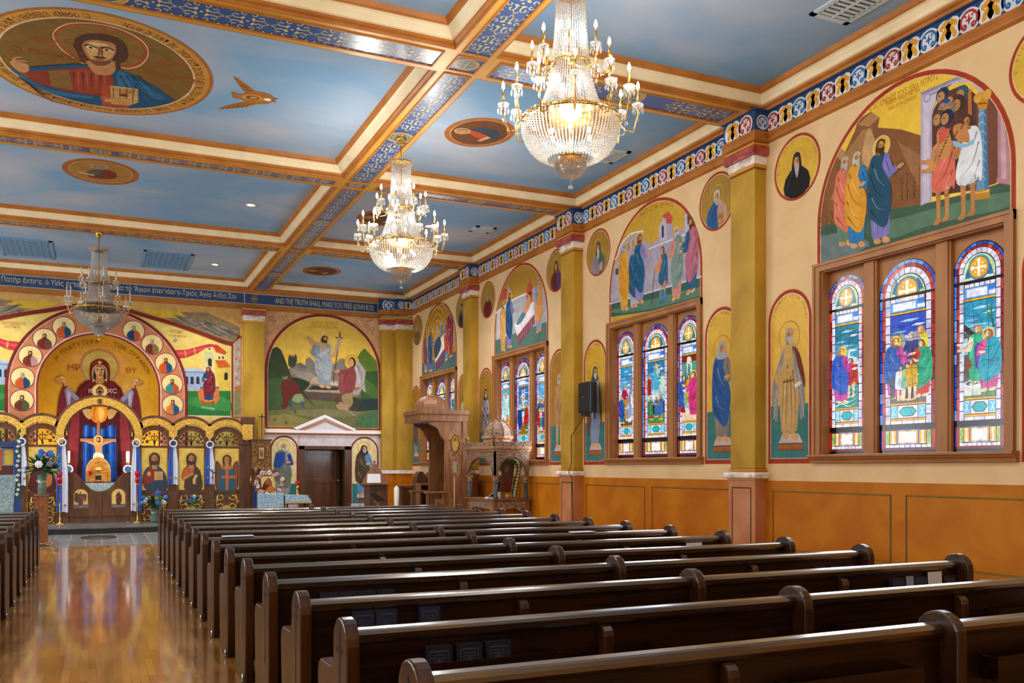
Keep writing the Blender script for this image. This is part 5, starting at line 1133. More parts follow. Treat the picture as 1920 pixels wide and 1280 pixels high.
# ---- the painted porch round the door: lilac field, two saints, white pediment
A = Art('y', YD, base=.002); A.crop(440, 760, 6)
A.P('#d9cbcf', '336,320 1655,335 1655,460 336,460'); A.P('#d9cbcf', '336,455 770,455 770,1180 336,1180'); A.P('#d9cbcf', '1250,455 1655,455 1655,1180 1250,1180'); A.P('#b9714a', '336,310 1655,325 1655,345 336,325')
A.P('#c98f72', '715,320 725,320 725,1180 715,1180')
for (cx0, cx1, cyt, lab, robe, mant, kw) in ((397, 715, 335, '', '#a4a09c', '#74786c', dict(sleeve='#2c4c9c', hair='#b4b4b0', beard='#b4b4b0', arm='in')), (1300, 1618, 350, '', '#5f96c8', '#54402c', dict(hood='#3c2c24', beard='#a8a4a8', arm='in'))):
    a0, vt_ = A.uv(cx0, cyt); a1 = A.uv(cx1, cyt)[0]; zb = 1.2
    A.arch('#7c2c1c', a0, a1, .5, vt_, 20); A.arch('#e8dccc', a0 + .045, a1 - .045, .52, vt_ - .045, 20); A.arch('#ead39a', a0 + .055, a1 - .055, .52, vt_ - .055, 20)
    A.rect('#2f7c7c', a0 + .055, .52, a1 - .055, A.uv(cx0, 880)[1]); uc = (a0 + a1) / 2 - .02
    A.ring('#c09a50', uc, A.uv(500, cyt + 118)[1], .165, .18, 24); A.rect('#c8bfc4', uc - .2, .66, uc + .22, .76); A.rect('#7c3c2c', uc - .2, .58, uc + .22, .66)
    fig(A, uc, .74, A.uv(500, cyt + 78)[1] - .74, robe, mant, wd=1.15, **kw)
    if cx0 < 500: A.S('#2c4c9c', '450,600 470,540 560,530 560,640 500,700 440,680')
    for i, ch in enumerate('\u039f \u0391\u0393\u0399\u039f\u03a3   ST SIMEON'): a_ = PI * (.85 - i * .045); A.text(ch, '#b48c50', uc + .3 * math.cos(a_), vt_ - .42 + .3 * math.sin(a_), .04, rot=a_ - PI / 2)
A.build('mural_painting', label='painted lilac door surround with two standing saints on the far wall', cat='mural')
A = Art('y', YD); A.crop(440, 760, 6)
pr = lambda t: [A.uv(*map(float, p.split(','))) for p in t.split()]
pd = T('pediment', (A.uv(1010, 285)[0], YD, A.uv(1010, 285)[1]), 'white gabled pediment over the side door', 'pediment')
MB().prism(pr('700,270 1010,130 1340,288 1340,300 700,285'), 'y', YD - .05, YD).build('tympanum', mat('pediment_paint', '#d3ccd2', .6), pd)
MB().prism(pr('660,250 1008,105 1355,268 1340,290 1010,140 695,276'), 'y', YD - .09, YD - .0).build('raking_moulding', mat('white_paint', '#ece6e8', .5), pd)
MB().prism(pr('690,285 1010,160 1320,290 1280,290 1012,178 760,285'), 'y', YD - .07, YD - .04).build('raking_line', mat('terracotta_paint', '#bd7043', .6), pd)
MB().prism(pr('336,272 1660,292 1660,322 336,302'), 'y', YD - .08, YD).build('cornice', MATS['white_paint'], pd)
# ---- side door, ajar
fx0, fx1, fz = XY(560, YD), XY(657, YD), AY(608, 836, YD)[2]
d = T('door_1', ((fx0 + fx1) / 2, YD, 0), None, None); d['kind'] = 'structure'
MB().box(fx0, YD - .05, 0, DX0 + .02, YD + .2, fz).box(DX1 - .02, YD - .05, 0, fx1, YD + .2, fz).box(fx0, YD - .05, DZ - .02, fx1, YD + .2, fz).build('door_frame', M_DOOR, d)
lf = T('door_leaf', (DX0 + .03, YD + .17, 0), None, None); lf.parent = d; lf.location = (DX0 + .03 - d.location.x, .17, 0)
wd_ = (DX1 - DX0) * .93
X0, Y0 = DX0 + .03, YD + .17
mb = MB().box(X0, Y0, .02, X0 + wd_, Y0 + .03, DZ - .04)
for a, b, c_, e in ((0, .12, .02, DZ - .04), (wd_ - .12, wd_, .02, DZ - .04)): mb.box(X0 + a, Y0 - .02, c_, X0 + b, Y0, e)
for z0_, z1_ in ((.02, .25), (1.08, 1.2), (DZ - .16, DZ - .04)): mb.box(X0 + .12, Y0 - .02, z0_, X0 + wd_ - .12, Y0, z1_)
lm = mb.build('door_panel', M_DOOR, lf, bevel=.006); kn_ = MB().tube([(X0 + wd_ - .06, Y0 - .02, 1.15), (X0 + wd_ - .06, Y0 - .07, 1.15)], .012).ball(X0 + wd_ - .06, Y0 - .09, 1.15, .03, 10).build('door_knob', M_BRASS, lf)
lf.rotation_euler = (0, 0, .22)
# noticeboards seen through the gap
for i, (z, c_) in enumerate(((1.75, '#2a2420'), (1.35, '#3a3830'))): MB().box(DX1 - .1 + .1 * i, 28.15, z - .16, DX1 + .3, 28.19, z + .16, 0, rgb(c_)).build('framed_notice', M_TINT, label='dark framed notice seen through the door gap, %s' % ('upper', 'lower')[i], cat='picture')

# ---- wall field round the apse: ring of medallions, side scenes
A = Art('y', YD, base=.004); A.crop(0, 500, 4)
W_ = lambda t: A.tr(t)
ro = A.uv(1395, 900)[0] - NC
def field(c, top):
    t_ = A.tr(top)
    for sg in (1, -1):
        p = [(NC, t_[0][1])] + t_ + [(t_[-1][0], 1.8), (NC + ro - .02, 1.8)] + [(NC + (ro - .02) * math.cos(PI / 2 * i / 20), NZ + (ro - .02) * math.sin(PI / 2 * i / 20)) for i in range(21)]
        if sg < 0: p = [(2 * NC - a, b) for a, b in p][::-1]
        A.P(c, p)
field('#d7a85f', '900,238 1850,300 1850,1170')
def both(c, t, sm=0):
    p = A.tr(t); p = cr(p) if sm else p; A.P(c, p); A.P(c, [(2 * NC - a, b) for a, b in p])
field('G#e8cf70', '760,300 900,312 1100,365 1300,430 1500,500 1740,575 1740,1120')
both('#2c7a3a', '1396,930 1730,930 1730,1120 1396,1120'); both('#3f9148', '1400,1000 1600,960 1725,1010 1725,1080 1500,1060', 1); both('#d8d0c0', '1396,1112 1735,1118 1735,1126 1396,1120')
both('#9fb4d0', '1350,762 1535,768 1535,925 1380,925'); both('#7f96b8', '1350,780 1535,788 1535,800 1355,795'); both('#b8c6dc', '1350,765 1535,770 1535,780 1350,776')
for x in (1400, 1440, 1484): both('#2c3440', '%g,878 %g,830 %g,820 %g,830 %g,880' % (x - 12, x - 12, x, x + 12, x + 12))
both('#e2d890', '1522,640 1568,590 1610,640 1610,925 1535,925'); both('#c9cf98', '1535,640 1600,640 1600,700 1540,720'); both('#e0c050', '1610,700 1640,680 1725,740 1725,930 1640,930'); both('#ead48c', '1600,650 1700,650 1700,700 1620,700')
both('#d0601c', '1615,700 1690,700 1730,750 1640,760'); both('#c8501c', '1600,600 1650,600 1700,640 1690,660 1620,640'); both('#20242c', '1560,765 1560,695 1572,684 1588,695 1588,765'); both('#20242c', '1682,848 1682,800 1695,790 1708,800 1708,848'); both('#20242c', '1560,622 1570,605 1582,622')
for x in (1645, 1672): both('#30303a', '%g,692 %g,672 %g,672 %g,692' % (x - 6, x - 6, x + 6, x + 6))
both('#c8343c', '1290,625 1400,622 1480,600 1570,578 1630,585 1660,610 1640,625 1590,600 1540,610 1480,650 1400,680 1310,695'); both('#e05060', '1300,640 1400,636 1500,610 1570,592 1500,628 1400,655 1310,665'); both('#e0a040', '1380,630 1395,628 1400,672 1388,676'); both('#e0a040', '1450,612 1462,608 1470,650 1458,656')
both('#d87a3c', '1480,930 1525,905 1640,905 1645,1000 1610,1030 1500,1020'); both('#b85a28', '1500,1000 1610,1005 1610,1030 1510,1028'); both('#6a7088', '1500,900 1640,898 1645,912 1500,915')
fx, fz_ = A.uv(1565, 1010); hh = A.uv(1550, 745)[1] - fz_
fig(A, fx, fz_, hh, '#1f4a78', '#7c2430', d=-1, hood='#7c2430', halo='#e8dca0', arm='in', wd=1.15)
fig(A, 2 * NC - fx, fz_, hh, '#1f5a78', '#a8542c', d=1, halo='#e8dca0', arm='up', wd=1.15)
# upper grey streaked vault ends and red rib lines
both('#94805a', '1240,385 1360,340 1560,345 1800,455 1800,515 1735,575 1500,480'); both('#e0b838', '1040,312 1330,330 1400,370 1330,385 1200,380')
rn = random.Random(5)
for i in range(110):
    t_ = rn.random(); x = 1270 + 450 * t_; y = 362 + 105 * t_ + rn.uniform(-22, 62) * (1 - .25 * t_)
    both(rn.choice(['#7a7680', '#a89a98', '#8a7c70', '#5c5c66', '#b4a08c', '#77724e']), '%g,%g %g,%g %g,%g' % (x, y, x + 75, y + 24 + rn.random() * 10, x + 66, y + 35))
p = cr(A.tr('745,288 900,310 1100,372 1300,428 1500,496 1735,578 1800,518'), False)
for q_ in (p, [(2 * NC - a, b) for a, b in p]): A.L('#82281c', .1, q_, sm=0)
both('#82281c', '1735,560 1748,568 1748,1126 1735,1124')
both('#b8a890', '1748,575 1805,530 1805,1120 1748,1126'); both('#c87838', '1760,900 1800,890 1800,940 1760,930'); both('#8a8a60', '1755,930 1800,925 1800,1110 1752,1115')
for i in range(16):
    x, y = 1762 + (i * 23) % 36, 600 + i * 18; both(['#b0a0b8', '#c86a50', '#8a96b0', '#d8c0b0'][i % 4], '%g,%g %g,%g %g,%g %g,%g' % (x - 8, y, x + 6, y - 14, x + 10, y + 8, x - 2, y + 16))
# ring round the opening
def horse(c, r, zc=None):
    zc = NZ + .0; A.P(c, [(NC - r, 1.8)] + [(NC - r * math.cos(PI * i / 40), zc + (r if r <= NR else NR + (r - NR) * 1.0) * math.sin(PI * i / 40)) for i in range(41)] + [(NC + r, 1.8)])
A.sh and None
def hring(c, r0, r1):
    vs = []; st = [(-1, 1.8), (-1, NZ)] + [(PI - PI * i / 40, None) for i in range(41)] + [(1, NZ), (1, 1.8)]
    for a, z in st:
        for r in (r0, r1): vs.append((NC + a * r, z) if z is not None else (NC + r * math.cos(a), NZ + r * math.sin(a)))
    A.raw(vs, [(2 * i, 2 * i + 1, 2 * i + 3, 2 * i + 2) for i in range(len(st) - 1)], c)
hring('#c98158', NR, ro); hring('#7c241c', ro - .03, ro + .04); hring('#e0b0a0', ro - .055, ro - .035); hring('#7c241c', NR + .0, NR + .04); hring('#e8bcae', NR + .045, NR + .075)
TL(A, '\u0395\u03a5\u0391\u0393\u0393\u0395\u039b\u0399\u03a3\u039c\u039f\u03a3 \u03a4\u0397\u03a3', '#c87840', 8, 430, 195, 440, .07); TL(A, '\u0398\u0395\u039f\u03a4\u039f\u039a\u039f\u03a5', '#c87840', 30, 455, 150, 458, .045)
TL(A, '\u0398\u0395\u039f\u03a4\u039f\u039a\u039f\u03a5', '#c87840', 1275, 492, 1372, 500, .075); TL(A, 'THE ANNUNCIATION', '#c87840', 1262, 520, 1400, 528, .045); A.E('#a89aa8', *A.uv(1315, 550), .04)
TL(A, '\u0395\u03a5\u0391\u0393\u0393\u0395\u039b\u0399\u03a3\u039c\u039f\u03a3', '#e8f0d8', 1510, 1060, 1612, 1074, .05)
A.build('mural_painting', mats=[M_PAINT, M_GOLD], label='Annunciation scene and salmon arch band painted round the apse', cat='mural')
SAINTS = [(155, 1002, '#6c3424', '#4c5c38', '#3a2418', None, 'lowest left, green and brown robe'), (163, 832, '#d05a28', '#1f4468', '#a8a49c', '#a8a49c', 'second from lower left, orange and blue'),
          (218, 665, '#7c2c20', '#c08c90', '#4a2c18', '#4a2c18', 'third from lower left, brown with pink cloak'), (328, 535, '#7c2420', '#6c4434', '#4a2c18', '#4a2c18', 'fourth from lower left, dark red robe'),
          (474, 443, '#d05a28', '#1f4c6c', '#8c847c', '#8c847c', 'upper left, orange and blue robe'), (1001, 483, '#1f4468', '#c85830', '#9c948c', '#9c948c', 'upper right, blue and orange robe'),
          (1136, 586, '#7c2c24', '#8c7444', '#a8a49c', '#a8a49c', 'right side, maroon with olive cloak'), (1238, 724, '#d8581c', '#1f5080', '#5c3418', '#5c3418', 'right side, bright orange and blue'),
          (1284, 880, '#3f8c80', '#b85434', '#5c3418', '#5c3418', 'right side, green and rust'), (1287, 1036, '#e08440', '#1f5488', '#2c1c14', None, 'lowest right, orange and blue'), (740, 425, '#6c2c24', '#8a3038', '#4a2c18', '#4a2c18', 'top centre, larger, behind the unlit chandelier')]
for x, y, rb, mn, hr, bd, lab in SAINTS:
    big = 'larger' in lab
    A = Art('y', YD - .03, base=.0); A.crop(0, 500, 4); u, v = A.uv(x, y); r = .34 if not big else .6
    if big: v -= .12
    if abs(x - 740) > 1 and not big:
        a_ = math.atan2(v - NZ, u - NC); rm = (NR + .075 + ro - .055) / 2
        if v > NZ: u, v = NC + rm * math.cos(a_), NZ + rm * math.sin(a_)
        else: u = NC + (rm if u > NC else -rm)
        r = min(.33, (ro - NR) / 2 - .07)
    else: u, v, r = NC, NZ + (NR + ro) / 2, (ro - NR) / 2 - .05
    A.E('#7c241c', u, v, r, n=32); A.E('#f0d0b8', u, v, r - .018, n=32); A.E('G#ecd894', u, v, r - .03, n=32)
    bust(A, u, v, r * .95, rb, mn, hair=hr, beard=bd, halo='#cdb070')
    A.build('medallion', label='small saint medallion on the apse arch, %s' % lab, cat='medallion', group='saint medallions round the apse')

# ---- the great figure in the apse
A = Art('y', YD, base=.0, warp=nwarp, eps=.004); A.crop(0, 500, 4)
def mir(c, t, sm=0):
    p = A.tr(t); p = cr(p) if sm else p; A.P(c, p); A.P(c, [(2 * NC - a, b) for a, b in p])
hx, hy = A.uv(747, 790)
A.E('#e8b8a0', *A.uv(748, 752), A.uv(893, 752)[0] - A.uv(748, 752)[0], n=36); A.E('#a8401c', *A.uv(748, 752), A.uv(888, 752)[0] - A.uv(748, 752)[0], n=36); A.E('G#b8a040', *A.uv(748, 752), A.uv(882, 752)[0] - A.uv(748, 752)[0], n=36)
# mantle body and raised arms
mir('#5c1018', '748,840 850,860 905,910 930,980 990,1000 1040,1050 1060,1130 1010,1500 1000,1850 748,1850')
mir('#6c1c2c', '990,905 1020,925 1045,1020 1050,1120 1000,1160 975,1000', 1); mir('#8a84a4', '905,985 985,915 1005,940 990,1030 980,1140 940,1150 890,1030'); mir('#5c5878', '930,1010 960,980 965,1100 940,1140'); mir('#b0aac4', '960,960 985,930 985,1000 968,1060')
mir('#c8925c', '985,905 1005,915 1010,890 1040,870 1075,870 1060,855 1030,850 1005,852 990,880', 0); mir('#d8a470', '1000,890 1005,850 1025,840 1040,845 1030,875'); mir('#b8804c', '1010,860 1050,862 1068,880 1030,895')
A.P('#6c1420', '600,930 660,860 748,840 840,860 900,930 905,1010 890,1100 748,1150 600,1100 590,1010'); A.S('#4a0c14', '700,930 680,1050 690,1120 715,1060'); A.S('#8a2430', '820,900 860,960 850,1060 835,980')
for x in (620, 650, 850, 875): A.L('#40080e', .03, '%g,930 %g,1010 %g,1100' % (x, x + (748 - x) * .1, x), taper=1)
# veil, face
A.S('#6c1418', '672,800 680,730 715,700 748,692 785,702 815,735 824,800 815,870 790,885 706,885 682,870'); A.S('#8c2c28', '690,740 720,708 748,700 775,712 760,725 715,735')
A.S('#c8b070', '690,800 700,755 722,738 748,734 776,740 796,760 804,800 800,860 780,850 716,850 698,865'); A.S('#1f2834', '700,800 708,765 726,745 748,742 770,747 788,765 794,800 790,845 706,845')
A.P('#b8804c', '722,820 775,820 782,870 750,885 716,870'); A.S('#d8a468', '712,785 716,755 748,748 778,757 782,788 770,820 750,838 728,822'); A.S('#b88050', '760,760 778,765 780,790 768,815 756,830 757,800')
for x in (730, 764): A.E('#f0e0c8', *A.uv(x, 782), .045, .02, 10); A.E('#1c100a', *A.uv(x, 782), .02, .018, 8); A.L('#4a2a14', .016, '%g,774 %g,768 %g,773' % (x - 12, x, x + 12))
A.L('#8a5428', .016, '750,778 752,805 744,808'); A.L('#a03828', .022, '740,818 749,815 758,818'); A.E('G#e0b050', *A.uv(748, 718), .04, n=8)
# medallion on her breast, letters
A.E('G#e8cc84', *A.uv(748, 932), .18, n=28); A.ring('#b88a38', *A.uv(748, 932), .172, .185); A.S('#7c3c18', '722,920 748,895 775,920 770,950 755,965 750,985 742,965 726,950'); A.E('#e8cc84', *A.uv(740, 935), .035, .05, 8); A.E('#e8cc84', *A.uv(758, 935), .035, .05, 8); A.L('#7c3c18', .04, '748,900 748,1000', sm=0); A.L('#7c3c18', .03, '736,912 760,912', sm=0)
A.text('I\u03f9', '#e0d4e0', *A.uv(662, 945), .11); A.text('X\u03f9', '#e0d4e0', *A.uv(806, 945), .11)
A.text('M\u03a1', '#a85a1c', *A.uv(505, 778), .15); A.text('\u0398\u03a5', '#a85a1c', *A.uv(938, 795), .13)
for i, ch in enumerate('\u0397 \u03a0\u039b\u0391\u03a4\u03a5\u03a4\u0395\u03a1\u0391'): a_ = PI * (.80 - i * .027); A.text(ch, '#8a5a1c', NC + NR * .86 * math.cos(a_), NZ + NR * .84 * math.sin(a_), .1, rot=a_ - PI / 2)
for i, ch in enumerate('\u03a4\u03a9\u039d \u039f\u03a5\u03a1\u0391\u039d\u03a9\u039d'): a_ = PI * (.42 - i * .027); A.text(ch, '#8a5a1c', NC + NR * .86 * math.cos(a_), NZ + NR * .84 * math.sin(a_), .1, rot=a_ - PI / 2)
# lower dress: blue robe, orange child's garment, belt
A.P('#0f4cae', '600,1180 870,1180 880,1850 590,1850')
for i in range(9): A.L(['#0a2f78', '#3a7ae0'][i % 2], .05, '%g,1190 %g,1500 %g,1840' % (615 + i * 30, 612 + i * 31, 606 + i * 32), taper=1)
mir('#4c0c18', '748,1000 900,1040 990,1150 1000,1850 930,1850 880,1600 872,1200 840,1180 748,1220'); mir('#7c2430', '900,1100 960,1180 975,1400 940,1700 915,1500', 1); mir('#2c0810', '880,1150 905,1400 900,1650 885,1500')
A.S('#e8901c', '700,1040 790,1040 808,1080 800,1130 780,1160 740,1170 700,1160 680,1120 685,1070'); A.S('#f4c060', '735,1060 770,1060 785,1110 760,1160 740,1120'); A.L('#b85a10', .03, '715,1050 705,1110 720,1160', taper=1)
for sg in (-1, 1): A.S('#c8a060', '%g,1080 %g,1065 %g,1075 %g,1130 %g,1140' % (748 + sg * 60, 748 + sg * 80, 748 + sg * 130, 748 + sg * 100, 748 + sg * 65))
A.build('apse_painting', mats=[M_PAINT, M_GOLD], label='huge praying figure in maroon and blue painted in the golden apse', cat='mural')

# ---------------------------------------------------------------- icon screen
YI = 24.8
ic = Art('y', YI)
def px2(x, y): p = AY(x, y, YI); return (p[0], p[2])
Z0 = .14
scr = T('icon_screen', (NC, YI, Z0), 'carved walnut icon screen with gilt arches before the apse', 'icon screen')
BAY = [(.985, 1.72), (1.87, 2.62), (2.77, 3.50)]          # icon openings, right of centre (mirrored to the left)
mbs = {}
def mirx(a, b, sg): return (a, b) if sg > 0 else (2 * NC - b, 2 * NC - a)
band = MB()
def archpts(xc, r, zc, n=18, t0=PI, t1=0): return [(xc + r * math.cos(t0 + (t1 - t0) * i / n), zc + r * math.sin(t0 + (t1 - t0) * i / n)) for i in range(n + 1)]
def archbar(xc, r0, r1, zc, y0, y1, t0=PI, t1=0, m=None):
    mb = MB(); a = archpts(xc, r0, zc, 18, t0, t1); b = archpts(xc, r1, zc, 18, t0, t1)
    for i in range(18): mb.prism([a[i], a[i + 1], b[i + 1], b[i]], 'y', y0, y1)
    return mb
for sg in (1, -1):
    posts = [(.80, 1.035), (1.665, 1.925), (2.56, 2.82), (3.44, 3.78)]
    for j, (a, b) in enumerate(posts):
        a, b = mirx(a, b, sg)
        MB().box(a, YI - .04, Z0, b, YI + .12, 2.12).box(a - .02, YI - .07, Z0, b + .02, YI + .1, Z0 + .12).box(a - .015, YI - .06, 2.12, b + .015, YI + .1, 2.2).build('post', M_ICONO, scr, bevel=.008)
        if j < 3: MB().box(a + .05, YI - .055, Z0 + .2, b - .05, YI - .04, .85).build('post_panel', M_ICONO, scr, bevel=.006)
    for j, (a, b) in enumerate(((1.035, 1.665), (1.925, 2.56), (2.82, 3.44))):
        a, b = mirx(a, b, sg); xc = (a + b) / 2; r = (b - a) / 2
        for q_ in ((a, YI, 2.02, b, YI + .06, 2.075), (a, YI, .86, b, YI + .06, .935)): MB().box(*q_).build('rail', M_ICONO, scr)
        # lunette arch with walnut ring, gilt band, dark crest
        zc = 2.15
        ab = archbar(xc, r - .0, r + .13, zc, YI - .02, YI + .08)
        ab.build('arch', M_ICONO, scr)
        archbar(xc, r + .11, r + .25, zc + .06, YI - .07, YI + .02, PI * .94, PI * .06).build('gilt_arch_band', M_GILT, scr)
        archbar(xc, r + .25, r + .32, zc + .06, YI - .05, YI + .04, PI * .9, PI * .1).build('arch_crest', M_ICONO, scr)
        # spandrel fill beside arches
        # vine tracery
        v = MB(); cz = 2.08
        for s2 in (-1, 1):
            pts = [(xc, YI + .03, cz), (xc + s2 * r * .1, YI + .03, cz + r * .4), (xc + s2 * r * .35, YI + .03, cz + r * .75), (xc + s2 * r * .6, YI + .03, cz + r * .8), (xc + s2 * r * .78, YI + .03, cz + r * .45)]
            v.tube(pts, .013, 5); v.tube([(xc + s2 * r * .12, YI + .03, cz + r * .45), (xc + s2 * r * .4, YI + .03, cz + r * .4), (xc + s2 * r * .5, YI + .03, cz + r * .2)], .011, 5); v.tube([(xc, YI + .03, cz), (xc, YI + .03, cz + r)], .014, 5)
            for (fx_, fz2, s_) in ((.55, .18, .15), (.35, .85, .1), (.78, .42, .11), (.16, .62, .09), (.6, .72, .11), (.85, .12, .08)):
                cx_, cz_ = xc + s2 * r * fx_, cz + .04 + r * fz2
                v.prism([(cx_ + s_ * r * 1.1 * math.cos(k * PI / 5) * (1 if k % 2 == 0 else .6), cz_ + s_ * r * 1.3 * math.sin(k * PI / 5) * (1 if k % 2 == 0 else .6)) for k in range(10)], 'y', YI + .015, YI + .045)
        v.build('vine_tracery', mat('bronze_vine', '#4c3d20', .5, .3), scr)
        # lower carved panel
        MB().box(a, YI + .01, Z0, b, YI + .05, .86).build('lower_panel', M_ICONO, scr)
        g = MB()
        for s2 in (-1, 1):
            for (yy, k_) in ((.74, 1), (.48, -1), (.26, 1)):
                g.tube([(xc + s2 * (r * .5 + q_[0]), YI + .0, yy + q_[1]) for q_ in spiral(0, 0, .105, PI / 2 * (1 + s2), .95, k_ * s2)], .014, 5)
                g.tube([(xc + s2 * (r * .82 + q_[0]), YI + .0, yy - .11 + q_[1]) for q_ in spiral(0, 0, .055, 0, .9, -k_ * s2)], .012, 5)
            g.tube([(xc + s2 * r * .88, YI, .2), (xc + s2 * r * .7, YI, .4), (xc + s2 * r * .9, YI, .6), (xc + s2 * r * .72, YI, .8)], .012, 5)
        if j == 2 or j == 1: g.lathe([(.09, 0), (.09, .01)], 0, 0, 16) if 0 else g.prism([(xc + .11 * math.cos(k * PI / 12), .42 + .11 * math.sin(k * PI / 12)) for k in range(24)], 'y', YI - .02, YI)
        g.build('gilt_scrollwork', M_GILT, scr)
    # drops between arches
    for k_, x in enumerate((1.795, 2.69, 3.62)):
        a = NC + sg * (x - NC) if sg > 0 else 2 * NC - x
        MB().prism([(a - .1, 2.52), (a - .1, 2.36), (a, 2.2), (a + .1, 2.36), (a + .1, 2.52), (a, 2.6)], 'y', YI - .09, YI - .03).build('gilt_drop', M_GILT, scr, bevel=.01)
        if k_ == 2:
            MB().box(a - .13, YI - .06, 2.2, a + .19, YI + .1, 2.62).build('corner_block', M_ICONO, scr); MB().box(a - .1, YI - .1, 2.24, a + .16, YI - .06, 2.66).build('gilt_corner', M_GILT, scr, bevel=.02)
            MB().box(a - .12, YI - .08, 2.66, a + .22, YI + .12, 2.86).build('corner_cap', M_ICONO, scr, bevel=.01)
# great central arch over the royal doors
xc = NC; r_ = .80
zc = 2.28
archbar(xc, .80, .985, zc, YI - .1, YI + .04, PI * 1.0, 0).build('great_gilt_arch', M_GILT, scr)
archbar(xc, .985, 1.04, zc, YI - .07, YI + .06, PI * .97, PI * .03).build('great_arch_crest', M_ICONO, scr)
archbar(xc, .765, .80, zc, YI - .07, YI + .06, PI, 0).build('great_arch_lining', M_ICONO, scr)
for sg in (1, -1):
    a = NC + sg * .89; MB().prism([(a - .095, 2.3), (a - .095, 2.2), (a - .06, 2.1), (a + .06, 2.1), (a + .095, 2.2), (a + .095, 2.3)], 'y', YI - .1, YI - .02).build('gilt_drop', M_GILT, scr, bevel=.01)
MB().box(NC - .03, YI - .03, 3.26, NC + .03, YI + .0, 3.5).box(NC - .09, YI - .03, 3.38, NC + .09, YI + .0, 3.42).build('crowning_cross', M_ICONO, scr)
MB().box(NC - .05, YI - .12, 3.1, NC + .05, YI - .1, 3.22).build('keystone', M_OAKD, scr)
# royal doors: two leaves with scooped top and small icons
for sg in (1, -1):
    dd = T('royal_door', (NC + sg * .4, YI, Z0), ('right' if sg > 0 else 'left') + ' walnut royal door leaf with a small arched icon', 'door', 'royal doors of the icon screen')
    tp = [(0, .92), (.1, .93), (.2, .98), (.32, 1.1), (.42, 1.26), (.55, 1.37), (.68, 1.41), (.77, 1.415)]
    pts = [(0, Z0 + .02), (.77, Z0 + .02)] + tp[::-1]
    MB().prism([(NC + sg * (.01 + x * .97), z) for x, z in pts], 'y', YI + .02, YI + .07).build('leaf', M_ICONO, dd)
    MB().box(*(sorted((NC + sg * .1, NC + sg * .72))[0:1] + [YI + .005, .3]), sorted((NC + sg * .1, NC + sg * .72))[1], YI + .02, .34).box(NC + sg * .4 - .33, YI + .0, .3, NC + sg * .4 + .33, YI + .02, .32).build('lock_rail', M_ICONO, dd)
    A = Art('y', YI + .02, base=.002, eps=.0008); uc = NC + sg * .43
    A.arch('#8a5a28', uc - .17, uc + .17, .5, .99, 16); A.arch('#ecc868', uc - .155, uc + .155, .515, .975, 16); A.rect('#6c6c70', uc - .155, .515, uc + .155, .6)
    fig(A, uc, .55, .37, '#2c4c78' if sg < 0 else '#5c2430', '#7c3c34' if sg < 0 else '#5c2430', d=-sg, wd=1.2, arm='in', hood=None if sg < 0 else '#5c2430')
    if sg < 0: A.S('#5c4434', [(uc - .05, .85), (uc - .13, .88), (uc - .14, .7), (uc - .07, .66)]); A.S('#5c4434', [(uc + .05, .85), (uc + .13, .84), (uc + .1, .66)])
    A.build('small_icon', dd, mats=[M_ICON, M_GOLD])
MB().box(NC - .035, YI - .0, Z0 + .02, NC + .035, YI + .03, .92).build('door_post', M_ICONO, scr)
# large icons
def icon(a, b, name, label, fn):
    A = Art('y', YI, base=.002, eps=.0008); z0_, z1_ = .935, 2.02
    A.rect('#b88a30', a, z0_, b, z1_); A.rect('G#e8c860', a + .015, z0_ + .01, b - .015, z1_ - .015); xc = (a + b) / 2
    A.ring('#b4862c', xc, z1_ - .3, .175, .185, 28); fn(A, xc, z0_, b - a, z1_ - z0_)
    for sg in (-1, 1): A.text('I\u03f9' if sg < 0 else 'X\u03f9', '#a8641c', xc + sg * .24 - .03, z1_ - .1, .035)
    A.build('large_icon', mats=[M_ICON, M_GOLD], label=label, cat='icon', group=None)
def head(A, xc, z, s, hair, beard=None, hood=None, skin='#b8804c'):
    A.S(hair, [(xc - .1 * s, z - .06 * s), (xc - .1 * s, z + .07 * s), (xc, z + .14 * s), (xc + .1 * s, z + .07 * s), (xc + .1 * s, z - .06 * s), (xc + .07 * s, z - .13 * s), (xc - .07 * s, z - .13 * s)])
    A.P(skin, [(xc - .045 * s, z - .05 * s), (xc + .045 * s, z - .05 * s), (xc + .05 * s, z - .2 * s), (xc - .05 * s, z - .2 * s)]); A.E(skin, xc, z, .062 * s, .095 * s, 16); A.P(sh(skin, .8), [(xc + .01 * s, z + .06 * s), (xc + .05 * s, z + .03 * s), (xc + .05 * s, z - .05 * s), (xc + .01 * s, z - .08 * s)])
    if beard: A.S(beard, [(xc - .06 * s, z - .02 * s), (xc, z - .045 * s), (xc + .06 * s, z - .02 * s), (xc + .045 * s, z - .1 * s), (xc, z - .125 * s), (xc - .045 * s, z - .1 * s)])
    for k in (-1, 1): A.E('#20120a', xc + k * .026 * s, z + .018 * s, .009 * s, .006 * s, 6); A.L('#3a2010', .006 * s, [(xc + k * .012 * s, z + .034 * s), (xc + k * .028 * s, z + .04 * s), (xc + k * .046 * s, z + .033 * s)])
    A.L('#8a5428', .007 * s, [(xc, z + .02 * s), (xc - .002, z - .02 * s)]); A.L('#7c2c1c', .007 * s, [(xc - .016 * s, z - .045 * s), (xc + .016 * s, z - .045 * s)], sm=0)
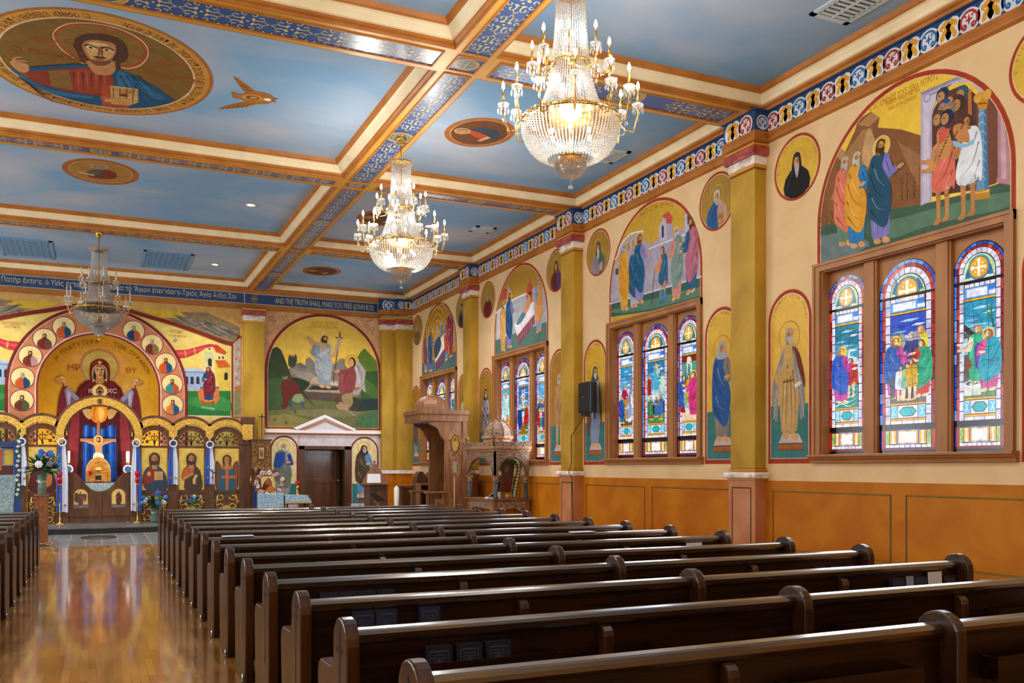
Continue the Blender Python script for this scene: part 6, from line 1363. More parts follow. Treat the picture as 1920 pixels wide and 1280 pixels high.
def i_christ(A, x, z, w, h):
    A.S('#24405a', [(x - .18, z), (x - .28, z + .3), (x - .2, z + .55), (x, z + .66), (x + .2, z + .52), (x + .29, z + .3), (x + .27, z)]); A.S('#8a2c20', [(x - .08, z + .62), (x + .05, z + .6), (x + .04, z + .3), (x - .1, z + .12), (x - .28, z + .16), (x - .27, z + .34), (x - .16, z + .5)])
    A.P('#24405a', [(x - .18, z), (x - .16, z + .17), (x + .1, z + .28), (x + .27, z + .2), (x + .27, z)]); A.E(SKIN, x - .13, z + .42, .045, .06); A.P('#d8a860', [(x + .0, z + .26), (x + .2, z + .26), (x + .2, z + .48), (x + .0, z + .48)]); A.L('#8a6430', .008, [(x + .1, z + .26), (x + .1, z + .48)])
    for i in range(6): A.L('#8a6430', .006, [(x + .02, z + .45 - i * .03), (x + .09, z + .45 - i * .03)], sm=0); A.L('#8a6430', .006, [(x + .11, z + .45 - i * .03), (x + .18, z + .45 - i * .03)], sm=0)
    for k in (-.2, -.1, .05, .2): A.L('#14283c', .012, [(x + k, z + .16), (x + k * 1.1, z + .02)], taper=1)
    head(A, x, z + .79, 1.25, '#4a2414', '#4a2414')
def i_john(A, x, z, w, h):
    A.S('#4c3428', [(x - .15, z), (x - .17, z + .25), (x - .24, z + .32), (x - .2, z + .52), (x - .03, z + .67), (x + .12, z + .62), (x + .24, z + .42), (x + .25, z)]); A.S('#c0602c', [(x - .22, z + .34), (x - .2, z + .5), (x - .04, z + .62), (x + .06, z + .6), (x + .04, z + .42), (x - .1, z + .3), (x - .22, z + .24)])
    A.L('#c88a50', .05, [(x - .2, z + .28), (x - .08, z + .36), (x + .06, z + .42)]); A.P('#d8b870', [(x + .04, z + .15), (x + .12, z + .15), (x + .1, z + .25), (x + .16, z + .38), (x + .1, z + .4), (x + .03, z + .27)])
    for k in (-.1, .0, .1, .18): A.L('#2c1c14', .012, [(x + k, z + .2), (x + k, z + .02)], taper=1); A.L('#6a5038', .01, [(x + k + .04, z + .55), (x + k + .05, z + .3)], taper=1)
    head(A, x - .0, z + .79, 1.2, '#3c2014', '#3c2014')
def i_angel(A, x, z, w, h):
    for k in (-1, 1): A.S('#6c3c28', [(x + k * .14, z + .6), (x + k * .24, z + .75), (x + k * .29, z + .68), (x + k * .29, z + .1), (x + k * .2, z + .0), (x + k * .16, z + .3)]); A.L('#a87840', .012, [(x + k * .22, z + .66), (x + k * .24, z + .3), (x + k * .22, z + .05)])
    A.S('#1f5a78', [(x - .2, z), (x - .17, z + .4), (x - .16, z + .6), (x, z + .66), (x + .16, z + .6), (x + .17, z + .4), (x + .2, z)]); A.S('#c8642c', [(x - .16, z + .6), (x, z + .66), (x + .16, z + .6), (x + .1, z + .54), (x - .1, z + .54)]); A.rect('#c8642c', x - .035, z, x + .04, z + .6); A.rect('#c8642c', x - .13, z + .3, x + .2, z + .36); A.E('#b85820', x + .2, z + .33, .05)
    head(A, x, z + .77, 1.1, '#4a2414')
def i_mary(A, x, z, w, h):
    A.S('#5c1c20', [(x - .26, z), (x - .28, z + .3), (x - .18, z + .58), (x, z + .68), (x + .18, z + .55), (x + .28, z + .3), (x + .26, z)]); A.S('#5c2420', [(x - .13, z + .75), (x - .09, z + .92), (x, z + .97), (x + .09, z + .92), (x + .13, z + .75), (x + .14, z + .58), (x - .14, z + .58)]); head(A, x, z + .78, 1.1, '#5c2420')
    A.S('#c8783c', [(x + .0, z + .1), (x + .18, z + .15), (x + .2, z + .42), (x + .08, z + .46), (x - .02, z + .3)]); A.E('#b8804c', x + .1, z + .52, .05, .065); A.E(SKIN, x - .08, z + .25, .06, .03)
def i_fest(A, x, z, w, h): fig(A, x - .1, z + .05, .8, '#c8642c', '#5c7890', halo='#e8c860', wd=1.3); fig(A, x + .15, z + .05, .7, '#6c7c90', None, d=-1, wd=1.3)
icon(1.035, 1.665, '', 'large icon of a man in blue and red holding an open book', i_christ)
icon(1.925, 2.56, '', 'large icon of a brown-cloaked bearded man with a scroll, second right of the royal doors', i_john)
icon(2.82, 3.44, '', 'large icon of a winged angel at the right end of the screen', i_angel)
icon(*mirx(1.035, 1.665, -1), '', 'large icon of a mother in maroon with child, behind the tall vase of flowers', i_mary)
icon(*mirx(1.925, 2.56, -1), '', 'large icon at the left frame edge behind the flowered stand', i_john)
icon(*mirx(2.82, 3.44, -1), '', 'icon at the far left end of the screen, outside the frame', i_angel)
# platform
pts = [(-4.2, YI + .3), (4.2, YI + .3), (4.2, 23.7)] + [(4.2 - 8.4 * i / 24, 23.7 - 1.05 * math.sin(PI * i / 24)) for i in range(1, 24)] + [(-4.2, 23.7)]
struct('floor_altar', MB().prism(pts, 'z', .0, Z0), M_STEP)
struct('trim_80', MB().prism([(x, y - .02) for x, y in pts], 'z', Z0 - .02, Z0 + .002), M_TILE)

# ---------------------------------------------------------------- ceiling paintings
def up(x, y, k=1): return (x, -y)
A = Art('z', ZS, base=.002, eps=.0002); CX_, CY_ = .04, -12.55; RU, RV = 1.36, 1.55
def el(c, f, g=0): A.E(c, CX_, CY_, RU - f, RV - f, n=56)
el('#a86a24', 0); el('#c8903c', .045); el('#e0c8a0', .225); el('#7c5c24', .245)
txt = '\u0395\u039e \u039f\u03a5\u03a1\u0391\u039d\u039f\u03a5 \u0395\u03a0\u0395\u0392\u039b\u0395\u03a8\u0395\u039d \u039f \u039a\u03a5\u03a1\u0399\u039f\u03a3 \u0395\u0399\u0394\u0395 \u03a0\u0391\u039d\u03a4\u0391\u03a3 \u03a4\u039f\u03a5\u03a3 \u03a5\u0399\u039f\u03a5\u03a3 \u03a4\u03a9\u039d \u0391\u039d\u0398\u03a1\u03a9\u03a0\u03a9\u039d. \u0395\u039e \u0395\u03a4\u039f\u0399\u039c\u039f\u03a5 \u039a\u0391\u03a4\u039f\u0399\u039a\u0397\u03a4\u0397\u03a1\u0399\u039f\u03a5 \u0391\u03a5\u03a4\u039f\u03a5 \u0395\u03a0\u0395\u0392\u039b\u0395\u03a8\u0395\u039d \u0395\u03a0\u0399 \u03a0\u0391\u039d\u03a4\u0391\u03a3 \u03a4\u039f\u03a5\u03a3 \u039a\u0391\u03a4\u039f\u0399\u039a\u039f\u03a5\u039d\u03a4\u0391\u03a3 \u03a4\u0397\u039d \u0393\u0397\u039d \u039f \u03a0\u039b\u0391\u03a3\u0391\u03a3 \u039a\u0391\u03a4\u0391 \u039c\u039f\u039d\u0391\u03a3 \u03a4\u0391\u03a3 \u039a\u0391\u03a1\u0394\u0399\u0391\u03a3 \u0391\u03a5\u03a4\u03a9\u039d.'
n_ = len(txt)
for i, ch in enumerate(txt):
    a_ = PI / 2 + .1 + (2 * PI - .26) * i / n_
    if ch != ' ':
        ru, rv = RU - .165 + .0, RV - .165; x, y = CX_ + ru * math.cos(a_), CY_ + rv * math.sin(a_)
        rot = math.atan2(rv * math.cos(a_), -ru * math.sin(a_)) ; A.text(ch, '#5a3814', x - .026 * math.cos(rot) + .06 * math.sin(rot), y - .045 * math.sin(rot) - .06 * math.cos(rot), .1, width=.05 if ch not in 'I\u0399.' else .014, rot=rot, lay=5)
A.crop(0, 0, 3.5556)
ehx, ehy = A.uv(672, 300)
A.P('#7c5c24', '10,200 11,200 12,201')
# halo
A.S('#e0c0a0', '350,240 375,190 450,155 560,148 680,160 800,190 900,235 970,290 993,350 975,400 930,440 860,458 800,450 600,440 480,380 400,320'); A.S('#a8481c', '358,240 382,195 455,160 560,153 680,165 800,195 895,240 962,292 985,350 968,396 925,434 860,452 800,445 600,435 480,375 405,316'); A.S('#86642a', '372,240 395,205 460,172 560,165 680,177 790,205 880,246 940,296 962,350 948,390 910,420 860,436 800,430 600,420 500,370 420,310')
# mantle and robe
cle = [(CX_ + (RU - .25) * math.cos(2 * PI * i / 40), CY_ + (RV - .25) * math.sin(2 * PI * i / 40)) for i in range(40)]
def C2(c, t, sm=0):
    p = A.tr(t); p = cr(p) if sm else p; p = clip_poly(p, cle)
    if len(p) > 2: A.P(c, p)
C2('#8a3420', '160,470 200,455 330,460 460,455 560,440 620,430 760,470 800,560 780,700 600,700 400,640 250,600')
C2('#86622a', '325,470 460,465 490,600 340,570'); C2('#9a3e26', '470,470 560,455 700,490 750,520 740,620 500,610')
for i in range(8): A.L(['#5c1c12', '#b85a3a'][i % 2], .02, '%g,%g %g,%g' % (490 + i * 30, 475 + i * 3, 500 + i * 28, 600), taper=1)
C2('#1c5074', '50,455 90,455 140,500 260,555 420,600 560,625 680,640 760,560 745,480 790,455 900,500 1050,580 1200,690 1150,760 700,790 350,760 150,640')
C2('#2c6c94', '80,470 110,475 250,560 420,615 600,640 600,655 380,630 200,570', 1); C2('#173e5c', '200,590 400,660 600,690 660,720 400,700', 1); C2('#2c6c94', '780,480 860,500 900,580 860,640 800,600', 1); C2('#2c6c94', '900,530 1000,580 1100,660 1000,640', 1)
for i in range(5): A.L('#0f2c44', .018, '%g,%g %g,%g %g,%g' % (120 + i * 20, 510 + i * 14, 350, 610 + i * 16, 600, 660 + i * 12), taper=1)
for i in range(4): A.L('#0f2c44', .018, '%g,500 %g,580 %g,690' % (800 + i * 40, 850 + i * 50, 900 + i * 70), taper=1)
A.S('#1c5070', '190,448 300,440 400,430 560,425 590,435 560,450 400,455 260,470 200,468'); A.L('#0e2030', .02, '195,445 350,432 500,424 585,430')
# blessing hand
A.S('#c8945c', '72,420 100,405 150,410 185,430 195,460 175,480 140,478 100,455'); A.L('#c8945c', .03, '100,410 90,395 110,380 145,378'); A.L('#c8945c', .03, '80,420 75,410 120,400 180,405'); A.L('#7c4c24', .01, '90,415 130,412 170,420')
# book and hand
A.P('#b04a28', '672,562 735,566 742,690 870,700 850,722 680,700'); A.P('#c8a060', '735,566 920,590 922,680 860,700 742,690')
prr = A.tr('735,566 920,590 922,680 742,690')
for i in range(4): A.L('#7c5420', .014, '%g,%g %g,%g' % (750 + i * 12, 585 + i * 10, 905 - i * 12, 600 + i * 8), sm=0); A.L('#7c5420', .014, '%g,%g %g,%g' % (755 + i * 45, 580 + i * 3, 758 + i * 42, 685), sm=0)
A.E('#6c2c14', *A.uv(828, 632), .05); A.S('#c8945c', '700,660 780,655 830,650 870,670 880,690 820,695 760,680 700,672'); A.L('#c8945c', .022, '665,640 730,648 790,655'); A.L('#c8945c', .022, '668,652 740,660 790,664'); A.L('#c8945c', .02, '780,630 810,650 840,665')
# neck, hair, face
A.S('#c08a54', '585,400 600,450 640,490 720,498 760,480 770,440 740,400'); A.S('#50301c', '488,300 500,260 540,232 600,220 680,222 760,240 820,275 850,330 852,380 830,410 800,420 805,450 790,470 770,440 760,400 600,400 560,420 530,390 510,340')
A.S('#ad7c4c', '548,300 570,270 630,262 700,272 760,290 775,330 760,370 730,410 690,432 640,428 600,400 570,360'); A.S('#d8a870', '570,310 590,280 640,275 655,300 655,350 640,380 610,390 585,350'); A.S('#d0a068', '680,330 760,320 765,345 740,380 705,400 688,370'); A.S('#e0b880', '585,300 640,280 720,295 700,305 640,302')
A.S('#7c4c28', '590,385 620,400 650,400 700,405 740,395 730,420 690,436 640,432 605,410'); A.S('#3a2010', '618,375 650,370 662,376 690,375 715,390 700,388 660,384 635,380'); A.L('#8a3c24', .022, '645,388 665,392 690,392')
A.L('#2c180c', .028, '562,302 590,294 630,308 650,316'); A.L('#2c180c', .028, '672,318 700,312 740,322 762,334')
for x, y in ((605, 314), (712, 330)): A.E('#e8d0a8', *A.uv(x, y), .05, .026, 12); A.E('#20100a', *A.uv(x, y), .024, .024, 8)
A.L('#7c4c24', .02, '656,315 662,345 650,362'); A.L('#7c4c24', .03, '676,320 682,360 672,366', taper=1); A.L('#7c4c28', .02, '540,345 545,362')
for t_, x, y, h_ in (('I\u03f9', 215, 285, .2), ('X\u03f9', 1030, 430, .2), ('\u039f \u03a0A\u039dTO', 60, 330, .13), ('KPAT\u03a9P', 950, 495, .13), ('\u039f', 425, 280, .12), ('N', 870, 380, .15), ('\u03a9', 650, 212, .1)): A.text(t_, '#9a4a20', *A.uv(x, y), h_)
A.build('ceiling_mural', label='great oval ceiling painting of a bearded figure with book, ringed by lettering', cat='mural')
def prophet(x, y, r, lab, robe, mant, rot=0, scrl=1):
    A = Art('z', ZS, base=.002); A.E('#a8642c', x, -y, r, r * 1.18, n=36); A.E('#d8b48c', x, -y, r * .84, r * 1.0, n=36); A.E('#6c4020' if rot else '#a87c38', x, -y, r * .82, r * .98, n=36)
    q = (lambda a, b: (x - a, -y + b)) if not rot else (lambda a, b: (x - b, -y - a) if rot > 0 else (x - b, -y + a))
    A.S(mant, [q(-.3 * r, -.5 * r), q(-.42 * r, -.1 * r), q(-.28 * r, .25 * r), q(0, .35 * r), q(.25 * r, .1 * r), q(.3 * r, -.6 * r)]); A.S(robe, [q(-.1 * r, .35 * r), q(.12 * r, .3 * r), q(.4 * r, -.2 * r), q(.1 * r, -.3 * r)])
    A.E('#d8b48c', *q(.05 * r, .52 * r), .23 * r, .23 * r, 20); A.E('#a87c38', *q(.05 * r, .52 * r), .2 * r, .2 * r, 20); A.E('#8a7c6c', *q(.05 * r, .52 * r), .13 * r, .15 * r); A.E('#b88454', *q(.07 * r, .5 * r), .09 * r, .12 * r)
    if scrl: A.P('#c8a878', [q(.15 * r, -.3 * r), q(.6 * r, -.15 * r), q(.58 * r, -.28 * r), q(.2 * r, -.45 * r)])
    A.build('ceiling_medallion', label=lab, cat='medallion', group='prophet medallions on the ceiling')
prophet(.075, 16.95, .6, 'oval ceiling medallion of a stooping writer, left of the middle beam', '#4c5c58', '#7c3024')
prophet(5.25, 12.58, .52, 'oval ceiling medallion of a prophet in red, between the lit chandeliers', '#b84a28', '#34404c', rot=1)
prophet(5.25, 17.7, .5, 'ceiling medallion mostly hidden behind the middle chandelier', '#6c4030', '#4c4438', rot=1)
prophet(5.25, 23.1, .48, 'small-looking ceiling medallion nearest the far wall', '#8a4a28', '#5c3c4c', rot=1)
A = Art('z', ZS, base=.002); A.crop(0, 0, 3.5556)
for t_ in ('1555,505 1640,560 1690,600 1760,630 1700,660 1620,600', '1450,725 1560,720 1640,710 1720,690 1690,670 1560,690'): A.S('#9c6428', t_); A.L('#c8903c', .02, A.tr(t_)[0:4])
A.S('#a86c2c', '1545,610 1600,625 1680,610 1780,620 1830,655 1790,690 1700,690 1600,660 1555,650'); A.E('#c8903c', *A.uv(1685, 650), .15, .1); A.E('#7c4c24', *A.uv(1685, 650), .09, .07); A.E('#c89464', *A.uv(1690, 650), .05, .04); A.E('#e0e0dc', *A.uv(1783, 662), .05); A.P('#9c5c20', '1820,650 1858,655 1830,665 1840,685 1810,675')
for i in range(6): A.L('#6c4018', .012, '%g,%g %g,%g' % (1570 + i * 22, 530 + i * 18, 1590 + i * 24, 520 + i * 20), sm=0); A.L('#6c4018', .012, '%g,%g %g,%g' % (1480 + i * 32, 728 - i * 3, 1500 + i * 32, 712 - i * 3), sm=0)
A.build('ceiling_seraph', label='small golden six-winged seraph painted beside the ceiling oval', cat='mural')
# ================================================================ chandeliers
def make_chandelier(x, y, label, lit=True):
    t = T('crystal_chandelier', (x, y, 4.1), label, 'chandelier')
    MB().lathe([(.005, 6.3), (.07, 6.3), (.085, 6.285), (.06, 6.25), (.03, 6.2), (.012, 6.17)], x, y, 16).build('ceiling_canopy', M_BRASS, t)
    MB().tube([(x, y, 6.2), (x, y, 4.45)], .007, 6).build('stem', M_BRASS, t)
    for r, z, nm in ((.155, 5.93, 'crown_ring'), (.175, 5.27, 'neck_ring'), (.29, 4.83, 'bell_ring'), (.46, 4.74, 'basin_ring')):
        m = MB().lathe([(r - .008, z - .014), (r + .006, z - .014), (r + .01, z), (r + .006, z + .014), (r - .008, z + .014), (r - .008, z - .014)], x, y, 40)
        for k in range(int(r * 90)):
            a_ = 2 * PI * k / int(r * 90); m.ball(x + (r + .012) * math.cos(a_), y + (r + .012) * math.sin(a_), z + .014, .009, 6)
        m.build(nm, M_BRASS, t)
    def strands(name, pts_fn, n, k, sz, szz):
        m = MB()
        for i in range(n):
            a_ = 2 * PI * i / n
            for j in range(k):
                r, z = pts_fn((j + (.5 if i % 2 else 0)) / k); m.octa(x + r * math.cos(a_), y + r * math.sin(a_), z, sz, szz)
        return m.build(name, M_CRYS, t, fix=False, kind='stuff')
    strands('crown_beads', lambda f: (.14 + .05 * f ** .5, 5.9 + .1 * f), 30, 4, .01, .015)
    strands('column_beads', lambda f: (.135 + .045 * f ** 2, 5.93 - .66 * f), 42, 36, .009, .012)
    strands('bell_beads', lambda f: (.18 + .115 * f ** 1.6, 5.26 - .42 * f), 54, 21, .010, .0135)
    strands('shoulder_beads', lambda f: (.29 + .17 * f, 4.83 - .1 * f + .02 * math.sin(f * PI)), 84, 8, .012, .012)
    strands('basin_beads', lambda f: (.46 * math.cos(f * 1.28) ** .62 + .0, 4.73 - .35 * math.sin(f * 1.28) / math.sin(1.28)), 78, 21, .0115, .015)
    strands('lower_basin_beads', lambda f: (.145 * math.cos((f - .3) * 1.6), 4.39 - .17 * f), 40, 11, .011, .013)
    MB().lathe([(.13, 4.385), (.14, 4.39), (.14, 4.4), (.13, 4.4), (.13, 4.385)], x, y, 24).build('finial_ring', M_BRASS, t)
    MB().octa(x, y, 4.215, .035, .035).tube([(x, y, 4.22), (x, y, 4.14)], .0015, 4).ball(x, y, 4.125, .022, 10).build('drop_crystal', M_CRYS, t)
    # inner lamps of the basin
    for k in range(6):
        a_ = k * PI / 3; MB().ball(x + .2 * math.cos(a_), y + .2 * math.sin(a_), 4.62, .02, 8, rz=.03).build('basin_bulb', M_BULB if lit else M_BULBO, t)
    # arms
    for n, r, z, r0, z0, ph in ((12, .63, 4.9, .45, 4.74, .1), (8, .36, 5.3, .17, 5.27, .25)):
        for k in range(n):
            a_ = 2 * PI * k / n + ph; rr_ = r * (1 if k % 2 else .93); zz = z + (.0 if k % 2 else .05); c_, s_ = math.cos(a_), math.sin(a_)
            P = lambda rad, zed: (x + rad * c_, y + rad * s_, zed)
            am = MB().tube([P(r0, z0), P(r0 + (rr_ - r0) * .35, z0 - .09), P(r0 + (rr_ - r0) * .75, z0 - .1), P(rr_, zz - .1), P(rr_, zz - .02)], .008, 6).build('candle_arm', M_BRASS, t)
            MB().lathe([(.008, zz - .035), (.045, zz - .02), (.055, zz), (.05, zz + .004), (.01, zz + .0)], *P(rr_, 0)[:2], 14).build('drip_pan', M_CRYS, am)
            MB().tube([P(rr_, zz), P(rr_, zz + .14)], .0105, 8).build('candle_tube', M_WAX if not lit else M_BRASS, am)
            MB().lathe([(.001, zz + .14), (.012, zz + .145), (.016, zz + .165), (.012, zz + .19), (.001, zz + .215)], *P(rr_, 0)[:2], 8).build('bulb', M_BULB if lit else M_BULBO, am)
            d = MB()
            for j in range(8):
                b = 2 * PI * j / 8; q = P(rr_, 0); qx, qy = q[0] + .05 * math.cos(b), q[1] + .05 * math.sin(b)
                d.octa(qx, qy, zz - .03, .007, .012).octa(qx, qy, zz - .065, .012, .026)
            d.octa(*P(rr_, zz - .14), .014, .03); d.build('pendants', M_CRYS, am, fix=False)
    # beads looping between arms
    m = MB()
    for k in range(12):
        a0, a1 = 2 * PI * k / 12 + .1, 2 * PI * (k + 1) / 12 + .1
        for j in range(1, 10):
            f = j / 10; a_ = a0 + (a1 - a0) * f; r = .5 + .03 * math.sin(f * PI); m.octa(x + r * math.cos(a_), y + r * math.sin(a_), 4.74 - .07 * math.sin(f * PI), .009, .009)
    m.build('bead_swag', M_CRYS, t, fix=False, kind='stuff')
    return t
c1 = make_chandelier(4.03, 7.45, 'lit crystal chandelier nearest the camera, largest of the three')
c2 = copy_tree(c1); c2.location = (4.03, 12.62, 4.1); c2['label'] = 'lit crystal chandelier in the middle, second of the three'
c3 = make_chandelier(.05, 20.25, 'unlit crystal chandelier hanging before the apse', False)
for o in (c1, c2, c3): o['group'] = 'crystal chandeliers'
# ceiling fittings
for i, (x, y, l) in enumerate(((2.69, 17.82, 'lit round ceiling downlight left of the middle chandelier'), (6.3, 17.83, 'lit ceiling downlight seen beside the middle chandelier'), (2.67, 23.4, 'small ceiling downlight nearest the apse'))):
    t = T('downlight', (x, y, ZS - .03), l, 'ceiling light', 'recessed ceiling downlights')
    MB().lathe([(.07, ZS), (.1, ZS - .012), (.1, ZS - .02), (.07, ZS - .02), (.07, ZS)], x, y, 20).build('trim_ring', M_CREAM, t); MB().lathe([(.0001, ZS - .01), (.068, ZS - .012)], x, y, 20).build('lens', M_LAMP, t)
m_vent = mat('vent_blue', '#6f9cc4', .5); m_vent2 = mat('vent_cream', '#b9c6cc', .5)
def grille(x0, x1, y0, y1, lab, mt, rows, cols, deep):
    t = T('air_vent', ((x0 + x1) / 2, (y0 + y1) / 2, ZS - .03), lab, 'air vent')
    f = MB(); 
    for a in ((x0, y0, x1, y0 + .07), (x0, y1 - .07, x1, y1), (x0, y0, x0 + .07, y1), (x1 - .07, y0, x1, y1)): f.box(a[0], a[1], ZS - .02, a[2], a[3], ZS + .001)
    f.build('frame', mt, t); MB().box(x0 + .06, y0 + .06, ZS - .004, x1 - .06, y1 - .06, ZS - .002).build('duct_opening', M_BLACK, t)
    s_ = MB()
    for i in range(rows): st = (y1 - y0 - .14) / rows; yy = y0 + .07 + st * (i + .5); s_.box(x0 + .06, yy - st * .28, ZS - .02, x1 - .06, yy + st * .28, ZS - .008)
    for i in range(cols): xx = x0 + .07 + (x1 - x0 - .14) * (i + .5) / cols; s_.box(xx - .012, y0 + .06, ZS - .024, xx + .012, y1 - .06, ZS - .005)
    s_.build('louvre', mt, t, fix=False)
grille(-2.0, -.9, 22.55, 24.4, 'blue ceiling return grille at the left frame edge', m_vent, 11, 8, 1)
grille(1.0, 2.1, 22.55, 24.4, 'blue ceiling return grille right of the unlit chandelier', m_vent, 11, 8, 1)
grille(7.2, 7.75, 6.95, 7.75, 'ceiling vent at the top edge of the picture', m_vent2, 9, 1, 0)
grille(7.25, 7.75, 12.3, 12.9, 'ceiling vent behind the nearest chandelier', m_vent2, 9, 1, 0)
grille(7.2, 7.65, 17.4, 17.85, 'small far ceiling vent right of the middle chandelier', m_vent2, 7, 1, 0)

# ================================================================ altar area
def lathe_thing(name, mt, prof, x, y, label=None, cat=None, n=20, parent=None, group=None): return MB().lathe(prof, x, y, n).build(name, mt, parent, label=label, cat=cat, group=group)
XA, YA = .05, 25.95
t = T('altar_table', (XA, YA, .12), 'altar table under a grey-green brocade cloth behind the royal doors', 'altar')
MB().box(XA - .62, YA - .2, .12, XA + .62, YA + .1, 1.12).build('altar_body', M_OAKD, t)
MB().prism([(XA - .68, 1.14), (XA + .68, 1.14), (XA + .68, 1.06), (XA + .45, .9), (XA, .82), (XA - .45, .9), (XA - .68, 1.06)], 'y', YA - .24, YA - .225).box(XA - .68, YA - .24, 1.12, XA + .68, YA + .14, 1.14).build('altar_cloth', M_GBLUE, t)
zt = 1.14
# tabernacle
t = T('tabernacle', (XA, YA - .05, zt), 'gilt domed tabernacle shaped like a small church on the altar', 'tabernacle')
m_tab = mat('old_gold', '#a8702c', .35, .6, col2='#d8a454', scale=25, bump=.4)
MB().prism([(XA - .3, zt), (XA + .3, zt), (XA + .3, zt + .3), (XA + .26, zt + .45), (XA + .18, zt + .58), (XA, zt + .66), (XA - .18, zt + .58), (XA - .26, zt + .45), (XA - .3, zt + .3)], 'y', YA + .0, YA + .04).build('backplate', m_tab, t, bevel=.01)
MB().box(XA - .2, YA - .16, zt, XA + .2, YA, zt + .24).box(XA - .23, YA - .18, zt + .24, XA + .23, YA, zt + .27).build('body', m_tab, t, bevel=.006)
MB().lathe([(.12, zt + .27), (.115, zt + .33), (.08, zt + .4), (.001, zt + .44)], XA, YA - .08, 16).build('dome', m_tab, t); MB().box(XA - .01, YA - .09, zt + .43, XA + .01, YA - .07, zt + .56).box(XA - .04, YA - .09, zt + .5, XA + .04, YA - .07, zt + .52).build('cross', M_BRASS, t)
MB().box(XA - .07, YA - .17, zt + .06, XA + .07, YA - .158, zt + .17).build('door_opening', M_BLACK, t); MB().lathe([(.03, zt + .18), (.045, zt + .27), (.04, zt + .3)], XA - .19, YA - .22, 10).build('hanging_lamp', M_REDG, t)
MB().box(XA - .14, YA - .21, zt, XA + .14, YA - .19, zt + .03).build('gospel_book', mat('cover_8a2230', '#8a2230', .4), label='small red book lying before the tabernacle', cat='book')
# crucifix behind the tabernacle
YC = 26.1
t = T('crucifix', (XA, YC, zt), 'tall painted crucifix with a haloed figure standing behind the tabernacle', 'crucifix')
m_cw = mat('cross_wood', '#8a5428', .5, col2='#a86c38', scale=6)
MB().box(XA - .035, YC - .015, zt, XA + .035, YC + .015, 2.74).box(XA - .43, YC - .015, 2.19, XA + .43, YC + .015, 2.27).build('cross', m_cw, t)
A = Art('y', YC - .015, base=.01, eps=.003); g2 = lambda L_: [(XA + x * .75, z - .0) for x, z in L_]
A.E('G#f0c850', XA, 2.25, .11, n=24); A.E('#d8a060', XA, 2.25, .085, n=24)
A.S('#c88c54', g2([(-.56, 2.25), (-.3, 2.2), (-.1, 2.17), (0, 2.14), (.1, 2.17), (.3, 2.2), (.56, 2.25), (.3, 2.15), (.12, 2.08), (.12, 1.9), (.14, 1.78), (.08, 1.3), (-.06, 1.3), (-.1, 1.55), (-.13, 1.78), (-.1, 1.9), (-.12, 2.08), (-.3, 2.15)]))
A.S('#e8e4d0', g2([(-.14, 1.88), (.15, 1.86), (.16, 1.58), (.05, 1.5), (-.15, 1.56)])); A.L('#a8a898', .01, g2([(-.08, 1.84), (.05, 1.7), (-.04, 1.56)])); A.S('#4a2814', g2([(-.06, 2.2), (-.05, 2.31), (.05, 2.31), (.06, 2.24), (.06, 2.17)])); A.E('#c88c54', XA - .01, 2.25, .032, .048)
for k in range(3): A.L('#9a6434', .008, g2([(-.07, 2.06 - .05 * k), (0, 2.03 - .05 * k), (.07, 2.06 - .05 * k)]), taper=1)
A.build('painted_figure', t)
for sg, s_ in ((-1, 'left'), (1, 'right')):
    x = XA + sg * .70; y = 25.7
    t = T('altar_candlestick', (x, y, .12), 'white pillar candle on a tall stand %s of the altar' % s_, 'candlestick', 'pillar candles beside the altar')
    MB().lathe([(.1, .12), (.09, .14), (.015, .2), (.013, 1.6), (.06, 1.62), (.06, 1.64)], x, y, 14).build('stand', M_BRASS, t); MB().lathe([(.045, 1.64), (.045, 1.93), (.03, 1.94)], x, y, 16).build('candle', M_WAX, t)
    bw = MB().tube([(x + .1 * math.cos(a_), y - .07, 1.47 + .1 * math.sin(a_)) for a_ in [2 * PI * i / 20 for i in range(21)]], .018, 6).build('white_bow', M_WHITEC, t)
    MB().lathe([(.085, -.01), (.085, .01)], 0, 0, 16) if 0 else MB().prism([(x + .085 * math.cos(a_), 1.47 + .085 * math.sin(a_)) for a_ in [2 * PI * i / 20 for i in range(20)]], 'y', y - .075, y - .06).build('bow_disc', M_NAVY, bw)
    MB().prism([(x - .02, 1.38), (x + .05, 1.38), (x + .09 * sg + .03, 1.05), (x + .09 * sg + .07, .95), (x + .1 * sg - .04, .98)], 'y', y - .09, y - .08).build('ribbon_tail', M_WHITEC, bw)

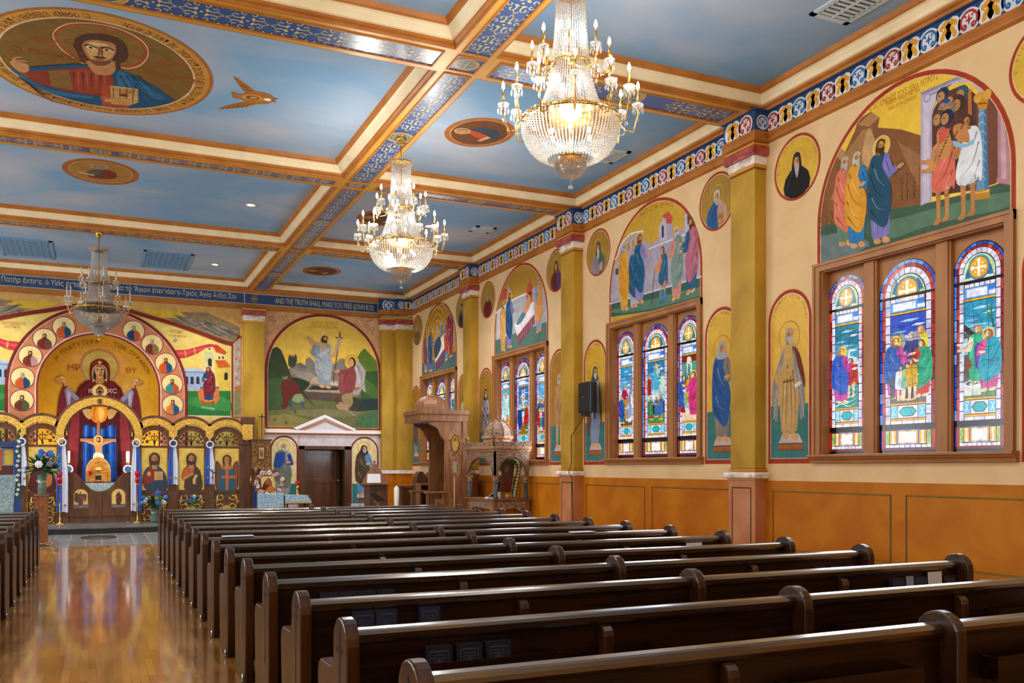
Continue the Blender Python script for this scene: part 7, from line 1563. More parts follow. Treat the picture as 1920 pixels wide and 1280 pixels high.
# ---- blue and white bunting swags with round bows on the posts
def drape(x, y, z0_, z1_, w_, order, label, flip=1):
    t = T('ribbon_swag', (x, y, z0_), label, 'drapery', 'blue and white ribbon swags on the icon screen')
    cols = (M_WHITEC, M_BLUEC) if order > 0 else (M_BLUEC, M_WHITEC)
    for k in (0, 1):
        a, b = (x - w_ / 2, x) if k == 0 else (x, x + w_ / 2)
        m = MB(); n = 10; vs = []
        for j in range(13):
            f = j / 12; z = z1_ - (z1_ - z0_) * f; sp = .55 + .45 * min(1, f * 2.2)
            for i in range(n + 1):
                g_ = i / n; xx = x + ((a + (b - a) * g_) - x) * sp; vs.append((xx, y - .02 - .014 * math.sin(g_ * 3 * PI + k) * sp, z + .01 * math.sin(g_ * 6)))
        m.add(vs, [(j * (n + 1) + i, j * (n + 1) + i + 1, (j + 1) * (n + 1) + i + 1, (j + 1) * (n + 1) + i) for j in range(12) for i in range(n)], 0, (1, 1, 1), 1)
        m.build('white_ribbon' if cols[k] is M_WHITEC else 'blue_ribbon', cols[k], t, fix=False)
        c_ = (a + b) / 2; g = MB(); zc_ = z0_ + .17
        g.prism([(c_ + .045 * math.cos(q * PI / 4) * (1 if q % 2 == 0 else .35), zc_ + .045 * math.sin(q * PI / 4) * (1 if q % 2 == 0 else .35)) for q in range(8)], 'y', y - .045, y - .04); g.build('gold_cross', M_BRASS, t)
    MB().tube([(x + .085 * math.cos(a_), y - .05, z1_ + .05 + .085 * math.sin(a_)) for a_ in [2 * PI * i / 24 for i in range(25)]], .018, 6).build('white_rosette', M_WHITEC, t)
    MB().prism([(x + .08 * math.cos(a_), z1_ + .05 + .08 * math.sin(a_)) for a_ in [2 * PI * i / 24 for i in range(24)]], 'y', YI - .08, YI - .045).build('rosette_centre', M_NAVY, t)
    g = MB().box(x - .008, YI - .085, z1_, x + .008, YI - .08, z1_ + .1).box(x - .05, YI - .085, z1_ + .043, x + .05, YI - .08, z1_ + .057); g.build('rosette_cross', mat('rosette_red', '#6c4450', .5), t)
yq = YI - .08
drape(.92, yq, .42, 2.08, .26, 1, 'long ribbon swag right of the royal doors, white then blue')
drape(-.76, yq, .42, 2.08, .26, -1, 'long ribbon swag left of the royal doors, blue then white')
drape(1.795, yq, 1.08, 2.08, .24, -1, 'short ribbon swag between the two icons right of the doors')
drape(2.69, yq, 1.08, 2.06, .24, -1, 'short ribbon swag behind the microphone stand')
drape(-1.635, yq, 1.08, 2.08, .24, -1, 'short ribbon swag left of the vase of flowers')

# ---- standing oil lamps
for x, l in ((-.80, 'red glass lamp on a thin brass stand left of the royal doors'), (.93, 'red glass lamp on a thin brass stand right of the royal doors')):
    y = 24.35; t = T('vigil_lamp', (x, y, Z0), l, 'lamp', 'standing vigil lamps')
    MB().lathe([(.13, Z0), (.12, Z0 + .02), (.012, Z0 + .05), (.01, 1.06), (.05, 1.09), (.055, 1.11)], x, y, 14).build('stand', M_BRASS, t); MB().lathe([(.03, 1.11), (.055, 1.15), (.06, 1.26), (.05, 1.28)], x, y, 14).build('lower_glass', M_REDG, t); MB().lathe([(.045, 1.29), (.06, 1.33), (.065, 1.42), (.06, 1.43)], x, y, 14).build('upper_glass', M_REDG, t)

def flowers(x, y, z, r, cols, n, seed, parent, leaf=1.):
    rn = random.Random(seed); m = MB()
    for i in range(int(70 * leaf)):
        a_, b = rn.random() * 2 * PI, rn.uniform(-.9, .75); L_ = r * rn.uniform(.8, 1.6) ; dx, dy, dz = math.cos(a_) * math.cos(b), math.sin(a_) * math.cos(b), math.sin(b) * .8 + .1
        p = Vector((x, y, z)); q = p + Vector((dx, dy, dz)) * L_; s_ = Vector((-dy, dx, .2)) * r * .15; mid = p + (q - p) * .6
        m.add([tuple(p), tuple(mid + s_), tuple(q), tuple(mid - s_)], [(0, 1, 2, 3)])
    m.build('foliage', M_LEAF, parent, fix=False, kind='stuff')
    for i in range(n):
        a_, b = rn.random() * 2 * PI, rn.uniform(-.1, 1.3); rr_ = r * rn.uniform(.7, 1.1); fx_, fy_, fz_ = x + rr_ * math.cos(a_) * math.cos(b), y + rr_ * math.sin(a_) * math.cos(b), z + rr_ * math.sin(b)
        c_ = cols[i % len(cols)]; s_ = r * rn.uniform(.16, .27); f = MB()
        for k in range(7):
            t_ = 2 * PI * k / 7; px_, py_, pz_ = fx_ + s_ * .5 * math.cos(t_), fy_ - s_ * .2, fz_ + s_ * .5 * math.sin(t_); f.ball(px_, py_, pz_, s_ * .42, 6, 0)
        f.ball(fx_, fy_ - s_ * .3, fz_, s_ * .4, 6); f.build('flower', mat('petal_' + c_[1:], c_, .6), parent)
# vase of flowers on carved pedestal (left aisle front)
PX, PY_ = XY(79, 19.6), 19.6
x0_, x1_ = XY(63, 19.5), XY(91, 19.5)
m_carv = mat('carved_panel_wood', '#6a3a1a', .5, col2='#8e5628', scale=28, detail=2, bump=.9, contrast=(.4, .6))
t = T('carved_pedestal', (PX, PY_, 0), 'tall square carved wooden pedestal at the front of the left pews', 'pedestal')
MB().box(x0_ + .02, 19.45, .05, x1_ - .02, 19.75, .96).build('column', m_carv, t); MB().box(x0_, 19.43, .96, x1_, 19.77, .99).build('top', M_OAK, t, bevel=.005); MB().box(x0_ - .02, 19.41, 0, x1_ + .02, 19.79, .06).build('base', M_OAK, t)
for k in (0, 1): MB().tube([(PX + (.1 if k else -.16) + .14 * math.cos(a_), 19.3 + .1 * math.sin(a_), .03 + .012 * i) for i, a_ in enumerate([k + PI * 2 * j / 8 for j in range(9)])], .008, 5).build('gold_ribbon', M_BRASS, label='gold ribbon curl lying on the tile by the pedestal, %s' % ('right', 'left')[k - 1], cat='ribbon')
t = T('flower_vase', (PX, PY_, .99), 'glass vase of blue and white flowers on the carved pedestal', 'vase')
MB().lathe([(.07, .99), (.075, 1.0), (.075, 1.14), (.07, 1.2), (.085, 1.38)], PX, PY_, 18).build('vase', mat('green_vase_glass', '#5c7a6c', .15, spec=.8), t); flowers(PX + .02, PY_, 1.52, .3, ['#e8ecf2', '#2c6cc0', '#3c4c90', '#2c7cc8', '#7a84a0'], 13, 4, t, 1.7)
XP1 = XY(289, 24.3)
t = T('flower_vase', (XP1, 24.2, Z0), 'floor arrangement of blue and purple flowers below the open-book icon', 'vase'); MB().lathe([(.09, Z0), (.1, .2), (.08, .35), (.11, .5)], XP1, 24.2, 16).build('vase', MATS['green_vase_glass'], t); flowers(XP1, 24.2, .66, .29, ['#2c64b4', '#3c2c58', '#e8ecf2', '#2a4c98', '#3c84c8'], 14, 9, t, .9)
XP2 = XY(359, 24.3)
t = T('flower_vase', (XP2, 24.2, Z0), 'smaller arrangement with pale blue flower below the scroll icon', 'vase'); MB().lathe([(.08, Z0), (.09, .2), (.07, .3), (.1, .42)], XP2, 24.2, 16).build('vase', MATS['green_vase_glass'], t); flowers(XP2, 24.2, .6, .2, ['#1f4ca0', '#6cb0e8', '#e8ecf2', '#28284c', '#2c5cb0'], 11, 12, t, .6)
XF = XY(8, 19.3)
# left stand: framed epitaphios with flowers over brocade stand
xe, ye = XY(6, 21.5), 21.5
t = T('icon_stand', (xe, ye, 0), 'icon stand draped in pale blue brocade at the left frame edge', 'stand')
xr = XY(31, ye)
MB().prism([(xe - .9, 0), (xr - .12, 0), (xr, 1.36), (xe - .7, 1.36)], 'y', ye - .02, ye + .5).build('brocade_cloth', M_GBLUE, t)
t = T('framed_icon', (xe, ye, 1.38), 'framed burial icon on the draped stand, left frame edge', 'icon')
zb_, zt_ = AY(10, 898, ye)[2], AY(10, 836, ye)[2]; xr2 = XY(28, ye)
MB().box(xe - .8, ye + .1, zb_, xr2, ye + .16, zt_).build('panel', M_OAKD, t)
A = Art('y', ye + .1, base=.002, eps=.001); A.rect('#7890b0', xe - .7, zb_ + .05, xr2 - .03, zt_ - .05); A.rect('#d8b848', xr2 - .2, zb_ + .3, xr2 - .04, zt_ - .08); A.rect('#5c3a30', xe - .6, zb_ + .06, xr2 - .04, zb_ + .28); fig(A, xr2 - .32, zb_ + .2, .5, '#c86428', halo='#e8c870', wd=1.3); A.build('painting', t)
rn = random.Random(2); m = MB(); 
for i in range(26):
    z = .9 + .055 * i; m.add([(xr2 + .04, ye - .02, z), (xr2 + .14 * rn.random(), ye - .06, z + .06), (xr2 + .1, ye, z - .05)], [(0, 1, 2)])
vg = T('flower_garland', (xr2, ye, .9), 'garland of white blossoms with blue ribbon down the left icon stand', 'garland'); MB().box(xe - .8, ye + .02, zt_ - .02, xr2 + .1, ye + .08, zt_ + .1).box(xr2 - .02, ye + .0, .5, xr2 + .12, ye + .04, zt_).build('blue_ribbon', mat('deep_blue_ribbon', '#163c78', .5), vg); m.build('leaves', M_LEAF, vg, fix=False)
for i in range(12):
    f = MB(); z = .95 + .1 * i
    for k in range(4): f.ball(xr2 + .06 + .02 * math.cos(k * 1.57) + .02 * (i % 3 - 1), ye - .03, z + .02 * math.sin(k * 1.57), .018, 6)
    f.build('blossom', M_WAX, vg)
xo, yo, _ = AZ(185, 1007, .006)
MB().lathe([(.36, .008), (.36, .014)], xo, yo, 32, squash=1.5).build('oval_mat', M_STEP, label='dark oval mat on the tiles before the altar step', cat='mat')
# brass candle stand beside it
xc_ = XY(50, 21.8)
t = T('candle_stand', (xc_, 21.8, 0), 'slender white and brass candle stand left of the vase', 'candlestick'); MB().lathe([(.1, 0), (.09, .03), (.015, .08), (.018, .6), (.03, .64), (.015, .7), (.015, 1.32), (.05, 1.36)], xc_, 21.8, 12).build('stand', M_BRASS, t); MB().lathe([(.02, 1.36), (.05, 1.42), (.05, 1.5), (.02, 1.53)], xc_, 21.8, 12).build('cup', M_WAX, t)

# ---- microphone stand before the screen
xm_, ym_ = XY(399, 22.3), 22.3
t = T('microphone_stand', (xm_, ym_, 0), 'black microphone stand before the winged icon', 'microphone stand')
MB().lathe([(.14, 0), (.14, .02), (.02, .04), (.011, .06), (.011, 1.48)], xm_, ym_, 12).build('pole', M_BLACK, t); zz = AY(399, 885, ym_)[2]
MB().tube([(xm_ - .1, ym_, zz + .1), (xm_, ym_, zz), (xm_ + .1, ym_, zz - .03)], .014, 8).build('boom_arm', M_BLACK, t); MB().ball(xm_ - .11, ym_, zz + .11, .026, 10).build('microphone', mat('mic_blue', '#3c8cc8', .4), t)

# ---- right of the screen: carved hanging icon, wreathed icon on blue stand, table
def at(px, py, Y): return AY(px, py, Y)
yw = 24.6
x0_, x1_ = XY(472, yw), XY(507, yw); z1_, z0_ = at(490, 826, yw)[2], at(490, 878, yw)[2]
t = T('carved_icon_case', ((x0_ + x1_) / 2, yw, 0), 'tall carved gilt icon case at the right end of the icon screen', 'icon case')
MB().box(x0_, yw - .03, z0_, x1_, yw + .05, z1_).build('carved_frame', mat('gilt_walnut_carving', '#3a2010', .45, .2, col2='#a8783a', scale=45, detail=3, bump=.8, contrast=(.42, .6)), t); MB().box(x0_ - .02, yw - .06, z1_, x1_ + .04, yw + .06, z1_ + .04).build('cornice', M_OAKD, t)
MB().box(x0_ + .14, yw - .05, z0_ + .22, x1_ - .14, yw - .03, z1_ - .14).build('inner_frame', M_OAKD, t); A = Art('y', yw - .05); A.rect('#c8a468', x0_ + .18, z0_ + .26, x1_ - .18, z1_ - .18); A.rect('#a87c3c', x0_ + .21, z0_ + .29, x1_ - .21, z0_ + .36); fig(A, (x0_ + x1_) / 2, z0_ + .28, z1_ - z0_ - .5, '#9c8458', '#7c6444', wd=1.3); A.build('small_painting', t)
for k in range(3): MB().tube([(x0_ + .1 + .17 * k, yw - .02, z0_ + .02), (x0_ + .1 + .17 * k, yw - .02, z0_ - .14)], [.05, .03], 8).build('turned_drop', M_OAK, t)
MB().box(x0_ + .03, yw, .0, x1_ - .03, yw + .05, z0_ - .02).build('back_panel', M_OAKD, t)
MB().tube([(x0_ - .03, yw - .05, z0_ - .2), (x0_ - .03, yw - .05, z0_ - .42)], [.012, .035], 8).build('gold_tassel', M_BRASS, t)
ys_ = 23.2
xa, xb = XY(486, ys_), XY(532, ys_); zt_ = at(510, 925, ys_)[2]
t = T('draped_icon_stand', ((xa + xb) / 2, ys_, 0), 'icon stand covered with light blue brocade, right of the icon screen', 'stand')
MB().box(xa, ys_ - .02, .0, xb, ys_ + .35, zt_).build('brocade_cloth', M_LBLUE, t, bevel=.015); MB().box(xa - .1, ys_ + .3, 0, xa - .02, ys_ + .38, zt_ + .2).build('blue_ribbon_post', mat('navy_cloth', '#1c2c58', .6), t)
t = T('wreathed_icon', ((xa + xb) / 2, ys_ + .1, zt_), 'gold icon of mother and child tilted inside a pink flower wreath', 'icon')
pr_ = [(p[0], p[2]) for p in (at(489, 892, ys_), at(515, 892, ys_), at(519.5, 920, ys_), at(492, 922, ys_))]
MB().prism(pr_, 'y', ys_ + .1, ys_ + .14).build('panel', M_OAKD, t); A = Art('y', ys_ + .1, base=.001, eps=.001); A.crop(480, 880, 8)
A.P('G#f0d888', [(a * .97 + (xa + xb) / 2 * .03, b * .97 + (pr_[0][1] + pr_[2][1]) / 2 * .03) for a, b in pr_]); A.S('#6c2c20', '100,310 95,260 130,180 180,130 215,150 225,200 250,250 290,310'); A.E('#a86c44', *A.uv(178, 185), .06, .08); A.E('#a86c44', *A.uv(205, 200), .06, .06); A.S('#e07c28', '150,320 180,260 240,240 280,310 200,330'); A.build('painting', t)
rn = random.Random(8)
for i in range(30):
    a_ = 2 * PI * i / 30; cx_, cz_ = at(505, 907, ys_)[0], at(505, 905, ys_)[2]; x, z = cx_ + .33 * math.cos(a_) + rn.uniform(-.03, .03), cz_ + .27 * math.sin(a_) + rn.uniform(-.03, .03)
    c_ = ['#d8a8a8', '#6c3c3c', '#e8dcd4', '#8c5450', '#c8b0a0'][i % 5]; f = MB(); s_ = rn.uniform(.035, .055)
    for k in range(5): f.ball(x + s_ * .7 * math.cos(k * 1.26), ys_ + .06, z + s_ * .7 * math.sin(k * 1.26), s_ * .6, 6)
    f.build('wreath_flower', mat('petal_' + c_[1:], c_, .6), t)
yt_ = 23.5
xa, xb = XY(532, yt_), XY(581, yt_); zt_ = at(550, 928, yt_)[2]
t = T('small_table', ((xa + xb) / 2, yt_, 0), 'small table with blue and cream brocade cloth before the side door', 'table')
MB().box(xa, yt_ - .25, zt_ - .02, xb, yt_ + .25, zt_).build('tabletop', M_OAKD, t)
MB().add([(xa - .02, yt_ - .27, zt_ + .004), (xb - .12, yt_ - .27, zt_ + .004), (xb - .16, yt_ + .27, zt_ + .004), (xa - .02, yt_ + .27, zt_ + .004)], [(0, 1, 2, 3)]).add([(xa - .02, yt_ - .27, zt_ + .004), (xb - .12, yt_ - .27, zt_ + .004), (xb - .02, yt_ - .28, zt_ - .14), (xa - .02, yt_ - .28, zt_ - .14)], [(0, 1, 2, 3)], 0).add([(xb - .12, yt_ - .27, zt_ + .004), (xb - .16, yt_ + .27, zt_ + .004), (xb + .04, yt_ + .27, zt_ - .3), (xb + .03, yt_ - .28, zt_ - .28)], [(0, 1, 2, 3)]).build('table_cloth', M_LBLUE, t, fix=False)
MB().box(xa - .02, yt_ - .29, zt_ - .2, xb - .02, yt_ - .28, zt_ - .14).build('cloth_fringe', mat('cream_fringe', '#b8a878', .6), t)
for x in (xa + .05, xb - .1):
    for y in (yt_ - .2, yt_ + .2): MB().box(x - .02, y - .02, 0, x + .02, y + .02, zt_ - .02).build('leg', M_OAKD, t)
xl_ = XY(557.5, yt_ - .1)
t = T('vigil_lamp', (xl_, yt_ - .1, zt_), 'small red glass lamp with brass foot on the blue table', 'lamp'); MB().lathe([(.07, zt_ + .004), (.06, zt_ + .02), (.015, zt_ + .05), (.03, zt_ + .12), (.012, zt_ + .18), (.045, zt_ + .25)], xl_, yt_ - .1, 12).build('foot', M_BRASS, t); MB().lathe([(.04, zt_ + .25), (.055, zt_ + .28), (.055, zt_ + .35), (.045, zt_ + .36)], xl_, yt_ - .1, 12).build('glass', M_REDG, t)
# processional cross leaning by the pilaster
xk = XY(491, 24.9); t = T('processional_cross', (xk, 24.9, 0), 'thin dark processional cross on a pole by the left pilaster', 'cross'); zk = at(491, 776, 24.9)[2]
MB().tube([(xk, 24.9, 0), (xk, 24.9, zk - .12)], .012, 6).build('pole', M_BLACK, t); MB().box(xk - .012, 24.89, zk - .2, xk + .012, 24.91, zk).box(xk - .06, 24.89, zk - .085, xk + .06, 24.91, zk - .06).ball(xk, 24.9, zk, .02, 6).ball(xk - .065, 24.9, zk - .072, .02, 6).ball(xk + .065, 24.9, zk - .072, .02, 6).build('cross_head', M_BLACK, t)

# ---- chanter's stand with pyramid book rest
yl = 20.8
xa, xb = XY(687, yl), XY(722, yl); xc_ = XY(702, yl); zd = at(705, 906, yl)[2]; zp = at(702, 869, yl)[2]
t = T('chanter_stand', (xc_, yl, 0), 'wooden chanter stand with pyramid top and open music pages', 'lectern')
MB().box(xa, yl - .22, 0, xb, yl + .22, zd - .02).build('cabinet', M_OAKD, t, bevel=.01); MB().box(xa - .05, yl - .3, zd - .03, xb + .04, yl + .3, zd).build('ledge', M_OAK, t, bevel=.006)
a0, a1 = XY(683, yl), XY(725, yl)
MB().add([(a0, yl - .25, zd), (a1, yl - .25, zd), (a1, yl + .25, zd), (a0, yl + .25, zd), (xc_ - .03, yl - .03, zp), (xc_ + .03, yl - .03, zp), (xc_ + .03, yl + .03, zp), (xc_ - .03, yl + .03, zp)], [(0, 1, 5, 4), (1, 2, 6, 5), (2, 3, 7, 6), (3, 0, 4, 7), (4, 5, 6, 7)]).build('pyramid_rest', M_OAK, t)
MB().ball(xc_, yl, zp + .04, .03, 8).tube([(xc_, yl, zp), (xc_, yl, zp + .09)], .008, 6).build('finial', M_OAKD, t)
pg = [at(688, 905, yl - .27), at(714, 905, yl - .27), at(713, 888, yl - .17), at(689, 888, yl - .17)]
MB().add([tuple(p) for p in pg], [(0, 1, 2, 3)]).build('music_pages', M_PAPER, label='open white music pages on the chanter stand', cat='book')
MB().add([(a1 + .005, yl - .24, zd + .01), (a1 + .005, yl + .2, zd + .01), (xc_ + .09, yl + .06, zp - .12), (xc_ + .09, yl - .07, zp - .12)], [(0, 1, 2, 3)]).build('music_sheet', M_PAPER, label='white sheet leaning on the right face of the chanter stand', cat='paper')
g = MB();
for a_ in (0, PI / 2, PI, 3 * PI / 2): g.prism([((xa + xb) / 2 + .1 * math.cos(a_ + e) * r, .72 + .1 * math.sin(a_ + e) * r) for e, r in ((-.3, 1), (.3, 1), (0, .1))], 'y', yl - .235, yl - .22)
g.build('inlaid_cross', mat('inlay_wood', '#a8602c', .5), t)
ym = 19.2; xs_ = XY(706, ym); zm = at(706, 936, ym)[2]
t = T('music_stand', (xs_, ym, 0), 'black tilted music stand just above the front pews', 'music stand'); MB().lathe([(.01, 0), (.01, zm - .05)], xs_, ym, 8).build('pole', M_BLACK, t)
for k in range(3): a_ = 2.1 * k; MB().tube([(xs_, ym, .12), (xs_ + .22 * math.cos(a_), ym + .22 * math.sin(a_), .01)], .008, 5).build('leg', M_BLACK, t)
ps = [at(693, 926, ym), at(702, 922, ym), at(724, 940, ym), at(706, 940, ym)]; MB().add([tuple(p) for p in ps] + [(p[0], p[1] + .02, p[2]) for p in ps], [(0, 1, 2, 3), (7, 6, 5, 4), (0, 4, 5, 1), (1, 5, 6, 2), (2, 6, 7, 3), (3, 7, 4, 0)]).build('desk', M_BLACK, t)
# tall microphone pole at left of it
xm2 = XY(675, 21); t = T('microphone_stand', (xm2, 21, 0), 'thin black microphone pole left of the chanter stand', 'microphone stand'); zk = at(675, 905, 21)[2]; MB().lathe([(.12, 0), (.01, .03), (.008, zk)], xm2, 21, 8).build('pole', M_BLACK, t); MB().tube([(xm2, 21, zk), (XY(681, 21), 21, at(681, 893, 21)[2]), (XY(689, 21), 21, at(689, 880, 21)[2])], .008, 6).build('boom_arm', M_BLACK, t)
# large white candle
xc2 = XY(743.5, 20.5); zk = at(743, 914, 20.5)[2]; t = T('floor_candle', (xc2, 20.5, 0), 'thick white floor candle right of the music stand', 'candle'); MB().lathe([(.06, 0), (.06, zk), (.05, zk + .005)], xc2, 20.5, 20).build('wax', M_WAX, t); MB().lathe([(.05, zk + .004), (.035, zk + .03), (.001, zk + .05)], xc2, 20.5, 12).build('rim', M_WAX, t)
# ---- prayer desk and choir stalls
yq_ = 21.2
xa, xb = XY(748, yq_), XY(780, yq_); zk = at(760, 909, yq_)[2]
t = T('prayer_desk', ((xa + xb) / 2, yq_, 0), 'plain wooden prayer desk between candle and choir stalls', 'desk'); MB().box(xa, yq_ - .2, zk - .04, xb, yq_ + .2, zk).build('desktop', M_OAK, t, bevel=.006)
for x in (xa + .03, xb - .07): MB().box(x, yq_ - .17, 0, x + .05, yq_ + .17, zk - .04).build('side_panel', M_OAKD, t)
MB().box(xa + .12, yq_ - .02, .1, xb - .14, yq_ + .02, zk - .06).build('front_board', M_OAK, t)
yr_ = 20.5
for k, (pa, pb) in enumerate(((780, 800.5), (801, 822))):
    x0_, x1_ = XY(pa, yr_), XY(pb, yr_); cz = at(790, 905, yr_)[2]; tz = at(790, 883.5, yr_)[2]; r = (x1_ - x0_) / 2; cx_ = (x0_ + x1_) / 2
    t = T('choir_stall', (cx_, yr_, 0), 'choir stall with rounded back, %s of the two beside the throne' % ('left', 'right')[k], 'stall', 'choir stalls')
    pts = [(x0_, 0), (x1_, 0), (x1_, cz)] + [(cx_ + r * math.cos(PI * i / 14), cz + (tz - cz) * math.sin(PI * i / 14)) for i in range(15)]
    MB().prism(pts, 'y', yr_, yr_ + .28, 0).build('back', M_OAKD, t, bevel=.01)
    MB().box(x0_ - .02, yr_ - .35, cz - .06, x1_ + .02, yr_ + .02, cz - .01).build('arm_rest', M_OAK, t, bevel=.008); MB().box(x0_, yr_ - .33, .42, x1_, yr_, .46).build('seat', M_OAK, t)
    for x in (x0_ - .01, x1_ - .03): MB().box(x, yr_ - .33, 0, x + .035, yr_, cz - .06).build('side_panel', M_OAK, t)

# ================================================================ bishop's throne
yn, yf = 18.95, 20.05                       # near and far side
X = lambda px: XY(px, yn)
Zn = lambda px, py: AY(px, py, yn)[2]
t = T('bishop_throne', (7.2, 19.5, 0), 'tall wooden bishop throne with domed canopy beside the third pilaster', 'throne')
zc0, zc1, zd1 = Zn(830, 790), Zn(830, 768), Zn(825, 737)
def sideprof():
    P_ = [(834, 960), (875, 960), (875, 790), (803, 790), (806, 796), (815, 799), (822, 805), (826, 815), (831, 823), (834, 826)]
    return [(X(a), Zn(a, b)) for a, b in P_]
for y in (yn, yf - .06): MB().prism([(max(0, p[0]), max(0, p[1])) for p in sideprof()], 'y', y, y + .06).build('side_panel', M_OAK, t, bevel=.006)
MB().box(X(867), yn, 0, X(875), yn - .03, zc0).build('side_stile', M_OAK, t)
MB().box(X(875) - .04, yn, 0, X(875), yf, zc0).build('back_panel', M_OAKD, t)
cx0, cx1 = X(788), X(877)
MB().box(cx0, yn - .04, zc0, cx1, yf + .04, zc0 + (zc1 - zc0) * .55).box(cx0 - .02, yn - .06, zc0 + (zc1 - zc0) * .6, cx1 + .03, yf + .06, zc1).box(cx0 + .01, yn - .03, zc0 + (zc1 - zc0) * .5, cx1, yf + .03, zc0 + (zc1 - zc0) * .65).build('canopy_cornice', M_OAK, t, bevel=.012)
MB().box(cx0 + .04, yn + .02, zc0 - .015, cx1 - .05, yf - .02, zc0).build('canopy_ceiling', mat('canopy_lining', '#8a94b4', .5), t)
dcx, dr = (X(790) + X(861)) / 2, (X(861) - X(790)) / 2
pr_ = [(dr * math.cos(a_), zc1 + (zd1 - zc1) * math.sin(a_)) for a_ in [PI / 2 * i / 8 for i in range(9)]]; pr_[-1] = (.001, zd1)
MB().lathe(pr_, dcx, 19.5, 8, sm=0, squash=.85).build('dome', M_OAK, t)
fx = X(800)
za = at(840, 925, yn)[2]
MB().box(fx, yn, 0, fx + .05, yn + .05, za).box(fx, yf - .05, 0, fx + .05, yf, za).box(X(829), yn - .01, 0, X(829) + .05, yn + .05, za).build('front_post', M_OAK, t, bevel=.005)
for q_ in ((yn - .03, yn + .12), (yf - .12, yf + .03)): MB().box(X(797), q_[0], za, X(838), q_[1], za + .05).build('arm_rest', M_OAK, t, bevel=.01)
MB().box(fx + .05, yn + .01, .1, X(834), yn + .03, za).build('lower_panel', M_OAKD, t); MB().box(X(815), yn - .005, .25, X(832), yn + .01, za - .12).build('raised_panel', M_OAK, t, bevel=.01)
MB().box(fx + .05, yn + .06, .48, X(872), yf - .06, .54).build('seat', M_OAKD, t)
# processional banner icon in front of the throne
yb_ = 18.2
Zb = lambda px, py: AY(px, py, yb_)[2]; Xb = lambda px: XY(px, yb_)
t = T('processional_icon', (Xb(853), yb_, 0), 'pointed oval carved icon on a pale pole, in front of the throne', 'processional icon')
MB().tube([(Xb(852), yb_, 0), (Xb(852), yb_, Zb(852, 870))], .016, 8).build('pole', mat('pale_wood', '#b8905c', .5), t)
m_fil = mat('filigree_carving', '#7a5436', .4, .2, col2='#c89a72', scale=40, detail=3, bump=1., contrast=(.4, .6))
mc = MB().prism(cr([(Xb(a), Zb(a, b)) for a, b in ((852, 800), (860, 812), (868, 826), (869, 840), (864, 853), (860, 862), (862, 875), (858, 893), (850, 893), (847, 880), (846, 865), (840, 852), (837, 838), (840, 822), (846, 810))]), 'y', yb_ - .04, yb_ - .015).build('carved_mandorla', m_fil, t)
A = Art('y', yb_ - .04, base=.001, eps=.002); u, v = Xb(852), Zb(852, 832)
A.E('#3c2010', u, v, .105, .19); A.E('#c8963c', u, v, .09, .175); A.S('#e0b870', [(u - .04, v - .14), (u - .05, v), (u, v + .07), (u + .05, v), (u + .04, v - .14)]); A.E('#7c5428', u, v + .09, .025, .035); A.rect('#b8b4a0', u - .045, Zb(852, 885), u + .04, Zb(852, 866)); A.build('painting', t)
# pilaster-like small hanging lamp above the throne

# ================================================================ carved icon shrine against the right wall
xs0, xs1, y0_, y1_ = 7.36, 8.15, 16.86, 18.35
t = T('carved_shrine', ((xs0 + xs1) / 2, (y0_ + y1_) / 2, 0), 'carved wooden icon shrine with pierced dome and dark marble columns', 'shrine')
m_pierce = mat('pierced_carving', '#54402f', .5, 0, col2='#a8886e', scale=36, detail=3, bump=1., contrast=(.44, .56), kind='noise')
zt0, zt1 = .84, .87
MB().box(xs0 - .05, y0_ - .05, zt0, xs1 + .03, y1_ + .05, zt1).build('table_top', M_OAK, t, bevel=.006)
for (x, y) in ((xs0, y0_), (xs1 - .08, y0_), (xs0, y1_ - .08), (xs1 - .08, y1_ - .08)): MB().box(x, y, 0, x + .08, y + .08, zt0).build('leg', M_OAK, t, bevel=.005)
def apron(ax, c_, a, b, zlo, zhi, rise):
    pts = [(a, zhi), (a, zlo)] + [(a + .08, zlo), (a + .14, zlo + rise * .5), (a + .25, zlo + rise), (b - .25, zlo + rise), (b - .14, zlo + rise * .5), (b - .08, zlo)] + [(b, zlo), (b, zhi)]
    return MB().prism(pts, ax, c_, c_ + .03)
apron('y', y0_ + .01, xs0 + .04, xs1 - .04, .52, zt0, .14).build('carved_apron', m_pierce, t); apron('x', xs0 + .01, y0_ + .04, y1_ - .04, .52, zt0, .14).build('carved_apron', m_pierce, t)
m_marb = mat('dark_marble', '#26303a', .3, col2='#4a5660', scale=8, stretch=(1, 1, .4))
zc_ = 1.32; ztop = 1.84
for (x, y) in ((xs0 + .05, y0_ + .05), (xs1 - .06, y0_ + .05), (xs0 + .05, y1_ - .05), (xs1 - .06, y1_ - .05)):
    co = MB().lathe([(.055, zt1), (.055, zt1 + .03), (.042, zt1 + .05), (.042, zc_ - .13)], x, y, 16).build('column', m_marb, t); MB().lathe([(.045, zc_ - .13), (.05, zc_ - .1), (.045, zc_ - .06), (.065, zc_)], x, y, 12).box(x - .06, y - .06, zc_, x + .06, y + .06, zc_ + .03).build('capital', m_pierce, co)
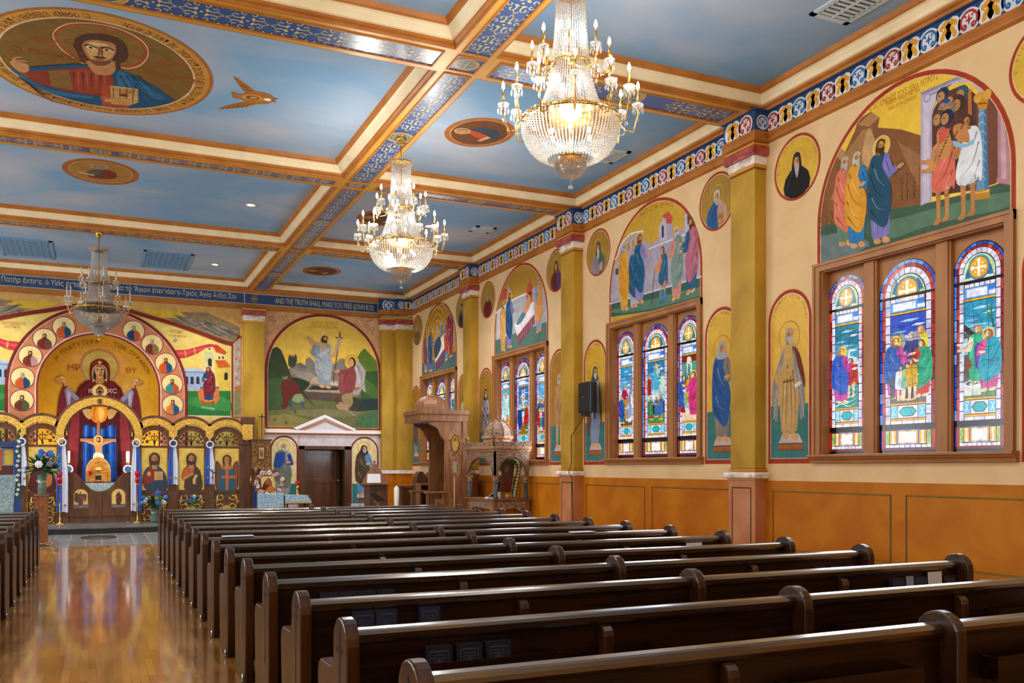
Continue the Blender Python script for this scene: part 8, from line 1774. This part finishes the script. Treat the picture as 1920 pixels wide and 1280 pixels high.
def spand(ax, c_, a, b):
    r = (b - a) / 2 - .09; cx_ = (a + b) / 2; n = 16; rz = .36
    m = MB(); top = ztop
    p = [(cx_ + r * math.cos(PI * i / n), zc_ + .03 + rz * math.sin(PI * i / n)) for i in range(n + 1)]
    for i in range(n): m.prism([p[i], (p[i][0], top), (p[i + 1][0], top), p[i + 1]], ax, c_, c_ + .04)
    m.prism([(a, zc_ + .03), (a, top), (cx_ - r, top), (cx_ - r, zc_ + .03)], ax, c_, c_ + .04); m.prism([(b, zc_ + .03), (b, top), (cx_ + r, top), (cx_ + r, zc_ + .03)], ax, c_, c_ + .04)
    o_ = m.build('pierced_arch', m_pierce, t)
    q = [(cx_ + (r + .02) * math.cos(PI * i / n), zc_ + .03 + (rz + .02) * math.sin(PI * i / n)) for i in range(n + 1)]
    mm = MB(); mm.tube([(c_ - .01, a_, b_) if ax == 'x' else (a_, c_ - .01, b_) for a_, b_ in q], .014, 6); mm.build('arch_moulding', M_OAK, o_)
spand('y', y0_, xs0, xs1); spand('x', xs0, y0_, y1_)
MB().box(xs0 - .02, y0_ - .02, ztop, xs1 + .02, y1_ + .02, ztop + .05).box(xs0 - .06, y0_ - .06, ztop + .05, xs1 + .03, y1_ + .06, ztop + .11).build('cornice', m_fil, t, bevel=.01)
MB().box(xs0 - .04, y0_ - .04, ztop + .11, xs0 - .02, y1_ + .04, ztop + .2).box(xs0 - .04, y0_ - .04, ztop + .11, xs1 + .02, y0_ - .02, ztop + .2).build('cresting', m_pierce, t)
for (x, y) in ((xs0 - .0, y0_), (xs0, y1_)): MB().lathe([(.04, ztop + .2), (.035, ztop + .26), (.05, ztop + .28), (.03, ztop + .33), (.001, ztop + .37)], x, y, 8, sm=0).build('corner_turret', M_OAK, t)
dx, dy, R8 = (xs0 + xs1) / 2, (y0_ + y1_) / 2, .33
MB().lathe([(R8 + .02, ztop + .11), (R8 + .02, ztop + .17), (R8 - .02, ztop + .2), (R8 - .02, ztop + .26), (R8 + .03, ztop + .29), (R8 + .03, ztop + .34)], dx, dy, 8, sm=0).build('dome_drum', m_fil, t)
MB().lathe([(R8 * math.cos(a_), ztop + .34 + .34 * math.sin(a_)) for a_ in [PI / 2 * i / 7 * .98 for i in range(8)]], dx, dy, 8, sm=0).build('pierced_dome', m_pierce, t)
rb_ = MB()
for k in range(8): a0 = 2 * PI * k / 8; rb_.tube([(dx + (R8 + .005) * math.cos(a_) * math.cos(a0), dy + (R8 + .005) * math.cos(a_) * math.sin(a0), ztop + .34 + .35 * math.sin(a_)) for a_ in [PI / 2 * i / 6 for i in range(7)]], .012, 5)
rb_.build('dome_rib', M_OAK, t)
MB().lathe([(.03, ztop + .68), (.015, ztop + .72), (.03, ztop + .75), (.001, ztop + .78)], dx, dy, 8).box(dx - .01, dy - .01, ztop + .76, dx + .01, dy + .01, ztop + .92).box(dx - .01, dy - .04, ztop + .84, dx + .01, dy + .04, ztop + .86).build('finial', M_OAK, t)
# icon with garland inside, objects on the shelf
yi = 17.3; xi0, xi1 = XY(938, yi), XY(958, yi)
ti = T('leaning_icon', ((xi0 + xi1) / 2, yi, zt1), 'dark leaning icon inside the carved shrine', 'icon')
def lean_prism(z_, sl): return z_
MB().prism([(xi0, zt1 + .12), (xi1, zt1 + .12), (xi1 + .1, zt1 + .78), (xi0 + .06, zt1 + .78)], 'y', yi, yi + .03).build('panel', M_OAKD, ti); A = Art('y', yi, base=.001, eps=.002); A.S('#6c4434', [(xi0 + .06, zt1 + .2), (xi0 + .04, zt1 + .5), (xi0 + .15, zt1 + .68), (xi1, zt1 + .5), (xi1 - .03, zt1 + .2)]); A.E('#8a6040', xi0 + .15, zt1 + .6, .05, .06); A.S('#7c2c1c', [(xi0 + .05, zt1 + .16), (xi0 + .1, zt1 + .36), (xi1 - .02, zt1 + .36), (xi1 - .02, zt1 + .18)]); A.build('painting', ti)
tg = T('flower_garland', (xi1, yi - .05, zt1), 'green garland with cream blossoms round the shrine icon', 'garland'); rn = random.Random(6); m = MB()
gp = [(xi0 - .02, zt1 + .6), (xi0 + .03, zt1 + .78), (xi0 + .18, zt1 + .84), (xi1 + .1, zt1 + .78), (xi1 + .15, zt1 + .6), (xi1 + .1, zt1 + .4), (xi1 + .06, zt1 + .2), (xi1 + .04, zt1 + .05)]
gp = cr(gp, False, 6)
for (x, z) in gp:
    for k in range(9):
        a_ = rn.random() * 6.28; l = .085; m.add([(x, yi - .05, z), (x + l * math.cos(a_), yi - .05 - .04 * rn.random(), z + l * math.sin(a_)), (x + l * .5 * math.cos(a_ + .5), yi - .07, z + l * .5 * math.sin(a_ + .5))], [(0, 1, 2)])
m.build('leaves', M_LEAF, tg, fix=False, kind='stuff')
for i, (x, z) in enumerate(gp[::2]):
    f = MB()
    for k in range(4): f.ball(x + .018 * math.cos(k * 1.57), yi - .09, z + .018 * math.sin(k * 1.57), .016, 6)
    f.build('blossom', mat('petal_cream', '#d8ccb0' if i > 5 else '#8c6c78', .6) if i > 5 else mat('petal_mauve', '#5c4450', .6), tg)
xw = XY(934, 16.98); MB().lathe([(.05, zt1), (.055, zt1 + .05), (.04, zt1 + .11), (.045, zt1 + .14)], xw, 16.98, 14).build('white_jug', M_WAX, label='small white jug on the shrine shelf', cat='jug')
xw = XY(951, 17.0); MB().lathe([(.03, zt1), (.045, zt1 + .03), (.045, zt1 + .08), (.03, zt1 + .09)], xw, 17.0, 12).build('glass_candle_cup', mat('rosy_glass', '#a88890', .2, spec=.8), label='pinkish glass candle cup on the shrine shelf', cat='cup')
xw = XY(921, 17.3); MB().box(xw - .12, 17.2, zt1, xw + .06, 17.35, zt1 + .03).build('pamphlet_stack', M_PAPER, label='stack of white pamphlets at the shrine corner', cat='pamphlets')
MB().prism([(xw - .1, zt1 + .032), (xw + .06, zt1 + .032), (xw + .06, zt1 + .13)], 'y', 17.22, 17.3).build('sloped_box', M_BLACK, label='small black sloped box on the pamphlets', cat='box')

# ================================================================ loudspeaker, cable, heater
c = 15.03; t = T('loudspeaker', (7.93, 14.82, 2.4), 'black loudspeaker hung on the gilded pilaster', 'loudspeaker')
xs = 7.86; P_ = lambda px, py: AX(px, py, xs)
z0_, z1_ = P_(1095, 773)[2], P_(1095, 716)[2]
yn_, yf_ = YX(1107, xs), YX(1082, xs)
MB().prism([(xs, yn_), (xs, yf_ - .05), (8.05, yf_ + .05), (8.05, yn_ + .1)], 'z', z0_, z1_).build('cabinet', M_BLACK, t, bevel=.012)
MB().box(xs - .012, yn_ + .02, z0_ + .03, xs - .002, yf_ - .07, z1_ - .03).build('grille', mat('speaker_grille', '#050608', .7), t); MB().box(xs - .014, (yn_ + yf_) / 2 - .03, z0_ + .27, xs - .012, (yn_ + yf_) / 2 + .03, z0_ + .28).build('badge', M_CHROME, t)
MB().box(xs + .05, yf_ - .12, z0_ - .06, 8.05, yf_ - .06, z0_).build('bracket', M_BLACK, t)
yy = YX(1082, 8.04)
MB().tube([(xs + .1, yf_ - .09, z0_ - .05), (8.04, 14.84, 2.1), (8.035, 14.82, 1.6), (7.97, 14.81, 1.42), (8.03, 14.79, 1.3), (8.03, 14.76, .6), (8.03, 14.74, 0.02)], .008, 6).build('speaker_cable', M_BLACK, label='black cable running down the pilaster from the loudspeaker', cat='cable')
t = T('baseboard_heater', (8.17, 3, 0), 'low grey baseboard heater at the right frame edge', 'heater')
MB().box(8.08, .2, 0, 8.22, 6.3, .38).build('casing', M_HEAT, t, bevel=.008); g = MB()
for i in range(40): g.box(8.09, .35 + .15 * i, .381, 8.21, .36 + .15 * i, .384)
g.build('louvre', mat('heater_slot', '#8a8c8e', .6), t)
# ================================================================ camera, light
cd = bpy.data.cameras.new('camera'); cam = bpy.data.objects.new('camera', cd); COL.objects.link(cam)
cam.location = (0, 0, HC); cam.rotation_euler = (PI / 2, 0, -YAW)
cd.sensor_width = 36; cd.lens = 36 * F / 1920; cd.shift_y = (CY - 640) / 1920; cd.clip_start = .05
SC.camera = cam
def light(kind, loc, e, col=(1, 1, 1), size=.2, rot=(0, 0, 0), sy=None, **k):
    l = bpy.data.lights.new('lamp', kind); l.energy = e; l.color = col
    if kind == 'AREA':
        l.size = size
        if sy: l.shape = 'RECTANGLE'; l.size_y = sy
    else: l.shadow_soft_size = size
    for a_, b_ in k.items(): setattr(l, a_, b_)
    o = bpy.data.objects.new('lamp', l); COL.objects.link(o); o.location = loc; o.rotation_euler = rot
    return o
WARM = (1, .955, .88); DAY = (.84, .92, 1.)
# lit chandeliers
for (x, y) in ((4.03, 7.45), (4.03, 12.62)):
    light('POINT', (x, y, 4.62), 34, WARM, .1); light('POINT', (x, y, 5.6), 5, WARM, .05); light('POINT', (x, y, 5.05), 6, WARM, .08)
    for k in range(4): light('POINT', (x + .72 * math.cos(k * PI / 2 + .6), y + .72 * math.sin(k * PI / 2 + .6), 5.12), 32, WARM, .06)
# unseen fill lamps added where matching chandeliers would hang; none is built
for (x, y) in ((-3.9, 7.45), (-3.9, 12.62), (-3.9, 2.4), (4.0, 2.4)): light('POINT', (x, y, 4.7), 150, WARM, .35)
# recessed downlights; the last spot is added fill over the sanctuary, without a fitting
for (x, y) in ((2.69, 17.82), (-2.6, 17.82), (2.67, 23.4), (-2.6, 23.4), (6.3, 17.83), (6.3, 22.8), (.05, 22.3)):
    light('SPOT', (x, y, 6.5), 420, WARM, .07, (0, 0, 0), spot_size=2.3, spot_blend=.9)
# sanctuary lamps behind the screen
for sg in (1, -1): light('POINT', (NC + sg * .85, 25.06, 1.9), 42, (1, .93, .78), .08)
# daylight through the windows of the right wall
for c in WIN: light('AREA', (8.2, c, 2.85), 60, DAY, 2.3, (0, PI / 2, 0), 2.1)
# daylight from the windows of the left wall
for c in WIN + [2.3]: light('AREA', (XL + .06, c, 2.9), 150 if c < 16 else 230, DAY, 2.3, (0, -PI / 2, 0), 2.3)
light('AREA', (0, YB + .1, 4.9), 190, (1, .97, .93), 10, (-PI / 2, 0, 0), 1.6)  # area fill added high on the plain back wall, which has no opening
w_ = bpy.data.worlds.new('world'); SC.world = w_; w_.use_nodes = True
w_.node_tree.nodes['Background'].inputs[0].default_value = (.8, .88, 1, 1); w_.node_tree.nodes['Background'].inputs[1].default_value = .6
SC.view_settings.view_transform = 'Standard'; SC.view_settings.look = 'None'; SC.view_settings.exposure = .22; SC.view_settings.gamma = 1
SC.view_settings.use_curve_mapping = False
SC.cycles.max_bounces = 6; SC.cycles.diffuse_bounces = 3; SC.cycles.glossy_bounces = 3; SC.cycles.transmission_bounces = 3; SC.cycles.transparent_max_bounces = 12
SC.cycles.use_denoising = True; SC.cycles.sample_clamp_indirect = 4; SC.cycles.caustics_reflective = False; SC.cycles.caustics_refractive = False
